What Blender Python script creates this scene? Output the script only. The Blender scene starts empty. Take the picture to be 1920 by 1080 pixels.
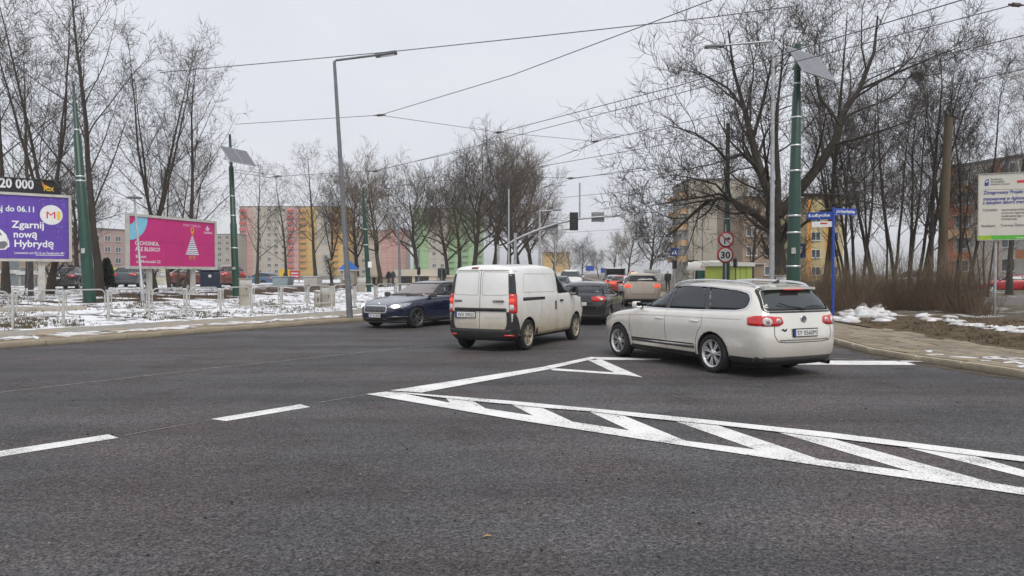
import bpy, bmesh, math, random
import numpy as np
from mathutils import Vector, Matrix
from mathutils.bvhtree import BVHTree

SC = bpy.context.scene
COL = SC.collection
R = math.radians

# ------------------------------------------------------------------ camera
F = 1410.0                      # focal length in pixels of a 1920 px wide picture
PITCH = math.atan(28.0 / F)
CAMZ = 1.65
cam_d = bpy.data.cameras.new('camera')
cam = bpy.data.objects.new('camera', cam_d)
COL.objects.link(cam)
cam_d.sensor_width = 36.0
cam_d.lens = F / 1920.0 * 36.0
cam_d.clip_start = 0.1
cam_d.clip_end = 6000
cam.location = (0, 0, CAMZ)
cam.rotation_euler = (math.pi / 2 - PITCH, 0, 0)
SC.camera = cam

# ------------------------------------------------------------------ overcast winter sky
SUN_EL, SUN_ROT = R(52), R(160)
w = bpy.data.worlds.new('World')
SC.world = w
w.use_nodes = True
nt = w.node_tree
nt.nodes.clear()
wo = nt.nodes.new('ShaderNodeOutputWorld')
bg = nt.nodes.new('ShaderNodeBackground')
sky = nt.nodes.new('ShaderNodeTexSky')
sky.sky_type = 'NISHITA'
sky.sun_disc = False
sky.sun_elevation = SUN_EL
sky.sun_rotation = SUN_ROT
sky.dust_density = 3.0
tc = nt.nodes.new('ShaderNodeTexCoord')
mp = nt.nodes.new('ShaderNodeMapping')
mp.inputs['Scale'].default_value = (1.2, 1.2, 3.0)
nz = nt.nodes.new('ShaderNodeTexNoise')
nz.inputs['Scale'].default_value = 2.2
nz.inputs['Detail'].default_value = 5
nz.inputs['Roughness'].default_value = 0.5
cr = nt.nodes.new('ShaderNodeValToRGB')
cr.color_ramp.elements[0].position = 0.3
cr.color_ramp.elements[0].color = (5.9, 6.15, 6.75, 1)
cr.color_ramp.elements[1].position = 0.75
cr.color_ramp.elements[1].color = (6.75, 6.85, 7.2, 1)
mx = nt.nodes.new('ShaderNodeMixRGB')
mx.inputs['Fac'].default_value = 0.95
nt.links.new(tc.outputs['Generated'], mp.inputs['Vector'])
nt.links.new(mp.outputs['Vector'], nz.inputs['Vector'])
nt.links.new(nz.outputs['Fac'], cr.inputs['Fac'])
nt.links.new(sky.outputs['Color'], mx.inputs['Color1'])
nt.links.new(cr.outputs['Color'], mx.inputs['Color2'])
nt.links.new(mx.outputs['Color'], bg.inputs['Color'])
bg.inputs['Strength'].default_value = 0.1
nt.links.new(bg.outputs['Background'], wo.inputs['Surface'])

sun_d = bpy.data.lights.new('sun', 'SUN')
sun_d.energy = 1.5
sun_d.angle = R(35)
sun_d.color = (1.0, 0.96, 0.9)
sun = bpy.data.objects.new('sun', sun_d)
COL.objects.link(sun)
sun.location = (0, 0, 40)
sun.rotation_euler = (math.pi / 2 - SUN_EL, 0, R(20))

SC.view_settings.view_transform = 'Standard'
SC.view_settings.look = 'None'
SC.view_settings.gamma = 1.0
SC.view_settings.use_curve_mapping = False
SC.view_settings.exposure = 0.38
SC.cycles.max_bounces = 6
SC.cycles.transparent_max_bounces = 12

# ------------------------------------------------------------------ photograph measurements -> places
def ray(px, py):
    x = (px - 960.0) / F
    y = (540.0 - py) / F
    c, s = math.cos(PITCH), math.sin(PITCH)
    return Vector((x, c + y * s, -s + y * c))

def G(px, py, z=0.0):
    """the place at height z seen at a pixel of the photograph"""
    d = ray(px, py)
    t = (z - CAMZ) / d.z
    return Vector((d.x * t, d.y * t, z))

def D(px, py, y):
    """the place at distance y seen at a pixel"""
    d = ray(px, py)
    t = y / d.y
    return Vector((d.x * t, y, CAMZ + d.z * t))

# ------------------------------------------------------------------ materials
MATS = {}

def N(nt, t, **kw):
    n = nt.nodes.new(t)
    for k, v in kw.items():
        if k in n.inputs:
            n.inputs[k].default_value = v
        else:
            setattr(n, k, v)
    return n

def M(name, col, rough=0.6, metal=0.0, var=0.12, scale=6.0, bump=0.0, bscale=60.0, coat=0.0, spec=0.5, detail=4, emit=0.0, dirt=None, dirt_z=(0.15, 0.9), col2=None, stretch=(1, 1, 1)):
    """a Principled material whose colour wanders with a noise; optional road dirt low down"""
    if name in MATS:
        return MATS[name]
    m = bpy.data.materials.new(name)
    m.use_nodes = True
    nt = m.node_tree
    b = nt.nodes['Principled BSDF']
    b.inputs['Roughness'].default_value = rough
    b.inputs['Metallic'].default_value = metal
    b.inputs['Coat Weight'].default_value = coat
    b.inputs['Coat Roughness'].default_value = 0.06
    b.inputs['Specular IOR Level'].default_value = spec
    tc = N(nt, 'ShaderNodeTexCoord')
    mp = N(nt, 'ShaderNodeMapping')
    mp.inputs['Scale'].default_value = stretch
    nt.links.new(tc.outputs['Object'], mp.inputs['Vector'])
    nz = N(nt, 'ShaderNodeTexNoise', Scale=scale, Detail=detail, Roughness=0.6)
    nt.links.new(mp.outputs['Vector'], nz.inputs['Vector'])
    rp = N(nt, 'ShaderNodeValToRGB')
    e = rp.color_ramp.elements
    c2 = col2 if col2 else tuple(min(1, c * (1 + var)) for c in col)
    c1 = col if col2 else tuple(c * (1 - var) for c in col)
    e[0].position, e[1].position = 0.3, 0.7
    e[0].color = (*c1, 1)
    e[1].color = (*c2, 1)
    nt.links.new(nz.outputs['Fac'], rp.inputs['Fac'])
    out = rp.outputs['Color']
    if dirt:
        sx = N(nt, 'ShaderNodeSeparateXYZ')
        nt.links.new(tc.outputs['Object'], sx.inputs[0])
        mr = N(nt, 'ShaderNodeMapRange')
        mr.inputs['From Min'].default_value = dirt_z[1]
        mr.inputs['From Max'].default_value = dirt_z[0]
        nt.links.new(sx.outputs['Z'], mr.inputs['Value'])
        n2 = N(nt, 'ShaderNodeTexNoise', Scale=3.5, Detail=6, Roughness=0.65)
        nt.links.new(tc.outputs['Object'], n2.inputs['Vector'])
        ma = N(nt, 'ShaderNodeMath', operation='MULTIPLY_ADD')
        nt.links.new(n2.outputs['Fac'], ma.inputs[0])
        ma.inputs[1].default_value = 0.9
        ma.inputs[2].default_value = -0.25
        mm = N(nt, 'ShaderNodeMath', operation='MULTIPLY', use_clamp=True)
        ad = N(nt, 'ShaderNodeMath', operation='ADD')
        nt.links.new(mr.outputs['Result'], ad.inputs[0])
        nt.links.new(ma.outputs[0], ad.inputs[1])
        nt.links.new(mr.outputs['Result'], mm.inputs[0])
        nt.links.new(ad.outputs[0], mm.inputs[1])
        mix = N(nt, 'ShaderNodeMixRGB')
        mix.inputs['Color2'].default_value = (*dirt, 1)
        nt.links.new(mm.outputs[0], mix.inputs['Fac'])
        nt.links.new(out, mix.inputs['Color1'])
        out = mix.outputs['Color']
        mr2 = N(nt, 'ShaderNodeMapRange')
        mr2.inputs['To Min'].default_value = rough
        mr2.inputs['To Max'].default_value = 0.85
        nt.links.new(mm.outputs[0], mr2.inputs['Value'])
        nt.links.new(mr2.outputs['Result'], b.inputs['Roughness'])
        mr3 = N(nt, 'ShaderNodeMapRange')
        mr3.inputs['To Min'].default_value = coat
        mr3.inputs['To Max'].default_value = 0.0
        nt.links.new(mm.outputs[0], mr3.inputs['Value'])
        nt.links.new(mr3.outputs['Result'], b.inputs['Coat Weight'])
    nt.links.new(out, b.inputs['Base Color'])
    if emit:
        nt.links.new(out, b.inputs['Emission Color'])
        b.inputs['Emission Strength'].default_value = emit
    if bump:
        n3 = N(nt, 'ShaderNodeTexNoise', Scale=bscale, Detail=5, Roughness=0.65)
        nt.links.new(mp.outputs['Vector'], n3.inputs['Vector'])
        bp = N(nt, 'ShaderNodeBump', Strength=bump, Distance=0.02)
        nt.links.new(n3.outputs['Fac'], bp.inputs['Height'])
        nt.links.new(bp.outputs['Normal'], b.inputs['Normal'])
    MATS[name] = m
    return m

def glass_mat(name, tint, refl=1.0, body=None, body_fac=0.0):
    if name in MATS:
        return MATS[name]
    m = bpy.data.materials.new(name)
    m.use_nodes = True
    nt = m.node_tree
    nt.nodes.clear()
    o = N(nt, 'ShaderNodeOutputMaterial')
    tr = N(nt, 'ShaderNodeBsdfTransparent')
    tr.inputs['Color'].default_value = (*tint, 1)
    first = tr.outputs[0]
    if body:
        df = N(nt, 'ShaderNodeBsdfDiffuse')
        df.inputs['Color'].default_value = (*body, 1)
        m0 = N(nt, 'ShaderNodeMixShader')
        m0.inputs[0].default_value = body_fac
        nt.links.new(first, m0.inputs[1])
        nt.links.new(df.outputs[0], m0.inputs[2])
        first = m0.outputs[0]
    gl = N(nt, 'ShaderNodeBsdfGlossy')
    gl.inputs['Roughness'].default_value = 0.03
    gl.inputs['Color'].default_value = (0.9 * refl, 0.93 * refl, 0.95 * refl, 1)
    fr = N(nt, 'ShaderNodeFresnel')
    fr.inputs['IOR'].default_value = 1.85
    ms = N(nt, 'ShaderNodeMixShader')
    nt.links.new(fr.outputs[0], ms.inputs[0])
    nt.links.new(first, ms.inputs[1])
    nt.links.new(gl.outputs[0], ms.inputs[2])
    nt.links.new(ms.outputs[0], o.inputs['Surface'])
    MATS[name] = m
    return m

# ------------------------------------------------------------------ objects
def tag(o, label=None, cat=None, group=None, kind=None):
    if label: o['label'] = label
    if cat: o['category'] = cat
    if group: o['group'] = group
    if kind: o['kind'] = kind
    return o

def link(o, parent=None):
    COL.objects.link(o)
    if parent is not None:
        o.parent = parent
    return o

def thing(name, label, cat, loc=(0, 0, 0), rz=0.0, group=None):
    o = bpy.data.objects.new(name, None)
    COL.objects.link(o)
    o.location = loc
    o.rotation_euler = (0, 0, rz)
    o.empty_display_size = 0.2
    return tag(o, label, cat, group)

def kids(o):
    return [c for c in bpy.data.objects if c.parent is o]

KIDS = {}
def copy_tree(o, parent=None):
    c = o.copy()
    COL.objects.link(c)
    if parent is not None:
        c.parent = parent
    for ch in o.children:
        copy_tree(ch, c)
    return c

def obj(name, me, parent=None):
    return link(bpy.data.objects.new(name, me), parent)

class MB:
    """collects simple solids into one mesh"""
    def __init__(s):
        s.v, s.f, s.m = [], [], []
        s.mi = 0
        s.smooth = []
    def add(s, vs, fs, smooth=False):
        o = len(s.v)
        s.v += [tuple(p) for p in vs]
        for f in fs:
            s.f.append(tuple(i + o for i in f))
            s.m.append(s.mi)
            s.smooth.append(smooth)
        return s
    def box(s, c, size, rz=0.0, mat=None):
        x, y, z = size[0] / 2, size[1] / 2, size[2] / 2
        vs = [Vector((i * x, j * y, k * z)) for i in (-1, 1) for j in (-1, 1) for k in (-1, 1)]
        mtx = mat if mat is not None else Matrix.Rotation(rz, 3, 'Z')
        vs = [mtx @ v + Vector(c) for v in vs]
        return s.add(vs, [(0, 1, 3, 2), (4, 6, 7, 5), (0, 4, 5, 1), (2, 3, 7, 6), (0, 2, 6, 4), (1, 5, 7, 3)])
    def tube(s, pts, r, n=8, caps=True):
        pts = [Vector(p) for p in pts]
        rr = r if isinstance(r, (list, tuple)) else [r] * len(pts)
        vs, fs = [], []
        up = None
        for i, p in enumerate(pts):
            a = pts[max(i - 1, 0)]
            b = pts[min(i + 1, len(pts) - 1)]
            t = (b - a).normalized()
            if up is None:
                up = Vector((0, 0, 1)) if abs(t.z) < 0.9 else Vector((1, 0, 0))
            u = t.cross(up).normalized()
            v = u.cross(t).normalized()
            up = v
            for k in range(n):
                an = 2 * math.pi * k / n
                vs.append(p + (u * math.cos(an) + v * math.sin(an)) * rr[i])
        for i in range(len(pts) - 1):
            for k in range(n):
                k2 = (k + 1) % n
                fs.append((i * n + k, i * n + k2, (i + 1) * n + k2, (i + 1) * n + k))
        s.add(vs, fs, True)
        if caps:
            o = len(pts) * n
            s.add(vs[:n], [tuple(range(n - 1, -1, -1))])
            s.add(vs[-n:], [tuple(range(n))])
        return s
    def lathe(s, prof, n=24, axis='Z', c=(0, 0, 0), smooth=True):
        vs, fs = [], []
        for (r, h) in prof:
            for k in range(n):
                a = 2 * math.pi * k / n
                x, y = r * math.cos(a), r * math.sin(a)
                p = (x, y, h) if axis == 'Z' else ((x, h, y) if axis == 'Y' else (h, x, y))
                vs.append((p[0] + c[0], p[1] + c[1], p[2] + c[2]))
        for i in range(len(prof) - 1):
            for k in range(n):
                k2 = (k + 1) % n
                fs.append((i * n + k, i * n + k2, (i + 1) * n + k2, (i + 1) * n + k))
        return s.add(vs, fs, smooth)
    def prism(s, poly, h0, h1, frame=None):
        """poly: 2D outline; frame: 4x4 placing (u, v, h)"""
        fr = frame or Matrix.Identity(4)
        n = len(poly)
        vs = [fr @ Vector((p[0], p[1], h0)) for p in poly] + [fr @ Vector((p[0], p[1], h1)) for p in poly]
        fs = [tuple(range(n - 1, -1, -1)), tuple(range(n, 2 * n))]
        fs += [(i, (i + 1) % n, n + (i + 1) % n, n + i) for i in range(n)]
        return s.add(vs, fs)
    def mesh(s, name, mats):
        me = bpy.data.meshes.new(name)
        me.from_pydata(s.v, [], s.f)
        for m in (mats if isinstance(mats, (list, tuple)) else [mats]):
            me.materials.append(m)
        me.polygons.foreach_set('material_index', s.m)
        me.polygons.foreach_set('use_smooth', s.smooth)
        me.update()
        return me
    def build(s, name, mats, parent=None):
        return obj(name, s.mesh(name, mats), parent)

def bevel_box(name, size, mat, bev=0.02, seg=2, parent=None, loc=(0, 0, 0)):
    bm = bmesh.new()
    bmesh.ops.create_cube(bm, size=1.0)
    bmesh.ops.scale(bm, vec=size, verts=bm.verts)
    bmesh.ops.bevel(bm, geom=bm.edges[:], offset=bev, segments=seg, affect='EDGES', profile=0.6)
    me = bpy.data.meshes.new(name)
    bm.to_mesh(me)
    bm.free()
    me.polygons.foreach_set('use_smooth', [seg > 2] * len(me.polygons))
    me.materials.append(mat)
    o = obj(name, me, parent)
    o.location = loc
    return o

def eval_mesh(o, name):
    dg = bpy.context.evaluated_depsgraph_get()
    dg.update()
    me = bpy.data.meshes.new_from_object(o.evaluated_get(dg))
    me.name = name
    return me

TXT = {}
def text(body, size, mat, name='lettering', parent=None, mtx=None, bold=0.0, align='LEFT', width=None, extrude=0.002, xs=1.0):
    """flat lettering as a mesh, standing in the local XZ plane facing -Y unless mtx says otherwise"""
    cu = bpy.data.curves.new(name, 'FONT')
    cu.body = body
    cu.size = size
    cu.align_x = align
    cu.offset = bold
    cu.extrude = extrude
    cu.resolution_u = 2
    t = bpy.data.objects.new('tmp_text', cu)
    COL.objects.link(t)
    me = eval_mesh(t, name)
    bpy.data.objects.remove(t)
    bpy.data.curves.remove(cu)
    sx = xs
    if width:
        xs_ = [v.co.x for v in me.vertices]
        wd = max(xs_) - min(xs_) if xs_ else 1
        sx = width / wd
    T = Matrix.Rotation(math.pi / 2, 4, 'X') @ Matrix.Diagonal((sx, 1, 1, 1))
    if mtx is not None:
        T = mtx @ T
    me.transform(T)
    me.materials.clear()
    me.materials.append(mat)
    return obj(name, me, parent)
# ------------------------------------------------------------------ ground materials
def asphalt_mat():
    m = bpy.data.materials.new('asphalt')
    m.use_nodes = True
    nt = m.node_tree
    b = nt.nodes['Principled BSDF']
    tc = N(nt, 'ShaderNodeTexCoord')
    P = tc.outputs['Object']
    def noise(sc, det=4, ro=0.6):
        n = N(nt, 'ShaderNodeTexNoise', Scale=sc, Detail=det, Roughness=ro)
        nt.links.new(P, n.inputs['Vector'])
        return n.outputs['Fac']
    def ramp(src, p0, c0, p1, c1):
        r = N(nt, 'ShaderNodeValToRGB')
        e = r.color_ramp.elements
        e[0].position, e[0].color = p0, (*c0, 1)
        e[1].position, e[1].color = p1, (*c1, 1)
        nt.links.new(src, r.inputs['Fac'])
        return r.outputs['Color']
    def mult(a, bb, f=1.0, typ='MULTIPLY'):
        x = N(nt, 'ShaderNodeMixRGB', blend_type=typ)
        x.inputs['Fac'].default_value = f
        nt.links.new(a, x.inputs['Color1'])
        nt.links.new(bb, x.inputs['Color2'])
        return x.outputs['Color']
    base = ramp(noise(0.16, 6, 0.66), 0.36, (0.052, 0.049, 0.047), 0.66, (0.080, 0.076, 0.075))
    warm = ramp(noise(0.45, 4), 0.42, (0.97, 0.99, 1.03), 0.66, (1.16, 1.03, 1.02))
    c = mult(base, warm)
    # stones in the wearing course
    vo = N(nt, 'ShaderNodeTexVoronoi', Scale=72.0)
    nt.links.new(P, vo.inputs['Vector'])
    sp = N(nt, 'ShaderNodeSeparateColor')
    nt.links.new(vo.outputs['Color'], sp.inputs[0])
    st = ramp(sp.outputs[0], 0.05, (0.42, 0.42, 0.43), 0.95, (1.75, 1.72, 1.7))
    c = mult(c, st)
    fine = ramp(noise(38, 3, 0.7), 0.32, (0.62, 0.62, 0.62), 0.7, (1.4, 1.4, 1.4))
    c = mult(c, fine)
    # open pores between the stones
    vp = N(nt, 'ShaderNodeTexVoronoi', Scale=26.0)
    vp.inputs['Randomness'].default_value = 1.0
    nt.links.new(P, vp.inputs['Vector'])
    pit = ramp(vp.outputs['Distance'], 0.10, (0.30, 0.29, 0.28), 0.30, (1.06, 1.06, 1.06))
    c = mult(c, pit)
    n9 = ramp(noise(17, 3, 0.75), 0.36, (0.72, 0.72, 0.72), 0.66, (1.28, 1.28, 1.28))
    c = mult(c, n9)
    # damp and oil-darkened patches
    c = mult(c, ramp(noise(0.75, 6, 0.7), 0.32, (0.66, 0.65, 0.64), 0.46, (1.0, 1.0, 1.0)))
    # tyre-polished streaks along the road and dried salt
    mp = N(nt, 'ShaderNodeMapping')
    mp.inputs['Rotation'].default_value = (0, 0, R(57))
    mp.inputs['Scale'].default_value = (0.12, 1.1, 1)
    nt.links.new(P, mp.inputs['Vector'])
    ns = N(nt, 'ShaderNodeTexNoise', Scale=1.0, Detail=5, Roughness=0.6)
    nt.links.new(mp.outputs[0], ns.inputs['Vector'])
    stk = ramp(ns.outputs['Fac'], 0.34, (0.70, 0.70, 0.71), 0.72, (1.34, 1.34, 1.37))
    c = mult(c, stk)
    nt.links.new(c, b.inputs['Base Color'])
    rr = ramp(noise(0.9, 4), 0.35, (0.62, 0.62, 0.62), 0.7, (0.82, 0.82, 0.82))
    nt.links.new(rr, b.inputs['Roughness'])
    b.inputs['Specular IOR Level'].default_value = 0.35
    bp = N(nt, 'ShaderNodeBump', Strength=0.8, Distance=0.006)
    nt.links.new(vo.outputs['Distance'], bp.inputs['Height'])
    bp.invert = True
    b2 = N(nt, 'ShaderNodeBump', Strength=0.35, Distance=0.012)
    nt.links.new(noise(24, 4, 0.7), b2.inputs['Height'])
    nt.links.new(bp.outputs['Normal'], b2.inputs['Normal'])
    nt.links.new(b2.outputs['Normal'], b.inputs['Normal'])
    return m

def mix_ground(name, ca, cb, scale, p0, p1, bump=0.5, rough=0.9, stretch=(1, 1, 1), grain=40, bscale=9, detail=7):
    """two ground covers that share a surface: cb shows where the noise is high"""
    m = bpy.data.materials.new(name)
    m.use_nodes = True
    nt = m.node_tree
    b = nt.nodes['Principled BSDF']
    b.inputs['Roughness'].default_value = rough
    b.inputs['Specular IOR Level'].default_value = 0.2
    tc = N(nt, 'ShaderNodeTexCoord')
    mp = N(nt, 'ShaderNodeMapping')
    mp.inputs['Scale'].default_value = stretch
    nt.links.new(tc.outputs['Object'], mp.inputs['Vector'])
    n1 = N(nt, 'ShaderNodeTexNoise', Scale=scale, Detail=detail, Roughness=0.68)
    nt.links.new(mp.outputs[0], n1.inputs['Vector'])
    r = N(nt, 'ShaderNodeValToRGB')
    e = r.color_ramp.elements
    e[0].position, e[1].position = p0, p1
    e[0].color = (0, 0, 0, 1)
    e[1].color = (1, 1, 1, 1)
    nt.links.new(n1.outputs['Fac'], r.inputs['Fac'])
    n2 = N(nt, 'ShaderNodeTexNoise', Scale=grain, Detail=4, Roughness=0.7)
    nt.links.new(tc.outputs['Object'], n2.inputs['Vector'])
    g = N(nt, 'ShaderNodeValToRGB')
    g.color_ramp.elements[0].position = 0.3
    g.color_ramp.elements[0].color = (0.6, 0.6, 0.6, 1)
    g.color_ramp.elements[1].position = 0.7
    g.color_ramp.elements[1].color = (1.35, 1.35, 1.35, 1)
    nt.links.new(n2.outputs['Fac'], g.inputs['Fac'])
    ma = N(nt, 'ShaderNodeMixRGB', blend_type='MULTIPLY')
    ma.inputs['Fac'].default_value = 1
    ma.inputs['Color1'].default_value = (*ca, 1)
    nt.links.new(g.outputs['Color'], ma.inputs['Color2'])
    x = N(nt, 'ShaderNodeMixRGB')
    nt.links.new(r.outputs['Color'], x.inputs['Fac'])
    nt.links.new(ma.outputs['Color'], x.inputs['Color1'])
    x.inputs['Color2'].default_value = (*cb, 1)
    nt.links.new(x.outputs['Color'], b.inputs['Base Color'])
    n3 = N(nt, 'ShaderNodeTexNoise', Scale=bscale, Detail=6, Roughness=0.7)
    nt.links.new(mp.outputs[0], n3.inputs['Vector'])
    ad = N(nt, 'ShaderNodeMath', operation='MULTIPLY_ADD')
    nt.links.new(r.outputs['Color'], ad.inputs[0])
    ad.inputs[1].default_value = 0.5
    nt.links.new(n3.outputs['Fac'], ad.inputs[2])
    bp = N(nt, 'ShaderNodeBump', Strength=bump, Distance=0.06)
    nt.links.new(ad.outputs[0], bp.inputs['Height'])
    nt.links.new(bp.outputs['Normal'], b.inputs['Normal'])
    MATS[name] = m
    return m

SNOW = (0.80, 0.81, 0.84)
m_asphalt = asphalt_mat()
m_snowlawn = mix_ground('snowy_grass', (0.075, 0.062, 0.038), SNOW, 1.5, 0.40, 0.47, bump=0.7, stretch=(0.8, 1.4, 1))
m_snowverge = mix_ground('snowy_dirt', (0.17, 0.13, 0.085), SNOW, 1.3, 0.49, 0.55, bump=0.7, stretch=(1, 1, 1))
m_dirt = mix_ground('sandy_dirt', (0.20, 0.15, 0.10), (0.30, 0.25, 0.19), 2.0, 0.4, 0.65, bump=0.5)
m_soil = mix_ground('turned_soil', (0.095, 0.066, 0.040), (0.15, 0.11, 0.068), 2.2, 0.4, 0.62, bump=1.0, grain=14, bscale=5)
m_bed = mix_ground('soil_bed', (0.075, 0.048, 0.032), SNOW, 0.9, 0.60, 0.66, bump=0.9, grain=14)
m_pave = mix_ground('gritty_paving', (0.20, 0.165, 0.12), (0.31, 0.265, 0.21), 1.6, 0.38, 0.62, bump=0.4)
m_pavegrey = mix_ground('grey_paving', (0.25, 0.24, 0.215), (0.34, 0.32, 0.29), 1.6, 0.38, 0.62, bump=0.3)
m_farground = mix_ground('wintry_ground', (0.11, 0.095, 0.065), (0.6, 0.6, 0.62), 0.5, 0.55, 0.64, bump=0.5)
m_lot = mix_ground('old_tarmac', (0.15, 0.14, 0.13), (0.45, 0.45, 0.46), 0.4, 0.60, 0.70, bump=0.3)
m_kerb = M('kerb_concrete', (0.40, 0.345, 0.255), 0.85, var=0.25, scale=4, bump=0.4, bscale=30, dirt=(0.13, 0.11, 0.085), dirt_z=(0.02, 0.15))
m_snow = M('heaped_snow', (0.42, 0.39, 0.35), 0.8, scale=2.6, detail=7, bump=0.8, bscale=14, col2=(0.80, 0.81, 0.84))

def paint_mat():
    m = bpy.data.materials.new('road_paint')
    m.use_nodes = True
    nt = m.node_tree
    b = nt.nodes['Principled BSDF']
    b.inputs['Roughness'].default_value = 0.7
    tc = N(nt, 'ShaderNodeTexCoord')
    n1 = N(nt, 'ShaderNodeTexNoise', Scale=55, Detail=5, Roughness=0.75)
    n2 = N(nt, 'ShaderNodeTexNoise', Scale=1.8, Detail=5, Roughness=0.65)
    for n in (n1, n2):
        nt.links.new(tc.outputs['Object'], n.inputs['Vector'])
    ad = N(nt, 'ShaderNodeMath', operation='MULTIPLY_ADD')
    nt.links.new(n2.outputs['Fac'], ad.inputs[0])
    ad.inputs[1].default_value = 0.5
    nt.links.new(n1.outputs['Fac'], ad.inputs[2])
    r = N(nt, 'ShaderNodeValToRGB')
    e = r.color_ramp.elements
    e[0].position, e[0].color = 0.60, (0.16, 0.155, 0.15, 1)
    e[1].position, e[1].color = 0.72, (0.74, 0.73, 0.715, 1)
    k = e.new(0.9)
    k.color = (0.84, 0.835, 0.825, 1)
    nt.links.new(ad.outputs[0], r.inputs['Fac'])
    nt.links.new(r.outputs['Color'], b.inputs['Base Color'])
    bp = N(nt, 'ShaderNodeBump', Strength=0.3, Distance=0.004)
    nt.links.new(n1.outputs['Fac'], bp.inputs['Height'])
    nt.links.new(bp.outputs['Normal'], b.inputs['Normal'])
    return m
m_paint = paint_mat()
m_chalk = M('faint_chalk', (0.09, 0.086, 0.083), 0.85, col2=(0.34, 0.33, 0.32), scale=9, detail=6)

# ------------------------------------------------------------------ kerb lines
K1, K2 = G(0, 654).to_2d(), G(690, 601).to_2d()
kd = (K2 - K1).normalized()
KL = [K1 - kd * 60, K1 - kd * 12, K1, K1.lerp(K2, 0.5), K2, K2 + Vector((1.6, 3.4)), K2 + Vector((2.4, 7.0)), Vector((-1.6, 42)), Vector((-0.3, 60)), Vector((2.2, 100)), Vector((23, 400))]
KR = [Vector((70, -26)), Vector((25, 1.8)), Vector((14, 8.0)), G(1920, 711).to_2d(), G(1800, 692).to_2d(), G(1722, 681).to_2d() + Vector((0, 0.1)), Vector((7.25, 15.3)), Vector((7.5, 18)), Vector((7.9, 25)), Vector((8.6, 36)), Vector((10, 60)), Vector((12.6, 100)), Vector((33.6, 400))]

def poly_len(P):
    return sum((P[i + 1] - P[i]).length for i in range(len(P) - 1))

def resample(P, step, y_max=1e9):
    out = [P[0]]
    for i in range(len(P) - 1):
        L = (P[i + 1] - P[i]).length
        st = step if P[i].y < y_max else max(step, L / 8)
        n = max(1, round(L / st))
        out += [P[i].lerp(P[i + 1], (k + 1) / n) for k in range(n)]
    return out

def seg_dist(p, P):
    best = 1e9
    for i in range(len(P) - 1):
        a, b = P[i], P[i + 1]
        d = b - a
        t = max(0, min(1, (p - a).dot(d) / d.length_squared))
        best = min(best, (p - a - d * t).length)
    return best

def hL(x, y):
    s = seg_dist(Vector((x, y)), KL)
    if s < 3.6:
        return 0.125
    return 0.125 + min(0.5, 0.042 * (s - 3.6)) + 0.03 * math.sin(x * 0.7 + y * 0.4) * min(1, (s - 3.6) / 3)

def hR(x, y):
    s = seg_dist(Vector((x, y)), KR)
    if s < 2.7:
        return 0.13
    k = min(1, (s - 2.7) / 3)
    return 0.13 + 0.10 * k + 0.035 * k * math.sin(x * 1.3) * math.cos(y * 0.9)

def sheet(name, pts, z, mat, kind='structure'):
    me = bpy.data.meshes.new(name)
    me.from_pydata([(p[0], p[1], z) for p in pts], [], [tuple(range(len(pts)))])
    me.materials.append(mat)
    o = obj(name, me)
    return tag(o, kind=kind)

sheet('ground', [(-1500, -400), (1500, -400), (1500, 3200), (-1500, 3200)], -0.06, m_farground)
road = sheet('road', KL + KR[::-1] , 0.0, m_asphalt)

def terrain(name, K, dvec, cols, hfun, matfun, mats, step=0.6, seed=1, amp=0.02):
    rng = random.Random(seed)
    rows = resample(K, step, 55)
    v, f, mi = [], [], []
    nc = len(cols)
    for p in rows:
        for s in cols:
            q = p + dvec * s
            v.append((q.x, q.y, hfun(q.x, q.y) + (rng.uniform(-amp, amp) if s > cols[0] + 0.01 else 0)))
    for i in range(len(rows) - 1):
        for j in range(nc - 1):
            a = i * nc + j
            f.append((a, a + 1, a + nc + 1, a + nc))
            cx = sum(v[k][0] for k in f[-1]) / 4
            cy = sum(v[k][1] for k in f[-1]) / 4
            mi.append(matfun(cx, cy, cols[j], rng))
    me = bpy.data.meshes.new(name)
    me.from_pydata(v, [], f)
    for m in mats:
        me.materials.append(m)
    me.polygons.foreach_set('material_index', mi)
    me.polygons.foreach_set('use_smooth', [True] * len(f))
    o = obj(name, me)
    return tag(o, kind='structure')

DL = Vector((-0.94, 0.34))
DR = Vector((0.9, 0.43))
terrain('verge', KL, DL, [0.155, 0.5, 0.95, 1.25, 1.5], lambda x, y: 0.115, lambda x, y, s, r: 0 if s < 0.9 + r.uniform(-.2, .2) else 1, [m_dirt, m_snowverge], amp=0.012)
pavement_left = terrain('pavement', KL, DL, [1.5, 2.0, 2.5, 3.0, 3.6], lambda x, y: 0.100, lambda x, y, s, r: 0, [m_pavegrey], amp=0.0)
def lawn_mat(x, y, s, r):
    if x > -17.5 + r.uniform(-2, 2) and 11.5 + r.uniform(-1, 1) < s < 21:
        return 1
    if s > (33 if x < -22 else 21) + r.uniform(-1, 1):
        return 2
    return 0
lawn_cols = [3.6, 3.9, 4.3, 4.8, 5.4, 6, 6.7, 7.5, 8.4, 9.4, 10.5, 11.6, 12.8, 14, 15.5, 17, 19, 21, 24, 28, 33, 45, 70, 120, 300]
terrain('lawn', KL, DL, lawn_cols, hL, lawn_mat, [m_snowlawn, m_bed, m_lot], step=0.7, seed=4, amp=0.035)
pavement_right = terrain('pavement', KR, DR, [0.155, 0.8, 1.5, 2.1, 2.7], lambda x, y: 0.105, lambda x, y, s, r: 0, [m_pave], amp=0.0)
def soil_mat(x, y, s, r):
    if y > 27.5 + r.uniform(-.6, .6) - max(0, (x - 12.5)) * 1.7 and s > 4:
        return 1 if (y < 33 and x < 26) else (2 if 33 < y < 46 else 1)
    return 0
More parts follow.
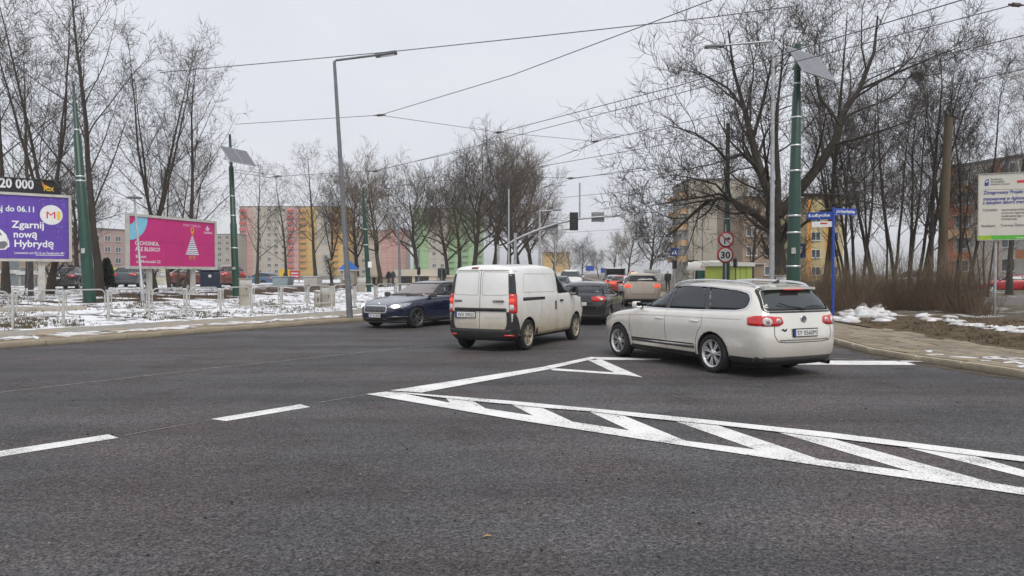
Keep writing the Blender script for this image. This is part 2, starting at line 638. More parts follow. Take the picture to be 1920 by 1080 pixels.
terrain('soil_verge', KR, DR, [2.7, 3.0, 3.4, 3.9, 4.5, 5.2, 6, 6.8, 7.7, 8.7, 9.8, 11, 12.5, 14, 16, 19, 23, 28, 35, 50, 90, 250], hR, soil_mat, [m_soil, m_farground, m_lot], step=0.6, seed=9, amp=0.035)

# kerbstones, one by one
def kerb(K, y0, y1, side, name='kerb', flush=None):
    root = tag(bpy.data.objects.new(name, None), kind='structure')
    link(root)
    b = bmesh.new()
    bmesh.ops.create_cube(b, size=1)
    bmesh.ops.scale(b, vec=(0.988, 0.15, 0.32), verts=b.verts)
    bmesh.ops.bevel(b, geom=[e for e in b.edges if abs(e.verts[0].co.z - 0.16) < 1e-4 and abs(e.verts[1].co.z - 0.16) < 1e-4], offset=0.018, segments=2, affect='EDGES')
    me = bpy.data.meshes.new('kerbstone')
    b.to_mesh(me)
    b.free()
    me.materials.append(m_kerb)
    rng = random.Random(3)
    P = resample(K, 1.0, 1e9)
    for a, c in zip(P[:-1], P[1:]):
        m = (a + c) / 2
        if not (y0 < m.y < y1) or abs(m.x) > 40:
            continue
        d = c - a
        nrm = Vector((-d.y, d.x)).normalized() * side
        o = obj('kerbstone', me, root)
        o.location = (m.x + nrm.x * 0.078, m.y + nrm.y * 0.078, -0.035 + rng.uniform(-.006, .006))
        o.rotation_euler = (rng.uniform(-.012, .012), rng.uniform(-.004, .004), math.atan2(d.y, d.x) + rng.uniform(-.006, .006))
        o.scale = (d.length, 1, 1)
    return root
kerb(KL, -6, 60, 1)
kerb(KR, 4, 45, -1)

# paving slabs, one by one
def slabs(K, dvec, s0, n, root, keep, mats, seed, size=0.5):
    rng = random.Random(seed)
    mes = []
    for m in mats:
        b = bmesh.new()
        bmesh.ops.create_cube(b, size=1)
        bmesh.ops.scale(b, vec=(size - 0.012, size - 0.012, 0.06), verts=b.verts)
        bmesh.ops.bevel(b, geom=[e for e in b.edges if e.verts[0].co.z > 0 and e.verts[1].co.z > 0], offset=0.008, segments=1, affect='EDGES')
        me = bpy.data.meshes.new('slab')
        b.to_mesh(me)
        b.free()
        me.materials.append(m)
        mes.append(me)
    P = resample(K, size, 1e9)
    cnt = 0
    for a, c in zip(P[:-1], P[1:]):
        d = (c - a).normalized()
        nrm = Vector((-d.y, d.x))
        if nrm.dot(dvec) < 0:
            nrm = -nrm
        for k in range(n):
            m = (a + c) / 2 + nrm * (s0 + (k + 0.5) * size)
            if not keep(m) or cnt >= 296:
                continue
            cnt += 1
            o = obj('slab', rng.choice(mes), root)
            o.location = (m.x, m.y, 0.102 + rng.uniform(-0.006, 0.008))
            o.rotation_euler = (rng.uniform(-.02, .02), rng.uniform(-.02, .02), math.atan2(d.y, d.x))
slabs(KL, DL, 1.52, 4, pavement_left, lambda p: 13.5 < p.y < 44, [m_pavegrey, M('paving_stone', (0.27, 0.25, 0.22), 0.9, var=.2, bump=.3), M('paving_stone_sandy', (0.33, 0.27, 0.19), 0.9, var=.2, bump=.3)], 5)
slabs(KR, DR, 0.17, 5, pavement_right, lambda p: 7 < p.y < 21 and p.x < 16, [m_pave, M('paving_stone_dusty', (0.27, 0.22, 0.155), 0.92, var=.25, bump=.4), M('paving_stone_grit', (0.20, 0.165, 0.12), 0.92, var=.25, bump=.4)], 6)

# ------------------------------------------------------------------ road markings
def marking(px, z=0.004, mat=None):
    pts = [G(a, b) for a, b in px]
    return sheet('road_marking', pts, z, mat or m_paint)

marking([(-260, 882), (0, 846), (203, 815), (222, 821.5), (0, 857), (-260, 897)])
marking([(396, 786), (563, 758.5), (582, 763.5), (424, 790)])
marking([(-1500, 882), (0, 735.6), (400, 690), (700, 658.5), (842, 644.3), (842, 644.8), (700, 659.1), (400, 690.7), (0, 736.5), (-1500, 884)], 0.004, m_chalk)
marking([(232, 816.5), (400, 787.2), (400, 787.8), (234, 817.3)], 0.005, m_chalk)
marking([(585, 756.5), (700, 738.5), (700, 739.1), (587, 757.2)], 0.005, m_chalk)
# give-way triangle edge
marking([(732, 733), (1022, 688), (1034, 692.3), (790, 737)], 0.008)
marking([(1022, 688), (1109, 670), (1120, 672.5), (1034, 692.3)], 0.0125)
marking([(1027, 690), (1153, 698.8), (1168, 703.2), (1036, 694.5)], 0.004)
marking([(1102, 675.5), (1127, 674.5), (1205, 708), (1157, 701.5)], 0.0055)
marking([(1109, 670), (1240, 673), (1237, 676), (1122, 675.2)], 0.007)
# hatched island
marking([(686.5, 739.8), (724, 735.4), (757, 738.6), (848, 757.3), (1003, 781), (1197, 811), (1279, 827), (1429, 846), (1530, 862), (1725, 888), (1852, 905.6), (1920, 916), (2180, 952), (2180, 969), (1920, 929.5), (1560, 878), (1200, 824.5), (960, 787)], 0.008)
marking([(726, 734.9), (961, 753.5), (1109, 767.5), (1200, 776), (1549, 812), (1920, 858), (2180, 891), (2180, 903), (1920, 868), (1822, 856), (1702, 840.5), (1549, 822), (1462, 812), (1342, 798), (1267, 791), (1200, 784), (1106, 773), (1016, 766), (961, 760), (887, 753.5), (838, 748), (757, 739)], 0.0125)
for q in ([(836, 747), (887, 752.5), (915, 769), (845, 758)], [(957, 758), (1012, 763), (1082, 795), (1002, 781)],
          [(1100, 770), (1160, 776), (1290, 829), (1190, 812)], [(1262, 789), (1337, 795), (1545, 865), (1424, 846)],
          [(1455, 810), (1545, 819), (1868, 908), (1722, 889)], [(1692, 838), (1818, 853), (2120, 940), (1940, 900.5)]):
    marking(q, 0.0045)
marking([(1480, 676), (1694, 677), (1718, 684.5), (1470, 684)], 0.004)
marking([(1560, 672.3), (1640, 674.6), (1640, 675.3), (1560, 673.2)], 0.004, m_chalk)

# grit and mud washed along the kerbs
def gutter(K, side, y0, y1, w, mat):
    P = [p for p in resample(K, .5) if y0 < p.y < y1 and abs(p.x) < 45]
    rng = random.Random(17)
    V, Fs = [], []
    for i, p in enumerate(P):
        d = (P[min(i + 1, len(P) - 1)] - P[max(i - 1, 0)]).normalized()
        n = Vector((d.y, -d.x)) * side
        q = p + n * (w * rng.uniform(.5, 1.25))
        V += [(p.x - n.x * .01, p.y - n.y * .01, .0035), (q.x, q.y, .0035)]
    Fs = [(2 * i, 2 * i + 1, 2 * i + 3, 2 * i + 2) for i in range(len(P) - 1)]
    me = bpy.data.meshes.new('gutter_dirt')
    me.from_pydata(V, [], Fs)
    me.materials.append(mat)
    tag(obj('gutter_dirt', me), kind='structure')
m_gutter = mix_ground('gutter_mud', (0.055, 0.048, 0.040), (0.15, 0.125, 0.095), 3.0, 0.42, 0.62, bump=.4)
gutter(KL, 1, -6, 60, .22, m_gutter)
gutter(KR, -1, 4, 45, .25, m_gutter)
# small litter
lf = MB()
c = G(913, 1007)
lf.add([(c.x - .03, c.y - .012, .006), (c.x, c.y - .02, .014), (c.x + .035, c.y, .008), (c.x, c.y + .014, .016)], [(0, 1, 2, 3)])
tag(lf.build('fallen_leaf', M('dry_leaf', (0.35, 0.2, 0.09), 0.8)), 'small dry brown leaf lying on the near asphalt', 'leaf')
rng = random.Random(8)
gb = MB()
for i in range(140):
    px, py = rng.uniform(0, 1900), rng.choice([rng.uniform(700, 860), rng.uniform(700, 1060)])
    c = G(px, py)
    s = rng.uniform(.004, .012)
    gb.mi = 0 if rng.random() < .7 else 1
    gb.box((c.x, c.y, s * .5), (s * 1.6, s * 1.2, s), rng.uniform(0, 3))
tag(gb.build('gravel', [M('dark_grit', (0.03, 0.03, 0.03), .9), M('pale_grit', (0.22, 0.21, 0.195), .9)]), kind='stuff')

# snow heaps along the hedge, and dead grass tufts in the snow
def lumps(name, places, mat, seed, sub=2, amp=0.4):
    rng = random.Random(seed)
    V, Fs = [], []
    for (x, y, z, a, bb, h) in places:
        bm = bmesh.new()
        bmesh.ops.create_icosphere(bm, subdivisions=sub, radius=1)
        ph = [rng.uniform(0, 6) for _ in range(6)]
        rz = rng.uniform(0, 3.14)
        o = len(V)
        for v in bm.verts:
            q = v.co
            k = 1 + amp * (math.sin(q.x * 3.1 + ph[0]) * math.sin(q.y * 3.7 + ph[1]) * 0.6 + 0.4 * math.sin(q.z * 5 + ph[2] + q.x * 4)) + rng.uniform(-.09, .09)
            qx, qy, qz = q.x * a * k, q.y * bb * k, max(-0.15, q.z) * h * k
            V.append((x + qx * math.cos(rz) - qy * math.sin(rz), y + qx * math.sin(rz) + qy * math.cos(rz), z + qz))
        for fc in bm.faces:
            Fs.append(tuple(o + v.index for v in fc.verts))
        bm.free()
    me = bpy.data.meshes.new(name)
    me.from_pydata(V, [], Fs)
    me.polygons.foreach_set('use_smooth', [True] * len(Fs))
    me.materials.append(mat)
    o = obj(name, me)
    return o
rng = random.Random(21)
pl = []
A, B = G(1560, 592), G(1640, 593)
for i in range(95):
    t = rng.random()
    if t < 0.55:
        px = rng.triangular(1565, 1690, 1640)
        py = rng.uniform(585, 602) - (6 if abs(px - 1628) < 22 else 0)
        h = rng.uniform(.03, .13) + (.14 if abs(px - 1628) < 18 else 0)
        sc = 1.0
    elif t < 0.68:
        px, py, h, sc = rng.uniform(1728, 1800), 0, rng.uniform(.03, .10), 0.7
        py = 598 + (px - 1728) * .10 + rng.uniform(-5, 4)
    else:
        px, py, h, sc = rng.uniform(1785, 1925), 0, rng.uniform(.025, .07), 0.6
        py = 606 + (px - 1785) * .13 + rng.uniform(-4, 4)
    c = G(px, py, .18)
    pl.append((c.x, c.y, hR(c.x, c.y), rng.uniform(.18, .5) * sc, rng.uniform(.12, .3) * sc, h))
tag(lumps('snow', pl, m_snow, 2), kind='stuff')
pl = []
for i in range(60):
    px = rng.uniform(1690, 1925)
    py = 668 + (px - 1690) * .075 + rng.uniform(-14, 10)
    if px < 1780 and rng.random() < .7: continue
    c = G(px, py, .13)
    if not (.45 < seg_dist(c.to_2d(), KR) < 2.5): continue
    pl.append((c.x, c.y, .135, rng.uniform(.10, .32), rng.uniform(.04, .09), .008))
tag(lumps('snow', pl, m_snow, 3, amp=.5), kind='stuff')
pl = []
for i in range(170):
    y = rng.uniform(12, 44)
    t = (y - K1.y) / (K2.y - K1.y)
    p = K1 + (K2 - K1) * t if y < K2.y else None
    if p is None: continue
    q = p + DL * rng.gauss(1.2, .16)
    pl.append((q.x, q.y, .118, rng.uniform(.15, .6), rng.uniform(.06, .16), rng.uniform(.012, .04)))
tag(lumps('snow', pl, m_snow, 5, amp=.5), kind='stuff')

def tufts(name, pts, mat, hmin, hmax, seed, blades=5, wid=.012):
    rng = random.Random(seed)
    V, Fs = [], []
    for (x, y, z) in pts:
        for k in range(blades):
            a = rng.uniform(0, 6.28)
            h = rng.uniform(hmin, hmax)
            l = rng.uniform(.2, 1.0) * h
            o = len(V)
            bx, by = x + rng.uniform(-.05, .05), y + rng.uniform(-.05, .05)
            V += [(bx - wid * math.sin(a), by + wid * math.cos(a), z - .01), (bx + wid * math.sin(a), by - wid * math.cos(a), z - .01), (bx + l * math.cos(a), by + l * math.sin(a), z + h)]
            Fs.append((o, o + 1, o + 2))
    me = bpy.data.meshes.new(name)
    me.from_pydata(V, [], Fs)
    me.materials.append(mat)
    return tag(obj(name, me), kind='stuff')
m_drygrass = M('dry_grass', (0.11, 0.085, 0.045), .9, var=.4, scale=2)
pts = []
while len(pts) < 3800:
    px, py = rng.uniform(-60, 780), rng.uniform(548, 622)
    c = G(px, py, .3)
    s = seg_dist(c.to_2d(), KL)
    if c.x > float(np.interp(c.y, [q.y for q in KL], [q.x for q in KL])) - 3.7: continue
    if s > 3.75 and math.sin(c.x * 1.1 + 2 * math.sin(c.y * .8)) > rng.uniform(-1, .8):
        pts.append((c.x, c.y, hL(c.x, c.y)))
tufts('grass', pts, m_drygrass, .03, .10, 4)
pts = []
for i in range(2400):
    px, py = rng.uniform(1560, 1930), rng.uniform(598, 655)
    c = G(px, py, .2)
    if seg_dist(c.to_2d(), KR) > 2.8:
        pts.append((c.x, c.y, hR(c.x, c.y)))
tufts('grass', pts, M('brown_grass', (0.10, 0.075, 0.04), .9, var=.4, scale=2), .02, .06, 6, 4)
# ------------------------------------------------------------------ vehicles
m_tyre = M('tyre_rubber', (0.018, 0.018, 0.018), 0.85, var=.4, scale=9, bump=.2)
m_blackplastic = M('black_plastic', (0.025, 0.025, 0.026), 0.6, var=.3, scale=5, dirt=(0.035, 0.031, 0.027), dirt_z=(0.0, 0.5))
m_gloss = M('gloss_black', (0.012, 0.012, 0.013), 0.15, coat=.5)
m_dark = M('dark_underbody', (0.012, 0.012, 0.012), 0.9)
m_cabin = M('dark_cabin', (0.03, 0.03, 0.032), 0.85)
m_chrome = M('chrome', (0.75, 0.75, 0.76), 0.16, metal=1.0, var=.05)
m_alloy = M('alloy', (0.66, 0.66, 0.66), 0.3, metal=.8, var=.10)
m_alloydirty = M('muddy_alloy', (0.34, 0.30, 0.23), 0.55, metal=.4, var=.25)
m_redlens = M('red_lens', (0.50, 0.012, 0.012), 0.12, coat=1.0, var=.25, scale=14, emit=0.10)
m_redlit = M('lit_red_lens', (0.85, 0.05, 0.02), 0.2, coat=.6, emit=1.3)
m_clearlens = M('clear_lens', (0.62, 0.60, 0.58), 0.1, coat=1.0, var=.25, scale=16)
m_amber = M('amber_lens', (0.7, 0.28, 0.04), 0.15, coat=1, emit=.1)
m_headlit = M('lit_headlamp', (1.0, 0.95, 0.82), 0.2, emit=7.0)
m_headglass = M('headlamp_lens', (0.30, 0.32, 0.34), 0.08, coat=1.0, var=.4, scale=12)
m_plate = M('plate_white', (0.72, 0.72, 0.70), 0.45, var=.08)
m_platedark = M('plate_blue', (0.03, 0.08, 0.35), 0.4)
m_ink = M('black_ink', (0.015, 0.015, 0.015), 0.5)
m_glass = glass_mat('car_glass', (0.50, 0.56, 0.54))
m_tint = glass_mat('tinted_glass', (0.10, 0.125, 0.12))
m_reartint = glass_mat('rear_tinted_glass', (0.07, 0.09, 0.088), 1.0, body=(0.035, 0.042, 0.04), body_fac=0.72)
m_shield = glass_mat('windscreen_glass', (0.72, 0.76, 0.74), 1.0, body=(0.60, 0.50, 0.46), body_fac=0.32)  # pinkish diffuse layer paints the pale reflection into the glass colour
m_mirror = M('mirror_silver', (0.22, 0.23, 0.24), .06, metal=1, var=.02)
m_white = M('white_print', (0.8, 0.8, 0.8), 0.5, var=.03)
m_seat = M('seat_cloth', (0.05, 0.05, 0.055), 0.95)

class Ring:
    pass

def half_ring(xf, xr, W, z, cf=.25, cr=.2, wf=.8, wr=.86, bf=.08, br=.05, af=.07, ar=.05):
    zi = (lambda x: z) if not isinstance(z, (list, tuple)) else (lambda x, xs=[p[0] for p in sorted(z)], zs=[p[1] for p in sorted(z)]: float(np.interp(x, xs, zs)))
    pts = [(xf, 0), (xf - bf * .22, W * wf * .55), (xf - bf, W * wf), (xf - cf, W * (1 - af))]
    a, b = xf - cf, xr + cr
    for s in (.1, .22, .35, .48, .61, .74, .86, .95):
        k1 = max(0, (.3 - s) / .3) ** 2
        k2 = max(0, (s - .7) / .3) ** 2
        pts.append((a + (b - a) * s, W * (1 - af * k1 - ar * k2)))
    pts += [(xr + cr, W * (1 - ar)), (xr + br, W * wr), (xr + br * .22, W * wr * .55), (xr, 0)]
    return [(x, y, zi(x)) for x, y in pts]

def loft(rings, level=2, name='body', creases=()):
    """rings of half outlines -> closed smooth car body (bmesh mesh)"""
    H = len(rings[0])
    full = []
    for r in rings:
        full.append(list(r) + [(x, -y, z) for x, y, z in r[-2:0:-1]])
    n = len(full[0])
    v = [p for r in full for p in r]
    f = []
    for i in range(len(full) - 1):
        for k in range(n):
            k2 = (k + 1) % n
            f.append((i * n + k, i * n + k2, (i + 1) * n + k2, (i + 1) * n + k))
    for base, rev in ((0, True), ((len(full) - 1) * n, False)):
        for k in range(H - 1):
            a, b = k, k + 1
            c, d = (n - b) % n, (n - a) % n
            q = [a, b, c, d]
            q = list(dict.fromkeys(q))
            q = [base + t for t in q]
            f.append(tuple(q if not rev else q[::-1]))
    me = bpy.data.meshes.new(name)
    me.from_pydata(v, [], f)
    bm = bmesh.new()
    bm.from_mesh(me)
    bmesh.ops.recalc_face_normals(bm, faces=bm.faces[:])
    cl = bm.edges.layers.float.get('crease_edge') or bm.edges.layers.float.new('crease_edge')
    bm.verts.ensure_lookup_table()
    for ri, val in creases:
        for k in range(n):
            e = bm.edges.get((bm.verts[ri * n + k], bm.verts[ri * n + (k + 1) % n]))
            if e: e[cl] = val
    bm.to_mesh(me)
    bm.free()
    o = bpy.data.objects.new('tmp', me)
    COL.objects.link(o)
    md = o.modifiers.new('s', 'SUBSURF')
    md.levels = md.render_levels = level
    md.boundary_smooth = 'PRESERVE_CORNERS'
    out = eval_mesh(o, name)
    bpy.data.objects.remove(o)
    out.polygons.foreach_set('use_smooth', [True] * len(out.polygons))
    return out

def cut(me, cutters, name):
    """subtract closed cutter meshes; cut faces take the cutter's material"""
    o = bpy.data.objects.new('tmp', me)
    COL.objects.link(o)
    tmp = []
    for c in cutters:
        co = bpy.data.objects.new('tmpc', c)
        COL.objects.link(co)
        co.hide_render = True
        tmp.append(co)
        md = o.modifiers.new('b', 'BOOLEAN')
        md.operation = 'DIFFERENCE'
        md.object = co
        md.solver = 'EXACT'
        md.material_mode = 'TRANSFER'
    out = eval_mesh(o, name)
    for t in tmp + [o]:
        bpy.data.objects.remove(t)
    return out

class Car:
    def __init__(s, name, label, cat, rings, paint, level=2, group=None, creases=()):
        s.root = thing(name, label, cat, group=group)
        s.base = loft(rings, level, 'body', creases)
        s.base.materials.append(paint)
        s.paint = paint
        bm = bmesh.new()
        bm.from_mesh(s.base)
        s.bvh = BVHTree.FromBMesh(bm)
        bm.free()
        s.cutters = []
    FR = {'left': ((1, 0, 0), (0, 0, 1), (0, -1, 0)), 'right': ((1, 0, 0), (0, 0, 1), (0, 1, 0)),
          'rear': ((0, 1, 0), (0, 0, 1), (1, 0, 0)), 'front': ((0, 1, 0), (0, 0, 1), (-1, 0, 0)), 'top': ((1, 0, 0), (0, 1, 0), (0, 0, -1))}
    def frame(s, side):
        if isinstance(side, str):
            u, v, d = s.FR[side]
        else:            # a horizontal direction in degrees that the ray travels
            a = R(side)
            d = (math.cos(a), math.sin(a), 0)
            u = (-math.sin(a), math.cos(a), 0)
            v = (0, 0, 1)
        return Vector(u), Vector(v), Vector(d)
    def hit(s, side, a, b, off=0.0):
        u, v, d = s.frame(side)
        o = u * a + v * b - d * 6
        loc, nor, i, dist = s.bvh.ray_cast(o, d)
        if loc is None:
            loc, nor, i, dist = s.bvh.find_nearest(u * a + v * b - d * 2.3)
        if nor.dot(d) > 0: nor = -nor
        return loc + nor * off, nor
    def patch(s, name, side, poly, mat, off=0.004, step=.06, skirt=.012, parent=None, smooth=True):
        u, v, d = s.frame(side)
        bm = bmesh.new()
        vs = [bm.verts.new((p[0], p[1], 0)) for p in poly]
        bm.faces.new(vs)
        for ax in (0, 1):
            lo, hi = min(p[ax] for p in poly), max(p[ax] for p in poly)
            x = lo + step
            while x < hi - 1e-4:
                no = Vector((1, 0, 0)) if ax == 0 else Vector((0, 1, 0))
                co = no * x
                bmesh.ops.bisect_plane(bm, geom=bm.verts[:] + bm.edges[:] + bm.faces[:], plane_co=co, plane_no=no, dist=1e-5)
                x += step
        nor = {}
        for vt in bm.verts:
            p, nn = s.hit(side, vt.co.x, vt.co.y, off)
            vt.co = p
            nor[vt] = nn
        for f in bm.faces:
            f.normal_update()
            if f.normal.dot(d) > 0: f.normal_flip()
        if skirt:
            be = [e for e in bm.edges if e.is_boundary]
            r = bmesh.ops.extrude_edge_only(bm, edges=be)
            nv = [g for g in r['geom'] if isinstance(g, bmesh.types.BMVert)]
            for q in nv:
                q.co = q.co + d * skirt
        for f in bm.faces: f.smooth = smooth
        me = bpy.data.meshes.new(name)
        bm.to_mesh(me)
        bm.free()
        me.materials.append(mat)
        return obj(name, me, parent or s.root)
    def strip(s, name, runs, mat, w=.009, off=.0015, parent=None, step=.05):
        """narrow lines lying on the body: runs = [(side, [(u,v),...]), ...]"""
        V, Fs = [], []
        for side, pts in runs:
            P = [Vector(p) for p in pts]
            Q = [P[0]]
            for a, b in zip(P[:-1], P[1:]):
                n = max(1, int((b - a).length / step))
                Q += [a.lerp(b, (k + 1) / n) for k in range(n)]
            o = len(V)
            for i, q in enumerate(Q):
                t = (Q[min(i + 1, len(Q) - 1)] - Q[max(i - 1, 0)]).normalized()
                nn = Vector((-t.y, t.x)) * w / 2
                for sg in (-1, 1):
                    p = q + nn * sg
                    V.append(s.hit(side, p.x, p.y, off)[0])
            Fs += [(o + 2 * i, o + 2 * i + 1, o + 2 * i + 3, o + 2 * i + 2) for i in range(len(Q) - 1)]
        me = bpy.data.meshes.new(name)
        me.from_pydata(V, [], Fs)
        me.materials.append(mat)
        return obj(name, me, parent or s.root)
    def cut_side(s, poly):
        mb = MB()
        fr = Matrix(((1, 0, 0, 0), (0, 0, 1, 0), (0, 1, 0, 0), (0, 0, 0, 1)))
        mb.prism(poly, -2, 2, fr)
        s.cutters.append(mb)
    def cut_x(s, poly, x0, x1):
        mb = MB()
        fr = Matrix(((0, 0, 1, 0), (1, 0, 0, 0), (0, 1, 0, 0), (0, 0, 0, 1)))
        mb.prism(poly, x0, x1, fr)
        s.cutters.append(mb)
    def arches(s, xs, r, y0=.5, z=.32):
        for x in xs:
            for sg in (-1, 1):
                mb = MB()
                fr = Matrix(((1, 0, 0, 0), (0, 0, 1, 0), (0, 1, 0, 0), (0, 0, 0, 1)))
                arc = [(x + r * math.cos(math.pi * k / 28), z + r * math.sin(math.pi * k / 28)) for k in range(29)]
                arc += [(x - r * .99, -.2), (x + r * .99, -.2)]
                mb.prism(arc, min(sg * y0, sg * 1.4), max(sg * y0, sg * 1.4), fr)
                s.cutters.append(mb)
    def finish_body(s, mat=None):
        cs = []
        for mb in s.cutters:
            me = mb.mesh('c', m_cabin if mat is None else mat)
            bm = bmesh.new()
            bm.from_mesh(me)
            bmesh.ops.remove_doubles(bm, verts=bm.verts, dist=2e-3)
            bmesh.ops.recalc_face_normals(bm, faces=bm.faces)
            bm.to_mesh(me)
            bm.free()
            cs.append(me)
        out = cut(s.base, cs, 'body') if cs else s.base
        s.body = obj('body', out, s.root)
        return s.body
    def lower_trim(s, fn):
        me = s.body.data
        me.materials.append(m_blackplastic)
        k = len(me.materials) - 1
        for p in me.polygons:
            if p.material_index == 0 and fn(p.center): p.material_index = k
    def wheels(s, xs, track, r, w, spokes, rim, style='alloy', z=None, parent_label=None):
        tm = MB()
        ri = r * .70
        tm.lathe([(ri, -w * .42), (ri + .02, -w * .5), (r * .90, -w * .5), (r * .975, -w * .42), (r, -w * .25), (r, w * .25), (r * .975, w * .42), (r * .90, w * .5), (ri + .02, w * .5), (ri, w * .42)], 40, 'Y')
        tme = tm.mesh('wheel', m_tyre)
        rm = MB()
        rm.lathe([(ri + .004, w * .50), (ri - .012, w * .485), (ri - .025, w * .30), (ri - .03, -w * .3)], 40, 'Y')
        rm.mi = 1
        rm.lathe([(.001, w * .12), (ri - .02, w * .10)], 24, 'Y')
        rm.mi = 0
        rm.lathe([(.001, w * .40), (.055, w * .39), (.07, w * .33), (.075, w * .2)], 16, 'Y')
        for k in range(spokes):
            a = 2 * math.pi * k / spokes
            for da in ((-.13, .13) if style == 'twin' else ((-.22, .22) if style == 'wide' else (0,))):
                wd = {'twin': .026, 'wide': .05, 'alloy': .045}[style]
                c, sn = math.cos(a + da * .55), math.sin(a + da * .55)
                c2, s2 = math.cos(a + da), math.sin(a + da)
                p0 = Vector((c * .05, w * .36, sn * .05))
                p1 = Vector((c2 * (ri - .015), w * .40, s2 * (ri - .015)))
                t = (p1 - p0).normalized()
                nx = t.cross(Vector((0, 1, 0))).normalized() * wd / 2
                dy = Vector((0, .04, 0))
                rm.add([p0 - nx * .8, p0 + nx * .8, p1 + nx, p1 - nx, p0 - nx * .8 - dy, p0 + nx * .8 - dy, p1 + nx - dy, p1 - nx - dy],
                       [(0, 1, 2, 3), (0, 4, 5, 1), (1, 5, 6, 2), (3, 2, 6, 7), (0, 3, 7, 4)])
        rme = rm.mesh('rim', [rim, m_dark])
        for x in xs:
            for sg in (-1, 1):
                o = obj('wheel', tme, s.root)
                o.location = (x, sg * (track / 2), r if z is None else z)
                o.rotation_euler = (0, 0.3 * x, 0 if sg > 0 else math.pi)
                obj('rim', rme, o)
    def plate(s, side, u, v, body, width=.52, h=.115, tiltx=0):
        p, n = s.hit(side, u, v, .012)
        if side == 'rear':
            rz = math.pi * 0
            B = Matrix(((0, -1, 0, 0), (1, 0, 0, 0), (0, 0, 1, 0), (0, 0, 0, 1)))   # faces -x
            B = Matrix.Rotation(-math.pi / 2, 4, 'Z')
        else:
            B = Matrix.Rotation(math.pi / 2, 4, 'Z')
        mb = MB()
        mb.box((0, 0, 0), (width + .03, .016, h + .03))
        pl = mb.build('number_plate', m_ink, s.root)
        pl.matrix_local = Matrix.Translation(p) @ B
        f = MB()
        f.box((0.02, -.010, 0), (width - .04, .006, h))
        f.mi = 1
        f.box((-width / 2 + .02, -.0102, 0), (.04, .006, h))
        f.build('plate_face', [m_plate, m_platedark], pl)
        text(body, h * .98, m_ink, 'lettering', pl, Matrix.Translation((0.024, -.0145, -h * .36)), bold=0, align='CENTER', width=width * .82, extrude=.001)
        return pl
    def mirror(s, x, y, z, mat, side, sz=(.10, .22, .16)):
        o = bevel_box('wing_mirror', sz, mat, .05, 5, s.root, (x, side * (y + .09), z))
        o.rotation_euler = (0, 0, side * .15)
        g = MB()
        g.box((-sz[0] / 2 - .002, 0, 0), (.006, sz[1] * .82, sz[2] * .78))
        g.build('mirror_glass', m_mirror, o)
        st = MB()
        st.tube([(0.0, -side * .09, -.03), (0.02, -side * .17, -.06)], .03, 8)
        st.build('mirror_arm', m_blackplastic, o)
        return o
    def place(s, loc, heading):
        """heading: angle of the nose from +Y towards +X, degrees"""
        s.root.location = loc
        s.root.rotation_euler = (0, 0, math.pi / 2 - R(heading))

def seats(car, xs, y=.36, z=.95, h=.42, mat=None):
    mb = MB()
    for x in xs:
        for sg in (-1, 1):
            mb.box((x, sg * y, z + h * .22), (.12, .44, h * .75), mat=Matrix.Rotation(-.15, 3, 'Y'))
            mb.box((x - .05, sg * y, z + h * .80), (.09, .24, h * .36))
    mb.build('seat', mat or m_seat, car.root)
    st = MB()
    a = []
    for k in range(19):
        t = 2 * math.pi * k / 18
        a.append((xs[0] + .42 + .05 * math.sin(t), y + .17 * math.cos(t), z + .02 + .16 * math.sin(t)))
    st.tube(a, .014, 6, False)
    st.build('steering_wheel', m_gloss, car.root)

def ellipse(cx, cy, rx, ry, n=20, a0=0, a1=2 * math.pi):
    return [(cx + rx * math.cos(a0 + (a1 - a0) * k / n), cy + ry * math.sin(a0 + (a1 - a0) * k / n)) for k in range(n)]

def rounded(poly, r=.03, n=4):
    """rounds the corners of a 2D outline"""
    out = []
    m = len(poly)
    for i in range(m):
        p, a, b = Vector(poly[i]), Vector(poly[i - 1]), Vector(poly[(i + 1) % m])
        da, db = (a - p), (b - p)
        k = min(r, da.length * .45, db.length * .45)
        s, e = p + da.normalized() * k, p + db.normalized() * k
        for t in range(n + 1):
            t = t / n
            q = s * (1 - t) ** 2 + p * 2 * t * (1 - t) + e * t ** 2
            out.append((q.x, q.y))
    return out

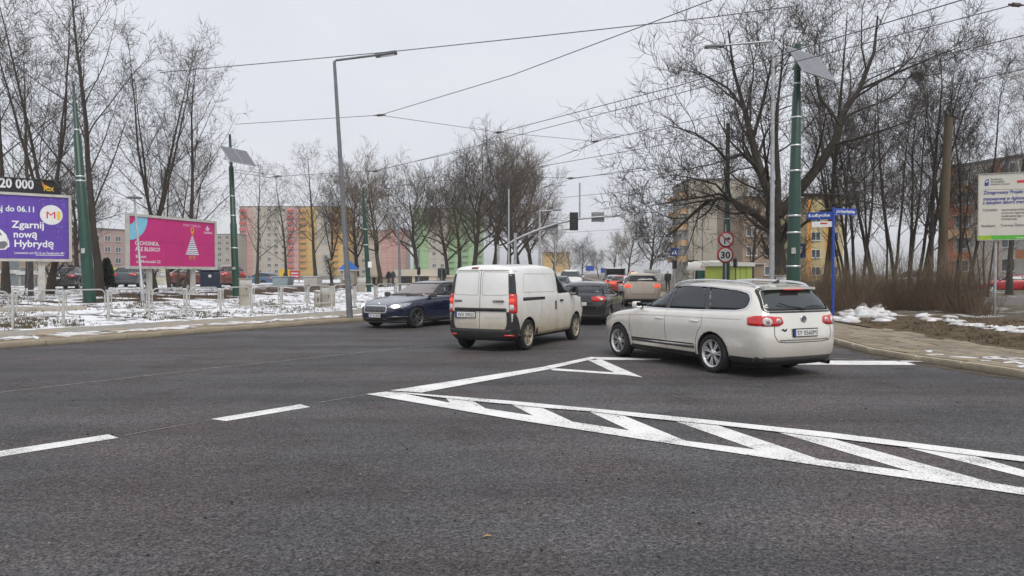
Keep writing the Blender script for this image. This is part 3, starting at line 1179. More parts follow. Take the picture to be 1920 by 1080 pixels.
# ---------------- the light beige estate car
def estate():
    paint = M('pale_beige_paint', (0.77, 0.745, 0.68), 0.20, metal=.28, var=.05, scale=2, coat=.9, dirt=(0.42, 0.33, 0.20), dirt_z=(0.0, 0.62))
    clean = M('pale_beige_clean', (0.77, 0.745, 0.68), .20, metal=.28, var=.04, coat=.9)
    rings = [
        half_ring(2.16, -2.16, .70, .19),
        half_ring(2.30, -2.29, .85, .20, cf=.5, cr=.35),
        half_ring(2.385, -2.37, .895, .36, cf=.5, cr=.35, wf=.72),
        half_ring(2.40, -2.40, .925, .58, cf=.5, cr=.32, wf=.72),
        half_ring(2.38, -2.365, .928, [(2.4, .70), (1.3, .80), (-2.4, .84)], cf=.5, cr=.30, wf=.72),
        half_ring(2.26, -2.335, .905, [(2.3, .77), (1.3, .915), (0, .945), (-2.4, .985)], cf=.5, cr=.27, wf=.72),
        half_ring(1.72, -2.325, .868, [(1.75, .895), (1.2, .955), (0, .975), (-2.4, 1.03)], cf=.22, cr=.25),
        half_ring(1.02, -2.305, .835, [(1.1, .995), (0, .995), (-2.4, 1.07)], cf=.35, cr=.22, bf=.1),
        half_ring(.66, -2.19, .755, [(.7, 1.20), (0, 1.22), (-2.4, 1.25)], cf=.3, cr=.2, bf=.1),
        half_ring(.22, -2.05, .645, [(.3, 1.405), (-.5, 1.44), (-2.1, 1.405)], cf=.22, cr=.18),
        half_ring(.12, -2.03, .595, [(.2, 1.445), (-.6, 1.48), (-2.1, 1.44)], cf=.2, cr=.18),
        half_ring(-.15, -1.85, .36, [(0, 1.485), (-.8, 1.515), (-2, 1.475)], cf=.2, cr=.18),
    ]
    c = Car('estate_car', 'pale beige estate car with roof rails turning left across the white stop line', 'car', rings, paint, 3)
    FX, RX = 1.46, -1.25
    dlo = [(.98, 1.015), (.62, 1.215), (.24, 1.385), (-.25, 1.425), (-.9, 1.415), (-1.62, 1.365), (-1.86, 1.315), (-1.95, 1.22), (-1.93, 1.10), (-1.72, 1.055), (-.9, 1.03), (0, 1.015)]
    dlo = rounded(dlo, .05, 3)
    c.cut_side(dlo)
    c.cut_x(rounded([(-.72, 1.015), (.72, 1.015), (.545, 1.395), (-.545, 1.395)], .06), -.6, 2.0)
    c.cut_x(rounded([(-.70, 1.06), (.70, 1.06), (.575, 1.385), (-.575, 1.385)], .07), -2.6, -.5)
    c.arches((FX, RX), .362, .56, .32)
    c.finish_body()
    c.lower_trim(lambda q: q.z < (.335 if q.x < -1.62 else .262))
    seats(c, (-.15,), z=1.0)
    for sd in ('left', 'right'):
        c.patch('front_window', sd, [(.96, 1.02), (.62, 1.215), (.24, 1.385), (.02, 1.41), (.02, 1.018)], m_glass, -.008, .08, .004)
        c.patch('rear_window', sd, [(.0, 1.018), (.0, 1.41), (-.25, 1.425), (-.85, 1.416), (-1.02, 1.035)], m_tint, -.008, .08, .004)
        c.patch('quarter_window', sd, [q for q in dlo if q[0] < -1.10] and rounded([(-1.10, 1.036), (-.94, 1.412), (-1.62, 1.365), (-1.86, 1.315), (-1.95, 1.22), (-1.93, 1.10), (-1.72, 1.055)], .04, 3), m_tint, -.008, .08, .004)
        c.patch('pillar', sd, [(.04, 1.015), (.03, 1.412), (-.035, 1.413), (-.06, 1.015)], m_gloss, -.002, .3, .03, smooth=False)
        c.patch('pillar', sd, [(-1.01, 1.035), (-.84, 1.418), (-.93, 1.414), (-1.12, 1.036)], m_gloss, -.002, .3, .03, smooth=False)
        # bright line under the windows
        c.strip('window_trim', [(sd, [(.98, 1.008), (0, 1.008), (-.9, 1.024), (-1.72, 1.048), (-1.95, 1.085)]), (sd, [(-1.95, 1.085), (-1.975, 1.22), (-1.88, 1.335), (-1.62, 1.385), (-.9, 1.435), (-.25, 1.443), (.24, 1.405)])], m_chrome, .017, .004)
        c.strip('side_moulding', [(sd, [(1.02, .40), (-.80, .415)])], m_chrome, .014, .006)
        c.strip('rub_strip', [(sd, [(1.02, .425), (-.80, .44)])], m_dark, .02, .004)
        c.strip('panel_gap', [
            (sd, [(1.06, .98), (1.06, .70), (1.03, .55), (.98, .26)]),
            (sd, [(-.03, 1.0), (-.04, .75), (-.06, .26)]),
            (sd, [(-.98, 1.02), (-1.02, .9), (-1.02, .78), (-.92, .66), (-.86, .5), (-.82, .26)]),
            (sd, [(1.06, .55), (1.06, .98), (1.0, 1.0)]),
            (sd, [(1.6, .80), (2.1, .62)]),
            (sd, [(.98, .265), (-.82, .265)])], m_dark, .009, .0015)
        c.strip('crease', [(sd, [(1.9, .79), (1.0, .862), (0, .885), (-1.9, .915)])], M('beige_crease', (0.46, 0.425, 0.36), .35, metal=.3, coat=.6), .012, .0012)
        c.patch('sill', sd, [(1.05, .19), (1.05, .268), (-.82, .268), (-.82, .19)], m_blackplastic, .004, .1, .02)
        for x in (.13, -.84):
            p, nn = c.hit(sd, x, .835, .018)
            h = bevel_box('door_handle', (.21, .03, .035), clean, .013, 3, c.root, p)
            q, nn = c.hit(sd, x, .80, .002)
        c.mirror(.80, .84, 1.05, clean, 1 if sd == 'left' else -1, (.13, .17, .13))
        # lamps: side part wraps to the rear
        sg = 1 if sd == 'left' else -1
        c.patch('tail_lamp', sd, rounded([(-2.02, .955), (-2.04, .835), (-2.24, .825), (-2.25, .985), (-2.15, .985)], .03, 3), m_redlens, .009, .05, .02)
        c.patch('headlamp', sd, rounded([(2.02, .80), (1.72, .84), (1.80, .76), (2.1, .66), (2.2, .70)], .03, 3), m_headglass, .006, .05, .02)
        # roof rail
        pts = []
        for x, dz in ((.10, .0), (.03, .022), (-.08, .042), (-.3, .052), (-.7, .056), (-1.2, .056), (-1.55, .052), (-1.72, .044), (-1.84, .026), (-1.92, .0)):
            p, nn = c.hit('top', x, sg * .56)
            pts.append((x, sg * .575, p.z + dz))
        rl = MB()
        rl.tube(pts, [.016] + [.021] * 8 + [.016], 8)
        rl.build('roof_rail', m_chrome, c.root)
    # rear
    c.patch('windscreen', 'front', rounded([(-.75, 1.01), (.75, 1.01), (.565, 1.40), (-.565, 1.40)], .06), m_glass, -.006, .1, .004)
    c.patch('rear_screen', 'rear', rounded([(-.715, 1.05), (.715, 1.05), (.59, 1.39), (-.59, 1.39)], .07), m_reartint, -.006, .08, .004)
    sgk = rounded([(-.725, 1.04), (.725, 1.04), (.60, 1.40), (-.60, 1.40)], .08, 4)
    c.strip('screen_seal', [('rear', sgk + sgk[:1])], m_gloss, .03, .003)
    sp = MB()
    n = 9
    top, low = [], []
    for k in range(n):
        y = -.53 + 1.06 * k / (n - 1)
        e = 1 - (abs(y) / .53) ** 4 * .5
        p, nn = c.hit('top', -1.93, y * .98)
        top.append(((-1.88, y, p.z + .004), (-2.07 - .05 * e, y * 1.02, 1.412 + .018 * e), (-2.065 - .05 * e, y * 1.02, 1.378 + .012 * e), (-1.99, y, 1.375)))
    vs = [q for r in top for q in r]
    fs = []
    for k in range(n - 1):
        for j in range(3):
            fs.append((k * 4 + j, k * 4 + j + 1, (k + 1) * 4 + j + 1, (k + 1) * 4 + j))
    fs += [(0, 1, 2, 3), tuple((n - 1) * 4 + j for j in (3, 2, 1, 0))]
    sp.add(vs, fs)
    spo = sp.build('spoiler', paint, c.root)
    hb = MB()
    hb.box((-2.135, 0, 1.386), (.05, .40, .014))
    hb.build('brake_lamp', m_redlens, spo)
    for sg in (1, -1):
        poly = rounded([(sg * .45, .965), (sg * .80, .985), (sg * .80, .825), (sg * .52, .825), (sg * .42, .87)], .03, 3)
        if sg < 0: poly = poly[::-1]
        tl = c.patch('tail_lamp', 'rear', poly, m_redlens, .010, .05, .02)
        for (y, z, rr, mt) in ((.70, .895, .066, m_clearlens), (.52, .905, .040, m_clearlens)):
            c.patch('lamp_lens', 'rear', ellipse(sg * y, z, rr, rr * 1.0, 18) if sg > 0 else ellipse(sg * y, z, rr, rr, 18)[::-1], mt, .016, .05, .01, parent=tl)
            c.patch('lamp_ring', 'rear', ellipse(sg * y, z, rr * .45, rr * .45, 14), M('lamp_core', (0.34, .27, .26), .2, coat=1), .021, .05, .01, parent=tl)
    c.strip('panel_gap', [('rear', [(-.735, 1.05), (-.68, .985)]), ('rear', [(.735, 1.05), (.68, .985)]),
                          ('rear', [(-.60, .825), (-.61, .68), (-.55, .585), (-.4, .568), (.4, .568), (.55, .585), (.61, .68), (.60, .825)])], m_dark, .011, .002)
    c.strip('tailgate_lip', [('rear', [(-.52, .605), (.52, .605)])], m_chrome, .02, .008)
    c.patch('rear_valance', 'rear', [(-.86, .19), (-.88, .345), (.88, .345), (.86, .19)], m_blackplastic, .006, .08, .02)
    c.plate('rear', 0.0, .715, 'SY 0560M', .50, .105)
    # round badge with its monogram
    p, nn = c.hit('rear', 0, .925, .008)
    bd = MB()
    bd.lathe([(.046, -.004), (.058, -.008), (.062, 0), (.058, .006)], 26, 'X', (0, 0, 0))
    bd.mi = 1
    bd.lathe([(.0005, -.003), (.048, -.003)], 24, 'X', (0, 0, 0))
    b = bd.build('badge', [m_chrome, M('badge_blue', (0.08, 0.10, 0.14), .3)], c.root)
    b.location = p
    B = Matrix.Rotation(-math.pi / 2, 4, 'Z')
    text('V', .052, m_chrome, 'monogram', b, Matrix.Translation((-.006, 0, .006)) @ B, bold=.001, align='CENTER')
    text('W', .052, m_chrome, 'monogram', b, Matrix.Translation((-.006, 0, -.040)) @ B, bold=.001, align='CENTER')
    # fish sticker
    c.patch('sticker', 'rear', [(.50, .76), (.44, .785), (.41, .765), (.36, .795), (.375, .75), (.42, .735), (.46, .76)], m_ink, .004, .05, 0)
    # wiper
    wp = MB()
    for seq in ([(-.05, 1.05), (-.02, 1.08), (.3, 1.125), (.42, 1.16)], [(.02, 1.07), (-.2, 1.12), (-.5, 1.105)]):
        wp.tube([c.hit('rear', a, bb, .03)[0] for a, bb in seq], .010, 6)
    wo = wp.build('wiper', m_gloss, c.root)
    ex = MB()
    ex.tube([(-2.1, -.55, .235), (-2.36, -.55, .225)], .037, 12, False)
    ex.build('exhaust_pipe', m_chrome, c.root)
    an = MB()
    p, nn = c.hit('top', -1.75, 0)
    an.add([(-1.68, -.02, p.z), (-1.68, .02, p.z), (-1.82, .02, p.z), (-1.82, -.02, p.z), (-1.85, 0, p.z + .07), (-1.80, 0, p.z + .055)], [(0, 1, 5), (1, 2, 4, 5), (2, 3, 4), (3, 0, 5, 4)])
    an.build('aerial_fin', m_gloss, c.root)
    c.wheels((FX, RX), 1.60, .322, .215, 7, m_alloy, 'twin')
    ub = MB()
    ub.box((0, 0, .235), (4.0, 1.30, .14))  # box enlarged to block light and deepen the shadow under the car
    ub.build('underbody', m_dark, c.root)
    return c

# ---------------- the white panel van
def van():
    paint = M('van_white_paint', (0.79, 0.79, 0.775), 0.36, var=.05, scale=2, coat=.5, dirt=(0.36, 0.285, 0.165), dirt_z=(0.15, 1.5))
    gap = M('van_gap', (0.10, 0.095, 0.085), .8)
    rings = [
        half_ring(2.0, -2.06, .68, .23),
        half_ring(2.12, -2.14, .83, .25, cr=.18, wr=.92),
        half_ring(2.18, -2.18, .862, .44, cr=.16, wr=.93),
        half_ring(2.19, -2.185, .884, .68, cr=.15, wr=.94),
        half_ring(2.16, -2.17, .886, [(2.2, .84), (1.2, .93), (-2.2, .93)], cr=.14, wr=.94),
        half_ring(2.03, -2.16, .877, [(2.1, .95), (1.4, 1.07), (-2.2, 1.08)], cr=.13, wr=.94),
        half_ring(1.68, -2.15, .868, [(1.7, 1.07), (1.2, 1.13), (-2.2, 1.16)], cf=.2, cr=.13, wr=.94),
        half_ring(1.32, -2.14, .855, [(1.4, 1.16), (.8, 1.16), (-2.2, 1.24)], cf=.35, cr=.13, wr=.94, bf=.12),
        half_ring(.90, -2.12, .815, [(.9, 1.44), (0, 1.46), (-2.2, 1.48)], cf=.28, cr=.13, wr=.94, bf=.1),
        half_ring(.46, -2.075, .755, [(.5, 1.69), (0, 1.71), (-2.1, 1.69)], cf=.2, cr=.14, wr=.94),
        half_ring(.34, -2.05, .705, [(.4, 1.74), (-.3, 1.765), (-2.1, 1.735)], cf=.2, cr=.14, wr=.94),
        half_ring(.0, -1.8, .42, [(.3, 1.79), (-.3, 1.825), (-2.1, 1.79)], cf=.2, cr=.2),
    ]
    c = Car('panel_van', 'muddy white panel van with twin rear doors and black bumper', 'van', rings, paint, 3)
    FX, RX = 1.36, -1.45
    win = rounded([(1.16, 1.17), (.86, 1.42), (.60, 1.60), (.22, 1.62), (.16, 1.165)], .05, 3)
    # door opening with sloping lower edge
    c.cut_side(win)
    c.cut_x(rounded([(-.72, 1.18), (.72, 1.18), (.62, 1.665), (-.62, 1.665)], .06), 0.05, 2.1)
    c.arches((FX, RX), .372, .55, .325)
    c.finish_body()
    c.lower_trim(lambda q: q.z < (.45 if q.x < -1.8 or q.x > 1.75 else .30))
    seats(c, (.12,), z=1.13, h=.46)
    for sd in ('left', 'right'):
        sg = 1 if sd == 'left' else -1
        c.patch('door_window', sd, win, glass_mat('van_glass', (.42, .50, .44)), -.008, .08, .004)
        c.strip('window_seal', [(sd, win + win[:1])], m_gloss, .022, .002)
        # blanked window panels pressed into the side
        blank = rounded([(.02, 1.20), (-.02, 1.60), (-1.55, 1.60), (-1.70, 1.22)], .07, 4)
        c.patch('blank_panel', sd, blank, paint, -.010, .1, 0)
        c.strip('panel_edge', [(sd, blank + blank[:1])], M('van_panel_edge', (0.40, 0.385, 0.35), .6), .012, .003)
        c.patch('slide_rail', sd, [(-.62, 1.045), (-.62, 1.105), (-1.72, 1.115), (-1.72, 1.045)], m_gloss, .004, .1, .01)
        c.strip('panel_gap', [(sd, [(.16, 1.66), (.12, 1.15), (.10, .9), (.08, .33)]), (sd, [(-.80, 1.05), (-.82, .8), (-.86, .65)]),
                              (sd, [(1.22, 1.14), (1.20, .9), (1.10, .72), (.98, .45), (.96, .33)]), (sd, [(-1.05, .33), (.96, .33)])], gap, .010, .0015)
        for x, z, hh in ((-.03, .90, .20), ):
            p, nn = c.hit(sd, x, z, .014)
            bevel_box('door_handle', (.035, .03, hh), m_gloss, .012, 3, c.root, p)
        p, nn = c.hit(sd, .33, .995, .014)
        bevel_box('door_handle', (.17, .03, .045), m_gloss, .014, 3, c.root, p)
        c.patch('bumper_side', sd, rounded([(-1.84, .26), (-1.86, .50), (-1.95, .66), (-2.05, .78), (-2.14, .84), (-2.14, .26)], .03), m_blackplastic, .016, .06, .02)
        c.patch('sill', sd, [(1.0, .24), (1.0, .31), (-1.06, .31), (-1.06, .24)], m_blackplastic, .006, .1, .02)
        c.patch('mud_guard', sd, rounded([(-1.03, .26), (-1.07, .40), (-.98, .47), (-.90, .26)], .03), m_blackplastic, .006, .06, .02)
        c.patch('front_bumper', sd, [(1.74, .26), (1.76, .55), (2.2, .58), (2.2, .26)], m_blackplastic, .006, .06, .02)
        c.patch('headlamp', sd, rounded([(1.70, .93), (1.82, .76), (2.12, .72), (2.14, .86), (1.9, 1.0)], .03), m_headglass, .006, .05, .02)
        # tall rear lamp cluster on the corner
        u0 = -45 if sd == 'left' else 45
        base = 2.16 * .7071 + .86 * .7071
        def cl(nm, z0, z1, mt, off, w0=-.13, w1=.115, par=None):
            q = [(w0, z0), (w1, z0), (w1 * .98, z1), (w0 * .9, z1)]
            # the ray runs towards the corner; u grows to the car's left of the ray
            cu = (2.13 * math.sin(R(u0)) + sg * .835 * math.cos(R(u0)))
            poly = rounded([(cu + a * (sg if True else 1), b) for a, b in q], .025)
            return c.patch(nm, u0, poly, mt, off, .05, .02, parent=par)
        cl('lamp_surround', 1.16, 1.60, m_gloss, .006, -.075, .085)
        tl = cl('tail_lamp', .80, 1.19, m_redlens, .012, -.085, .10)
        cl('lamp_lens', .86, .97, m_clearlens, .017, -.08, .01, tl)
        cl('lamp_lens', 1.03, 1.09, m_redlit, .017, -.08, .02, tl)
        c.mirror(.98, .87, 1.20, m_blackplastic, sg, (.12, .20, .22))
    # rear doors
    c.patch('windscreen', 'front', rounded([(-.75, 1.17), (.75, 1.17), (.64, 1.67), (-.64, 1.67)], .06), m_glass, -.006, .1, .004)
    for sg in (1, -1):
        pan = rounded([(sg * .05, 1.16), (sg * .69, 1.17), (sg * .655, 1.64), (sg * .05, 1.645)], .05, 4)
        if sg < 0: pan = pan[::-1]
        c.patch('door_panel', 'rear', pan, paint, -.007, .08, 0)
        c.strip('panel_edge', [('rear', pan + pan[:1])], MATS['van_panel_edge'], .012, .003)
        lo = rounded([(sg * .10, .56), (sg * .62, .56), (sg * .66, .70), (sg * .10, .70)], .05, 3)
        c.strip('panel_edge', [('rear', lo + lo[:1])], MATS['van_panel_edge'], .009, .002)
    c.strip('panel_gap', [('rear', [(0, 1.74), (0, .46)]), ('rear', [(-.73, 1.655), (-.755, 1.1), (-.765, .62), (-.72, .50), (-.6, .465), (.6, .465), (.72, .50), (.765, .62), (.755, 1.1), (.73, 1.655)]),
                          ('rear', [(-.72, 1.668), (.72, 1.668)])], gap, .013, .0015)
    c.patch('door_trim', 'rear', rounded([(-.66, .835), (.66, .835), (.65, .90), (-.65, .90)], .02), m_blackplastic, .018, .1, .02)
    c.patch('rear_bumper', 'rear', rounded([(-.80, .25), (-.82, .47), (.82, .47), (.80, .25)], .03), m_blackplastic, .028, .08, .05)
    for sg in (1, -1):
        c.patch('reflector', 'rear', [(sg * .60, .335), (sg * .78, .335), (sg * .78, .37), (sg * .60, .37)][::sg], m_redlens, .034, .08, .01)
    c.patch('brake_lamp', 'rear', rounded([(.10, 1.70), (.27, 1.70), (.27, 1.735), (.10, 1.735)], .012), M('dull_red', (.22, .06, .045), .4), .008, .05, .012)
    c.plate('rear', .36, .755, 'WX 5902S', .50, .11)
    for (y, s_, t_) in ((.66, .052, 'DACIA'), (-.33, .056, 'DOKKER')):
        p, nn = c.hit('rear', y, 1.02, .020)
        text(t_, s_, m_ink, 'lettering', c.root, Matrix.Translation(p) @ Matrix.Rotation(-math.pi / 2, 4, 'Z'), bold=.003, align='LEFT', extrude=.002, xs=1.25)
    c.patch('filler_flap', 'right', rounded([(-1.25, .86), (-1.25, .98), (-1.10, .98), (-1.10, .86)], .02), paint, .002, .05, 0)
    c.wheels((FX, RX), 1.51, .325, .20, 5, m_alloydirty, 'wide')
    ub = MB()
    ub.box((0, 0, .28), (3.8, 1.25, .14))
    ub.build('underbody', m_dark, c.root)
    return c

# ---------------- the dark blue liftback coming the other way
def liftback():
    paint = M('deep_blue_paint', (0.009, 0.016, 0.050), 0.2, metal=.3, var=.15, scale=2, coat=1.0, dirt=(0.10, 0.09, 0.08), dirt_z=(0.05, 0.5))
    rings = [
        half_ring(2.22, -2.2, .70, .17),
        half_ring(2.36, -2.34, .86, .18, cf=.45, cr=.35, wf=.74),
        half_ring(2.43, -2.40, .905, .34, cf=.45, cr=.35, wf=.74),
        half_ring(2.44, -2.43, .93, .55, cf=.45, cr=.32, wf=.74),
        half_ring(2.415, -2.42, .932, [(2.4, .66), (1.3, .78), (-2.4, .84)], cf=.45, cr=.3, wf=.74),
        half_ring(2.34, -2.39, .905, [(2.35, .735), (1.3, .90), (0, .93), (-2.4, .98)], cf=.45, cr=.27, wf=.74),
        half_ring(1.80, -2.33, .87, [(1.8, .87), (1.2, .945), (0, .955), (-2.4, 1.02)], cf=.2, cr=.25),
        half_ring(1.10, -2.05, .83, [(1.1, .985), (0, .975), (-2.2, 1.05)], cf=.35, cr=.25, bf=.12),
        half_ring(.72, -1.62, .745, [(.7, 1.19), (0, 1.2), (-1.7, 1.23)], cf=.3, cr=.25, bf=.1),
        half_ring(.28, -1.16, .63, [(.3, 1.375), (-.4, 1.41), (-1.2, 1.38)], cf=.22, cr=.2),
        half_ring(.16, -1.05, .575, [(.2, 1.415), (-.4, 1.445), (-1.1, 1.42)], cf=.2, cr=.2),
        half_ring(-.1, -.85, .34, [(.1, 1.45), (-.4, 1.47), (-1.1, 1.45)], cf=.2, cr=.2),
    ]
    c = Car('saloon_car', 'dark blue saloon car with lit headlamps coming towards the camera beside the kerb', 'car', rings, paint, 3)
    FX, RX = 1.53, -1.31
    dlo = rounded([(1.02, .995), (.66, 1.20), (.28, 1.36), (-.3, 1.40), (-.9, 1.365), (-1.35, 1.24), (-1.62, 1.10), (-1.5, 1.035), (0, 1.0)], .04, 3)
    c.cut_side(dlo)
    c.cut_x(rounded([(-.74, 1.0), (.74, 1.0), (.565, 1.375), (-.565, 1.375)], .06), -.4, 2.1)
    c.arches((FX, RX), .365, .56, .33)
    c.finish_body()
    c.lower_trim(lambda q: q.z < .25)
    seats(c, (.05, -.75), z=.98)
    for sd in ('left', 'right'):
        sg = 1 if sd == 'left' else -1
        c.patch('front_window', sd, [(1.0, 1.0), (.66, 1.20), (.28, 1.36), (.02, 1.388), (.02, 1.002)], m_glass, -.008, .08, .004)
        c.patch('rear_window', sd, [(-.02, 1.002), (-.02, 1.39), (-.3, 1.40), (-.9, 1.365), (-1.35, 1.24), (-1.62, 1.10), (-1.5, 1.035)], m_tint, -.008, .08, .004)
        c.patch('pillar', sd, [(.04, 1.0), (.03, 1.395), (-.05, 1.398), (-.07, 1.0)], m_gloss, -.002, .3, .03, smooth=False)
        c.strip('window_trim', [(sd, [(1.02, .985), (0, .99), (-1.5, 1.022), (-1.64, 1.10)])], m_chrome, .016, .004)
        c.strip('panel_gap', [(sd, [(1.10, .96), (1.08, .6), (1.02, .26)]), (sd, [(-.02, .99), (-.05, .26)]), (sd, [(-1.05, 1.0), (-1.05, .8), (-.9, .5), (-.87, .26)])], m_dark, .010, .0015)
        c.strip('side_moulding', [(sd, [(1.0, .30), (-.85, .30)])], m_chrome, .014, .004)
        for x in (.18, -.82):
            p, nn = c.hit(sd, x, .84, .016)
            bevel_box('door_handle', (.20, .03, .035), paint, .013, 3, c.root, p)
        c.mirror(.86, .87, 1.02, paint, sg, (.12, .21, .14))
        c.patch('tail_lamp', sd, rounded([(-2.05, .90), (-2.05, .82), (-2.28, .78), (-2.28, .93)], .02), m_redlens, .008, .05, .02)
        # headlamp on the corner
        for side_, poly in (('front', rounded([(sg * .46, .64), (sg * .50, .735), (sg * .72, .765), (sg * .83, .75), (sg * .80, .63)], .02)),):
            q = poly if sg > 0 else poly[::-1]
            hl = c.patch('headlamp', side_, q, m_headglass, .010, .05, .02)
            c.patch('lamp_reflector', side_, ellipse(sg * .66, .69, .085, .042, 16), m_headlit, .017, .04, .01, parent=hl)
        c.patch('headlamp', sd, rounded([(1.72, .80), (1.86, .70), (2.22, .635), (2.30, .72), (2.1, .775)], .02), m_headglass, .008, .05, .02)
        fg = rounded([(sg * .50, .30), (sg * .84, .31), (sg * .82, .40), (sg * .56, .40)], .02)
        fgp = c.patch('air_intake', 'front', fg if sg > 0 else fg[::-1], m_gloss, .006, .06, .02)
        c.strip('intake_trim', [('front', [(sg * .48, .365), (sg * .86, .385)])], m_chrome, .02, .012)
    gr = rounded([(-.42, .50), (.42, .50), (.45, .62), (.40, .695), (-.40, .695), (-.45, .62)], .03)
    g = c.patch('grille', 'front', gr, m_gloss, .006, .06, .02)
    c.strip('grille_frame', [('front', gr + gr[:1])], m_chrome, .028, .014)
    c.strip('grille_bar', [('front', [(-.40 + .05 * k, .51), (-.40 + .05 * k, .69)]) for k in range(17)], M('dull_chrome', (.3, .3, .31), .3, metal=.8), .012, .012)
    p, nn = c.hit('front', 0, .745, .008)
    bd = MB()
    bd.lathe([(.001, .010), (.045, .008), (.058, .002), (.06, -.01)], 22, 'X')
    b = bd.build('badge', m_chrome, c.root)
    b.location = p
    c.patch('air_intake', 'front', rounded([(-.45, .22), (.45, .22), (.40, .32), (-.40, .32)], .03), m_gloss, .006, .06, .02)
    c.strip('intake_trim', [('front', [(-.86, .245), (-.45, .225), (.45, .225), (.86, .245)])], m_chrome, .018, .010)
    c.plate('front', 0, .41, 'SY 9130M', .50, .11)
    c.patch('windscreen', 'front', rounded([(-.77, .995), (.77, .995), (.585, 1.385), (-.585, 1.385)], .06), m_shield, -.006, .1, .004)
    c.strip('screen_seal', [('front', (lambda q: q + q[:1])(rounded([(-.78, .992), (.78, .992), (.59, 1.39), (-.59, 1.39)], .06)))], m_gloss, .025, .002)
    wp = MB()
    for seq in ([(.1, 1.0), (.45, 1.02), (.70, 1.05)], [(-.55, 1.0), (-.1, 1.02), (.15, 1.04)]):
        wp.tube([c.hit('front', a, bb, .025)[0] for a, bb in seq], .011, 6)
    wp.build('wiper', m_gloss, c.root)
    db = MB()
    db.box((.75, 0, 1.0), (.55, 1.3, .05))
    db.build('dashboard', M('dash_grey', (.10, .09, .085), .8), c.root)
    c.strip('bonnet_gap', [('top', [(1.15, .72), (1.9, .66), (2.25, .52)]), ('top', [(1.15, -.72), (1.9, -.66), (2.25, -.52)])], m_dark, .010, .002)
    c.wheels((FX, RX), 1.61, .332, .225, 5, M('dark_alloy', (.10, .10, .10), .4, metal=.6), 'wide')
    ub = MB()
    ub.box((0, 0, .22), (4.0, 1.2, .1))
    ub.build('underbody', m_dark, c.root)
    return c

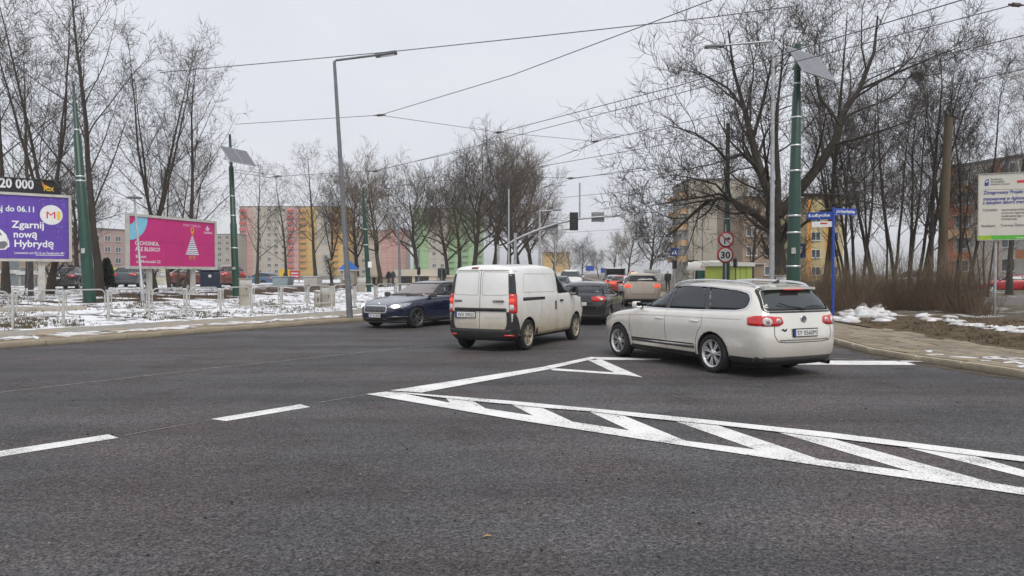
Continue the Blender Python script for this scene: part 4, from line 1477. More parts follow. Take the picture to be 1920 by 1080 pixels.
# ---------------- everyday hatchbacks, saloons and wagons for the rest
def common(name, label, paint, kind='hatch', L=4.25, W=1.74, H=1.48, lit=False, level=2, group=None, plate='SY 7120K', cat='car', rim=None, rails=False):
    sx, sy, sz = L / 4.78, W / 1.83, H / 1.50
    if kind == 'saloon':
        tail = dict(belt=-1.72, mid=-1.42, top=-1.02, edge=-.95, inn=-.7, zt=1.38)
    elif kind == 'hatch':
        tail = dict(belt=-2.24, mid=-2.00, top=-1.62, edge=-1.55, inn=-1.35, zt=1.38)
    else:
        tail = dict(belt=-2.32, mid=-2.22, top=-2.05, edge=-2.0, inn=-1.8, zt=1.41)
    T = tail
    clean = M('pale_beige_clean', (0.77, 0.745, 0.68), .20, metal=.28, var=.04, coat=.9)
    rings = [
        half_ring(2.16, -2.16, .70, .19),
        half_ring(2.30, -2.29, .85, .21, cf=.5, cr=.32),
        half_ring(2.385, -2.37, .895, .38, cf=.5, cr=.32, wf=.72),
        half_ring(2.40, -2.40, .92, .60, cf=.5, cr=.30, wf=.72),
        half_ring(2.38, -2.375, .92, [(2.4, .71), (1.3, .82), (-2.4, .86)], cf=.5, cr=.28, wf=.72),
        half_ring(2.26, -2.345, .90, [(2.3, .78), (1.3, .93), (0, .955), (-2.4, 1.0)], cf=.5, cr=.26, wf=.72),
        half_ring(1.72, -2.32, .865, [(1.75, .905), (1.2, .965), (0, .985), (-2.4, 1.04)], cf=.22, cr=.25),
        half_ring(1.05, T['belt'], .83, [(1.1, 1.005), (0, 1.0), (-2.4, 1.08)], cf=.35, cr=.22, bf=.1),
        half_ring(.66, T['mid'], .745, [(.7, 1.20), (0, 1.22), (-2.4, 1.25)], cf=.3, cr=.2, bf=.1),
        half_ring(.24, T['top'], .63, [(.3, 1.395), (-.5, 1.43), (-2.1, T['zt'])], cf=.22, cr=.18),
        half_ring(.12, T['edge'], .58, [(.2, 1.435), (-.6, 1.47), (-2.1, T['zt'] + .04)], cf=.2, cr=.18),
        half_ring(-.15, T['inn'], .35, [(0, 1.475), (-.8, 1.50), (-2, T['zt'] + .075)], cf=.2, cr=.18),
    ]
    rings = [[(x * sx, y * sy, z * sz) for x, y, z in r] for r in rings]
    c = Car(name, label, cat, rings, paint, level, group)
    S = lambda pts: [(a * sx, b * sz) for a, b in pts]
    Y = lambda pts: [(a * sy, b * sz) for a, b in pts]
    FX, RX = 1.42 * sx, -1.28 * sx
    r = .315 * (sz if sz > 1 else 1)
    xe = T['top'] - .02
    dlo = rounded(S([(.98, 1.02), (.62, 1.215), (.24, 1.375), (-.3, 1.41), (xe + .15, 1.36), (T['mid'] + .10, 1.22), (T['belt'] + .22, 1.08), (0, 1.02)]), .05, 3)
    rs = {'saloon': [(-.66, 1.09), (.66, 1.09), (.54, 1.36), (-.54, 1.36)], 'hatch': [(-.69, 1.12), (.69, 1.12), (.55, 1.36), (-.55, 1.36)], 'wagon': [(-.69, 1.13), (.69, 1.13), (.58, 1.37), (-.58, 1.37)]}[kind]
    c.cut_side(dlo)
    c.cut_x(rounded(Y([(-.71, 1.03), (.71, 1.03), (.545, 1.37), (-.545, 1.37)]), .05), -.5, 2.0)
    c.cut_x(rounded(Y(rs), .06), -2.6, -.4)
    c.arches((FX, RX), r * 1.13, .53 * sy, r)
    c.finish_body()
    c.lower_trim(lambda q: q.z < (.33 if q.x < -1.65 * sx else .27) * sz)
    seats(c, (-.1 * sx, -.95 * sx), z=1.0 * sz, y=.36 * sy)
    for sd in ('left', 'right'):
        sg = 1 if sd == 'left' else -1
        c.patch('side_window', sd, dlo, m_glass if kind == 'saloon' else m_tint, -.007, .1, .004)
        c.patch('pillar', sd, S([(.02, 1.015), (.01, 1.40), (-.06, 1.40), (-.08, 1.015)]), m_gloss, 0, .1, .02)
        c.patch('pillar', sd, S([(-.98, 1.03), (-.86, 1.40), (-.94, 1.40), (-1.08, 1.03)]), m_gloss, 0, .1, .02)
        c.strip('panel_gap', [(sd, S([(1.06, .98), (1.04, .6), (.98, .26)])), (sd, S([(-.03, 1.0), (-.06, .26)])), (sd, S([(-1.0, 1.02), (-1.0, .8), (-.9, .6), (-.85, .26)]))], m_dark, .012, .0015)
        for x in (.15, -.82):
            p, nn = c.hit(sd, x * sx, .86 * sz, .014)
            bevel_box('door_handle', (.19, .03, .035), paint, .013, 2, c.root, p)
        c.mirror(.82 * sx, .86 * sy, 1.05 * sz, paint, sg, (.12, .20, .14))
        c.patch('sill', sd, S([(1.0, .20), (1.0, .29), (-.85, .29), (-.85, .20)]), m_blackplastic, .004, .1, .02)
        lens = m_redlit if lit else m_redlens
        if kind == 'wagon' and H > 1.6:
            q = rounded(Y([(sg * .52, .95), (sg * .80, 1.02), (sg * .80, .87), (sg * .60, .86)]), .03)
        elif kind == 'hatch':
            q = rounded(Y([(sg * .40, .98), (sg * .80, 1.01), (sg * .80, .83), (sg * .46, .82)]), .03)
        else:
            q = rounded(Y([(sg * .50, .96), (sg * .80, .98), (sg * .80, .82), (sg * .55, .81)]), .03)
        tl = c.patch('tail_lamp', 'rear', q if sg > 0 else q[::-1], lens, .010, .06, .02)
        e = ellipse(sg * .74 * sy, .90 * sz, .05, .045, 14)
        c.patch('lamp_lens', 'rear', e, m_clearlens if not lit else m_amber, .016, .05, .01, parent=tl)
        c.patch('tail_lamp', sd, rounded(S([(-2.06, .98), (-2.06, .86), (-2.24, .83), (-2.25, 1.0)]), .02), lens, .008, .06, .02)
        hq = rounded(Y([(sg * .48, .66), (sg * .52, .77), (sg * .84, .79), (sg * .82, .64)]), .03)
        c.patch('headlamp', 'front', hq if sg > 0 else hq[::-1], m_headglass, .008, .06, .02)
        if rails:
            pts = []
            for x, dz in ((0, .0), (-.1, .05), (-1.6, .05), (-1.75, .0)):
                p, nn = c.hit('top', x * sx, sg * .55 * sy)
                pts.append((x * sx, sg * .56 * sy, p.z + dz))
            rl = MB()
            rl.tube(pts, .02, 6)
            rl.build('roof_rail', m_gloss, c.root)
    c.patch('windscreen', 'front', rounded(Y([(-.74, 1.02), (.74, 1.02), (.56, 1.385), (-.56, 1.385)]), .05), m_glass, -.006, .1, .004)
    c.patch('rear_screen', 'rear', rounded(Y([(a * 1.03, b) for a, b in rs]), .06), glass_mat('rear_glass', (.55, .62, .64)) if kind == 'saloon' or 'hatch' in kind else m_tint, -.005, .08, .004)
    qq = rounded(Y([(a * 1.04, b) for a, b in rs]), .06)
    c.strip('screen_seal', [('rear', qq + qq[:1])], m_gloss, .03, .003)
    c.patch('grille', 'front', rounded(Y([(-.42, .60), (.42, .60), (.40, .72), (-.40, .72)]), .03), m_gloss, .006, .08, .02)
    c.patch('rear_valance', 'rear', Y([(-.86, .20), (-.88, .36), (.88, .36), (.86, .20)]), m_blackplastic, .006, .1, .02)
    hh = .5 if kind == 'saloon' else .5
    c.strip('panel_gap', [('rear', Y([(-.66, 1.0), (-.62, .7), (-.56, .57), (.56, .57), (.62, .7), (.66, 1.0)]))], m_dark, .011, .002)
    if plate:
        c.plate('rear', 0, (.74 if kind != 'wagon' else .72) * sz, plate, .5, .11)
        p, nn = c.hit('rear', 0, .93 * sz, .006)
        bd = MB()
        bd.lathe([(.001, -.008), (.04, -.006), (.05, 0)], 16, 'X')
        bd.build('badge', m_chrome, c.root).location = p
    c.wheels((FX, RX), 1.54 * sy, r, .20, 6, rim or m_alloydirty, 'alloy')
    ub = MB()
    ub.box((0, 0, .24 * sz), (3.9 * sx, 1.15 * sy, .12))
    ub.build('underbody', m_dark, c.root)
    return c
# ------------------------------------------------------------------ cars in the street
def mid_from_wheels(front_px, rear_px, half_track, FX, RX, side):
    """centre and heading from the contact points of the two wheels seen on one side"""
    a, b = G(*front_px).to_2d(), G(*rear_px).to_2d()
    h = (a - b).normalized()
    n = Vector((-h.y, h.x))
    c = b - h * RX - n * side * half_track
    return c, math.degrees(math.atan2(h.x, h.y)), (a - b).length

car_e = estate()
c, hd, wb = mid_from_wheels((1165, 667.5), (1342.5, 698), .80, 1.46, -1.25, 1)
print('estate', c, hd, wb)
car_e.place((c.x, c.y, 0), hd)

car_v = van()
c, hd, wb = mid_from_wheels((1068, 638), (985, 653), .75, 1.36, -1.45, -1)
print('van', c, hd, wb)
car_v.place((.27, 17.75, 0), 26)
car_v.root.scale = (1, .94, 1.02)

car_l = liftback()
car_l.place((-2.72, 24.3, 0), 214)
car_l.root.scale = (1, 1, .96)

black = M('black_paint', (0.012, 0.012, 0.014), .22, coat=1, var=.1, dirt=(0.09, .08, .07), dirt_z=(.05, .6))
car_b = common('hatchback_car', 'black hatchback seen from behind between the white van and the beige estate', black, 'hatch', 4.3, 1.725, 1.44, plate='SY 2121L', level=3)
car_b.place((2.72, 25.65, 0), 17)
car_b.root.scale = (1, 1, .96)
# ------------------------------------------------------------------ bare winter trees
m_bark = M('bark', (0.050, 0.041, 0.032), 0.95, var=.4, scale=3, bump=.6, bscale=18, stretch=(1, 1, .25))
m_barkbrown = M('bark_brown', (0.058, 0.042, 0.030), 0.95, var=.4, scale=3, bump=.5, bscale=18, stretch=(1, 1, .25))
m_twig = M('twigs', (0.068, 0.055, 0.045), 0.9, var=.3, scale=1.5)
m_twigbrown = M('twigs_brown', (0.15, 0.112, 0.072), 0.9, var=.3, scale=1.5)
m_twigred = M('twigs_red', (0.15, 0.098, 0.064), 0.9, var=.3, scale=1.5)

def tubes_np(P, Rr, k):
    """many polylines at once: P (m,n,3), Rr (m,n) -> verts, quads"""
    m, n, _ = P.shape
    T = np.gradient(P, axis=1)
    T /= np.linalg.norm(T, axis=2, keepdims=True) + 1e-9
    ref = np.where(np.abs(T[:, :1, 2:3]) < 0.9, np.array([0, 0, 1.0]), np.array([1.0, 0, 0]))
    ref = np.broadcast_to(ref, T.shape)
    U = np.cross(T, ref)
    U /= np.linalg.norm(U, axis=2, keepdims=True) + 1e-9
    V = np.cross(U, T)
    a = np.arange(k) * 2 * np.pi / k
    ring = U[:, :, None, :] * np.cos(a)[None, None, :, None] + V[:, :, None, :] * np.sin(a)[None, None, :, None]
    W = P[:, :, None, :] + ring * Rr[:, :, None, None]
    idx = np.arange(m * n * k).reshape(m, n, k)
    A, B = idx[:, :-1, :], idx[:, 1:, :]
    q = np.stack([A, np.roll(A, -1, 2), np.roll(B, -1, 2), B], -1).reshape(-1, 4)
    return W.reshape(-1, 3), q

def mesh_np(name, parts, mat, smooth=True):
    vs, fs, o = [], [], 0
    for v, f in parts:
        vs.append(v)
        fs.append(f + o)
        o += len(v)
    v = np.concatenate(vs).astype(np.float32)
    f = np.concatenate(fs).astype(np.int32)
    me = bpy.data.meshes.new(name)
    me.vertices.add(len(v))
    me.vertices.foreach_set('co', v.ravel())
    me.loops.add(f.size)
    me.loops.foreach_set('vertex_index', f.ravel())
    me.polygons.add(len(f))
    me.polygons.foreach_set('loop_start', np.arange(len(f), dtype=np.int32) * 4)
    me.polygons.foreach_set('loop_total', np.full(len(f), 4, dtype=np.int32))
    me.polygons.foreach_set('use_smooth', np.full(len(f), smooth))
    me.materials.append(mat)
    me.update()
    me.validate()
    return me

def nrm(v):
    return v / (np.linalg.norm(v) + 1e-9)

class TreeGen:
    """grows a tree: each level spawns side shoots along its parents; the last level is made in one go"""
    def __init__(s, seed, P):
        s.r = np.random.default_rng(seed)
        s.P = P
        s.lines = {}
        s.ends = []
    def grow(s, p, d, L, r, lvl, pts=None):
        P, rng = s.P, s.r
        if pts is None:
            n = P['seg'][lvl]
            pts = [p]
            st = L / n
            wob, up = P['wob'][lvl], P['up'][lvl]
            for i in range(n):
                d = nrm(d + rng.normal(0, wob, 3) + np.array([0, 0, up]))
                p = p + d * st
                pts.append(p)
        pts = np.array(pts)
        n = len(pts) - 1
        t = np.linspace(0, 1, n + 1)
        tip = P['tip'][lvl]
        rad = r * (1 - t * (1 - tip))
        if lvl == 0 and P.get('flare', 1):
            rad = rad * (.88 + .42 * np.exp(-t * n * 2.2))
        s.lines.setdefault((lvl, n + 1), []).append((pts, rad))
        L = np.sum(np.linalg.norm(np.diff(pts, axis=0), axis=1))
        if lvl >= P['max']:
            s.ends.append((pts, rad, L))
            return
        nch = max(2, int(round(P['n'][lvl] * (min(1, L / P['full']) if 'full' in P and lvl == 0 else 1))))
        t0 = P['start'][lvl]
        az = rng.uniform(0, 6.28)
        for k in range(nch):
            tt = t0 + (1 - t0) * (k + rng.uniform(.1, .9)) / nch
            tt = min(tt, .985)
            x = tt * n
            i = min(int(x), n - 1)
            q = pts[i] + (pts[i + 1] - pts[i]) * (x - i)
            bd = nrm(pts[i + 1] - pts[i])
            az += 2.4 + rng.uniform(-.5, .5)
            a = R(P['ang'][lvl] + rng.normal(0, 8)) * (1 - .35 * tt if lvl == 0 else 1)
            ref = np.array([0, 0, 1.0]) if abs(bd[2]) < .9 else np.array([1.0, 0, 0])
            u = nrm(np.cross(bd, ref))
            v = np.cross(u, bd)
            cd = bd * math.cos(a) + (u * math.cos(az) + v * math.sin(az)) * math.sin(a)
            if P.get('noin') and lvl > 0 and cd[2] < -.3: cd[2] *= .3
            shape = P['shape'][lvl](tt)
            cl = L * P['len'][lvl] * shape * rng.uniform(.75, 1.2)
            rr = float(np.interp(tt, t, rad)) * P['rr'][lvl] * rng.uniform(.8, 1.1)
            s.grow(q, nrm(cd), cl, max(rr, P['rmin']), lvl + 1)
    def twigs(s, n_per_m, Lm, r, up=.15, seg=3, ang=42):
        rng = s.r
        PP, RR = [], []
        for pts, rad, L in s.ends:
            k = max(2, int(n_per_m * L + rng.uniform(0, 1)))
            tt = np.sort(rng.uniform(.08, 1.0, k))
            x = tt * (len(pts) - 1)
            i = np.minimum(x.astype(int), len(pts) - 2)
            q = pts[i] + (pts[i + 1] - pts[i]) * (x - i)[:, None]
            bd = pts[i + 1] - pts[i]
            bd /= np.linalg.norm(bd, axis=1, keepdims=True) + 1e-9
            rnd = rng.normal(0, 1, (k, 3))
            perp = rnd - bd * np.sum(rnd * bd, axis=1, keepdims=True)
            perp /= np.linalg.norm(perp, axis=1, keepdims=True) + 1e-9
            a = np.radians(rng.normal(ang, 10, k))[:, None]
            d = bd * np.cos(a) + perp * np.sin(a)
            ll = Lm * rng.uniform(.45, 1.2, k) * (1.1 - .5 * tt)
            cur = [q]
            for j in range(seg):
                d = d + rng.normal(0, .13, (k, 3)) + np.array([0, 0, up])
                d /= np.linalg.norm(d, axis=1, keepdims=True) + 1e-9
                cur.append(cur[-1] + d * (ll / seg)[:, None])
            PP.append(np.stack(cur, 1))
            RR.append(np.tile(np.linspace(1, .35, seg + 1), (k, 1)) * r)
        s.tw = (np.concatenate(PP), np.concatenate(RR))
    def meshes(s, bark, twig, ktrunk=10, wood=1):
        trunk, crown = [], []
        for (lvl, n), L in s.lines.items():
            Pn = np.stack([a for a, b in L])
            Rn = np.stack([b for a, b in L])
            k = ktrunk if lvl == 0 else (7 if lvl == 1 else (5 if lvl == 2 else 3))
            (trunk if lvl <= wood else crown).append(tubes_np(Pn, Rn, k))
        if hasattr(s, 'tw'):
            crown.append(tubes_np(*s.tw, 3))
        return mesh_np('trunk', trunk, bark), mesh_np('crown', crown, twig)

TREE_MESHES = {}
def make_proto(key, seed, P, H, r, tw, bark=None, twig=None, stems=None):
    g = TreeGen(seed, P)
    if stems:
        for (p, d, L, rr, pts) in stems:
            g.grow(np.array(p, float), nrm(np.array(d, float)), L, rr, 0 if pts is None else 0, pts)
    else:
        g.grow(np.array([0, 0, -.2]), np.array([0, 0, 1.0]), H, r, 0)
    g.twigs(*tw)
    TREE_MESHES[key] = g.meshes(bark or m_bark, twig or m_twig)
    return g

const = lambda t: 1.0
fall = lambda t: 1.15 - .75 * t
# slender trees with rising limbs
SL = dict(max=3, seg=[9, 7, 5, 4], wob=[.045, .06, .10, .14], up=[.05, .035, .05, .06], tip=[.10, .2, .25, .35], n=[19, 7, 4], start=[.18, .15, .12],
          ang=[50, 40, 44], len=[.46, .36, .46], shape=[lambda t: 1.15 - .8 * t, lambda t: 1.1 - .6 * t, const], rr=[.36, .45, .5], rmin=.007)
make_proto('slender', 11, SL, 13.5, .18, (2.8, .65, .0088, .08, 3, 42))
make_proto('slender_b', 12, dict(SL, n=[17, 7, 4], ang=[46, 40, 44], start=[.22, .12, .12]), 13.0, .185, (2.8, .65, .0088, .08, 3, 42))
forks = []
rg = np.random.default_rng(4)
for k in range(4):
    a = k * 1.6 + .3
    forks.append(([.0, 0, 2.6], [math.cos(a) * .25, math.sin(a) * .25, 1], 8.5 + rg.uniform(-1, 1), .082, None))
make_proto('forked', 13, dict(SL, n=[11, 7, 4], start=[.10, .15, .12], flare=0, ang=[44, 42, 44], len=[.42, .38, .46]), 0, 0, (2.6, .6, .008, .08, 3, 42),
           stems=[([0, 0, -.2], [0.02, 0, 1], 3.0, .20, None)] + forks)
# dense rounded street trees with upswept shoots
BU = dict(max=3, seg=[7, 7, 5, 4], wob=[.08, .14, .15, .17], up=[.04, .085, .10, .10], tip=[.3, .22, .3, .4], n=[15, 11, 7], start=[.30, .18, .12],
          ang=[66, 48, 42], len=[.66, .40, .46], shape=[lambda t: 1.08 - .30 * t, lambda t: 1.05 - .5 * t, const], rr=[.5, .42, .5], rmin=.012)
make_proto('bushy', 21, BU, 8.2, .27, (3.8, .85, .011, .16, 3, 36))
make_proto('bushy_b', 22, dict(BU, n=[14, 11, 7], len=[.72, .40, .46]), 8.6, .29, (3.4, .9, .011, .16, 3, 36), twig=m_twigbrown)
make_proto('bushy_c', 23, dict(BU, n=[15, 10, 7], ang=[60, 46, 42]), 8.6, .26, (3.6, .8, .011, .18, 3, 36), bark=m_barkbrown, twig=m_twigbrown)
# thicket of thin stems
ms = []
rg = np.random.default_rng(7)
for k in range(6):
    a = rg.uniform(0, 6.28)
    ms.append(([.5 * math.cos(a), .4 * math.sin(a), -.2], [math.cos(a) * .16, math.sin(a) * .16, 1], rg.uniform(9, 11.5), rg.uniform(.06, .115), None))
make_proto('thicket', 31, dict(SL, n=[11, 8, 4], start=[.22, .15, .12], ang=[36, 40, 44], len=[.36, .42, .48]), 0, 0, (3.0, .7, .0075, .12, 3, 38), stems=ms)
make_proto('thicket_b', 32, dict(SL, n=[12, 8, 5], start=[.30, .15, .12], ang=[44, 42, 44], len=[.34, .42, .48]), 0, 0, (3.0, .7, .0075, .10, 3, 38), stems=[(p, d, L * rg.uniform(.85, 1.1), r, q) for p, d, L, r, q in ms[:4]], bark=m_barkbrown)
# tall light birch-like tree
make_proto('tall', 41, dict(SL, n=[16, 8, 4], start=[.25, .2, .15], ang=[30, 36, 40], len=[.38, .40, .45], up=[.03, .06, .03, -.02]), 17, .20, (3.0, .8, .008, .0, 3, 36), twig=m_twigbrown)

def place_tree(key, px, base_px, dist, label, scale=1.0, rz=0.0, name='bare_tree', group=None, z=None, sxy=1.0, tilt=(0, 0)):
    p = D(px, 512, dist)
    zz = z if z is not None else (hL(p.x, p.y) if p.x < float(np.interp(p.y, [q.y for q in KL], [q.x for q in KL])) else hR(p.x, p.y))
    t = thing(name, label, 'tree', (p.x, p.y, zz), rz, group)
    t.rotation_euler = (tilt[0], tilt[1], rz)
    t.scale = (scale * sxy, scale * sxy, scale)
    tm, cm = TREE_MESHES[key]
    obj('trunk', tm, t)
    c = obj('crown', cm, t)
    return t

# left verge, from the edge of the picture towards the red billboard
GL = 'bare trees on the snowy lawn'
place_tree('slender', 10, 580, 38, 'dark bare tree cut off by the left edge, its trunk beside the purple billboard end', 1.12, .5, group=GL)
place_tree('forked', 91, 580, 37.5, 'thick forked bare tree standing right behind the purple billboard post', 1.26, 1.2, group=GL)
place_tree('slender_b', 187, 578, 34, 'tall straight bare tree beside the first green pole at left', 1.10, 2.6, group=GL)
place_tree('forked', 291, 570, 40.5, 'bare tree behind the magenta billboard, nearer its left end', 1.12, 4.1, group=GL)
place_tree('slender', 360, 568, 42, 'bare tree rising behind the right half of the magenta billboard', .93, 3.3, group=GL)
place_tree('thicket_b', 330, 560, 52, 'many-stemmed bare tree seen through the gap behind the magenta billboard', .95, .3, group=GL)
place_tree('slender_b', 55, 560, 52, 'slim bare tree far behind the black 20 000 hoarding', 1.25, .9, group=GL)
place_tree('bushy', 150, 555, 60, 'low bare tree by the parked black car beyond the lawn', .9, 1.9, group=GL)
# row in front of the coloured blocks
GM = 'bare trees in front of the coloured apartment blocks'
place_tree('slender_b', 482, 540, 72, 'leaning bare tree in front of the pink apartment block', .84, .2, group=GM, sxy=1.2)
place_tree('slender', 538, 540, 78, 'bare tree just left of the small yellow and red shop hoardings', .80, 2.2, group=GM, sxy=1.25)
place_tree('slender_b', 592, 540, 70, 'tall bare tree in front of the yellow apartment block', .92, 1.1, group=GM, sxy=1.2)
place_tree('forked', 622, 540, 76, 'bare tree between the yellow block and the grey lamp post', .9, 3.0, group=GM)
place_tree('bushy', 668, 540, 74, 'bare tree behind the blue kiosk roof', 1.0, 4.0, group=GM)
place_tree('bushy_c', 712, 535, 66, 'thick-trunked bare tree just right of the third green pole', .94, .7, group=GM)
place_tree('bushy', 788, 530, 84, 'dense round bare tree above the pale flat-roofed pavilion', 1.14, 2.5, group=GM)
place_tree('bushy_b', 838, 530, 92, 'brownish bare tree in front of the green apartment block', 1.1, 1.3, group=GM)
place_tree('bushy', 882, 530, 80, 'large dense bare tree rising straight behind the white van', 1.32, 5.2, group=GM)
place_tree('bushy_c', 925, 530, 88, 'bare tree behind the curved traffic light mast', 1.4, 3.7, group=GM)
place_tree('bushy_b', 972, 530, 92, 'light brown bare tree at the end of the dense clump by the mast', 1.42, .9, group=GM)
place_tree('bushy_c', 862, 530, 100, 'brown bare tree between the green block and the dense clump', 1.35, 2.2, group=GM)
place_tree('bushy', 950, 530, 100, 'dark bare tree deepest in the dense clump by the mast', 1.55, 4.4, group=GM)
place_tree('bushy_b', 1000, 530, 105, 'light brown bare tree at the right fringe of the dense clump', 1.3, .3, group=GM)
place_tree('bushy_b', 1035, 525, 150, 'small hazy bare tree in front of the far yellow block', .9, 2.9, group=GM)
GF = 'far bare trees along the street'
place_tree('bushy', 1092, 520, 210, 'far round bare tree standing alone at the end of the street', 1.0, .6, group=GF)
place_tree('bushy_b', 1068, 520, 230, 'far low bare tree left of the street end', .8, 1.6, group=GF)
place_tree('bushy', 1122, 520, 240, 'far low bare tree right of the street end', .8, 2.6, group=GF)
place_tree('bushy_c', 1150, 520, 165, 'brown bare tree behind the white far lamp post', .85, 3.6, group=GF)
place_tree('bushy_c', 1178, 520, 130, 'brown bare tree left of the big round bare tree on the right kerb', .9, 4.6, group=GF)
place_tree('bushy', 1215, 520, 98, 'broad bare tree with upswept branches beside the beige gable', .90, 5.6, group=GF)
# right side
big = []
def limb(pts, r):
    return (pts[0], [0, 0, 1], 1, r, [np.array(p, float) for p in pts])
k = 33 / F
def lp(px, py, dy=0.0):
    """place in the big tree's own frame (metres), read at the tree's distance"""
    return ((px - 1462) * k, dy, (525 - py) * k)
limbs = [
    limb([(0, 0, -.2), lp(1460, 440), lp(1457, 385), lp(1456, 335)], .46),
    limb([lp(1456, 360), lp(1446, 318, .3), lp(1427, 236, .8), lp(1415, 177, 1.0), lp(1407, 140, 1.1), lp(1390, 70, 1.3), lp(1380, -10, 1.4)], .235),
    limb([lp(1408, 146, 1.1), lp(1373, 106, .9), lp(1326, 83, .7), lp(1285, 76, .5)], .075),
    limb([lp(1456, 372), lp(1444, 331, -.3), lp(1420, 294, -.8), lp(1397, 264, -1.1), lp(1373, 248, -1.4), lp(1340, 259, -1.7), lp(1314, 237, -2.0), lp(1279, 217, -2.2), lp(1235, 205, -2.3)], .155),
    limb([lp(1397, 262, -1.1), lp(1378, 228, -1.2), lp(1356, 206, -1.3)], .07),
    limb([lp(1456, 410), lp(1450, 378, .2), lp(1421, 348, .6), lp(1373, 316, .9), lp(1338, 322, 1), lp(1314, 343, 1.1), lp(1279, 376, 1.2), lp(1258, 390, 1.2)], .19),
    limb([lp(1385, 322, .8), lp(1350, 312, .2), lp(1314, 320, -.3), lp(1255, 330, -.8), lp(1200, 342, -1.2)], .075),
    limb([lp(1430, 352, .5), lp(1380, 345, -.4), lp(1330, 300, -1), lp(1280, 290, -1.4), lp(1225, 285, -1.8)], .075),
    limb([lp(1458, 352), lp(1476, 330, -.2), lp(1521, 266, -.7), lp(1545, 222, -1.0), lp(1557, 171, -1.2), lp(1580, 134, -1.4), lp(1602, 70, -1.6), lp(1608, 5, -1.6)], .26),
    limb([lp(1458, 350), lp(1470, 285, .8), lp(1474, 200, 1.4), lp(1484, 130, 1.9), lp(1496, 60, 2.2), lp(1504, -10, 2.4)], .15),
    limb([lp(1422, 205, .9), lp(1434, 140, .4), lp(1446, 70, .2), lp(1450, 5, 0)], .09),
    limb([lp(1552, 195, -1.2), lp(1520, 140, -.8), lp(1512, 80, -.6), lp(1520, 20, -.4)], .085),
    limb([lp(1580, 134, -1.4), lp(1640, 108, -2.2), lp(1690, 88, -2.8), lp(1725, 76, -3)], .06),
    limb([lp(1540, 232, -1), lp(1580, 217, 0), lp(1612, 222, .8), lp(1648, 194, 1.4), lp(1690, 150, 1.6)], .085),
    limb([lp(1470, 395), lp(1520, 350, -1), lp(1575, 332, -1.6), lp(1630, 345, -2)], .08),
]
BG = dict(max=3, seg=[7, 8, 6, 4], wob=[.1, .13, .16, .2], up=[.03, .07, .09, .10], tip=[.13, .16, .25, .35], n=[11, 8, 5], start=[.16, .18, .12],
          ang=[55, 50, 46], len=[.46, .46, .48], shape=[const, lambda t: 1.05 - .5 * t, const], rr=[.46, .42, .5], rmin=.010, flare=0, full=6.0)
make_proto('veteran', 51, BG, 0, 0, (2.3, .75, .0085, .12, 3, 42), stems=limbs)
place_tree('veteran', 1462, 525, 33, 'huge old bare tree with arching limbs behind the two round signs', 1.0, 0, 'old_tree')
GR = 'bare trees behind the hedge'
place_tree('bushy_c', 1408, 525, 56, 'brown twiggy bare tree behind the lime green kiosk', .72, 3.1, group=GR, sxy=.8)
place_tree('slender_b', 1548, 525, 36, 'thick dark bare trunk right behind the blue street name post', 1.06, 3.9, group=GR)
place_tree('thicket', 1605, 525, 37, 'clump of slim stems behind the hedge, right of the street name blades', 1.0, .4, group=GR)
place_tree('thicket_b', 1655, 525, 41, 'clump of slim stems above the parked silver minivan', 1.02, 1.7, group=GR)
place_tree('thicket', 1702, 525, 38, 'bare tree carrying a dark nest, left of the tall wooden pole', 1.10, 2.8, group=GR)
place_tree('slender', 1742, 525, 37, 'dark bare tree standing against the tall wooden pole', .92, 5.0, group=GR)
place_tree('thicket_b', 1790, 525, 39, 'leaning many-stemmed bare tree right of the tall wooden pole', 1.05, 4.2, group=GR, tilt=(0, .12))
place_tree('tall', 1893, 520, 50, 'tall pale bare tree behind the white information board', 1.0, 1.1, group=GR)
place_tree('tall', 1935, 520, 54, 'tall pale bare tree at the right edge behind the board', 1.05, 2.9, group=GR)
place_tree('thicket_b', 1845, 525, 44, 'bare shrubby tree between the wooden pole and the board', .72, .9, group=GR)

# the nest
p = D(1719, 142, 38)
rg = np.random.default_rng(3)
c = rg.normal(0, 1, (170, 3))
c /= np.linalg.norm(c, axis=1, keepdims=True)
c *= np.array([.26, .26, .2]) * rg.uniform(.4, 1, (170, 1))
d = rg.normal(0, 1, (170, 3)) * np.array([1, 1, .3])
d /= np.linalg.norm(d, axis=1, keepdims=True)
PP = np.stack([c - d * .16, c + rg.normal(0, .02, (170, 3)), c + d * .16], 1)
nest = obj('bird_nest', mesh_np('bird_nest', [tubes_np(PP, np.full((170, 3), .009), 3)], m_twig))
nest.location = p
tag(nest, 'dark round bird nest of sticks high in a bare tree', 'nest')

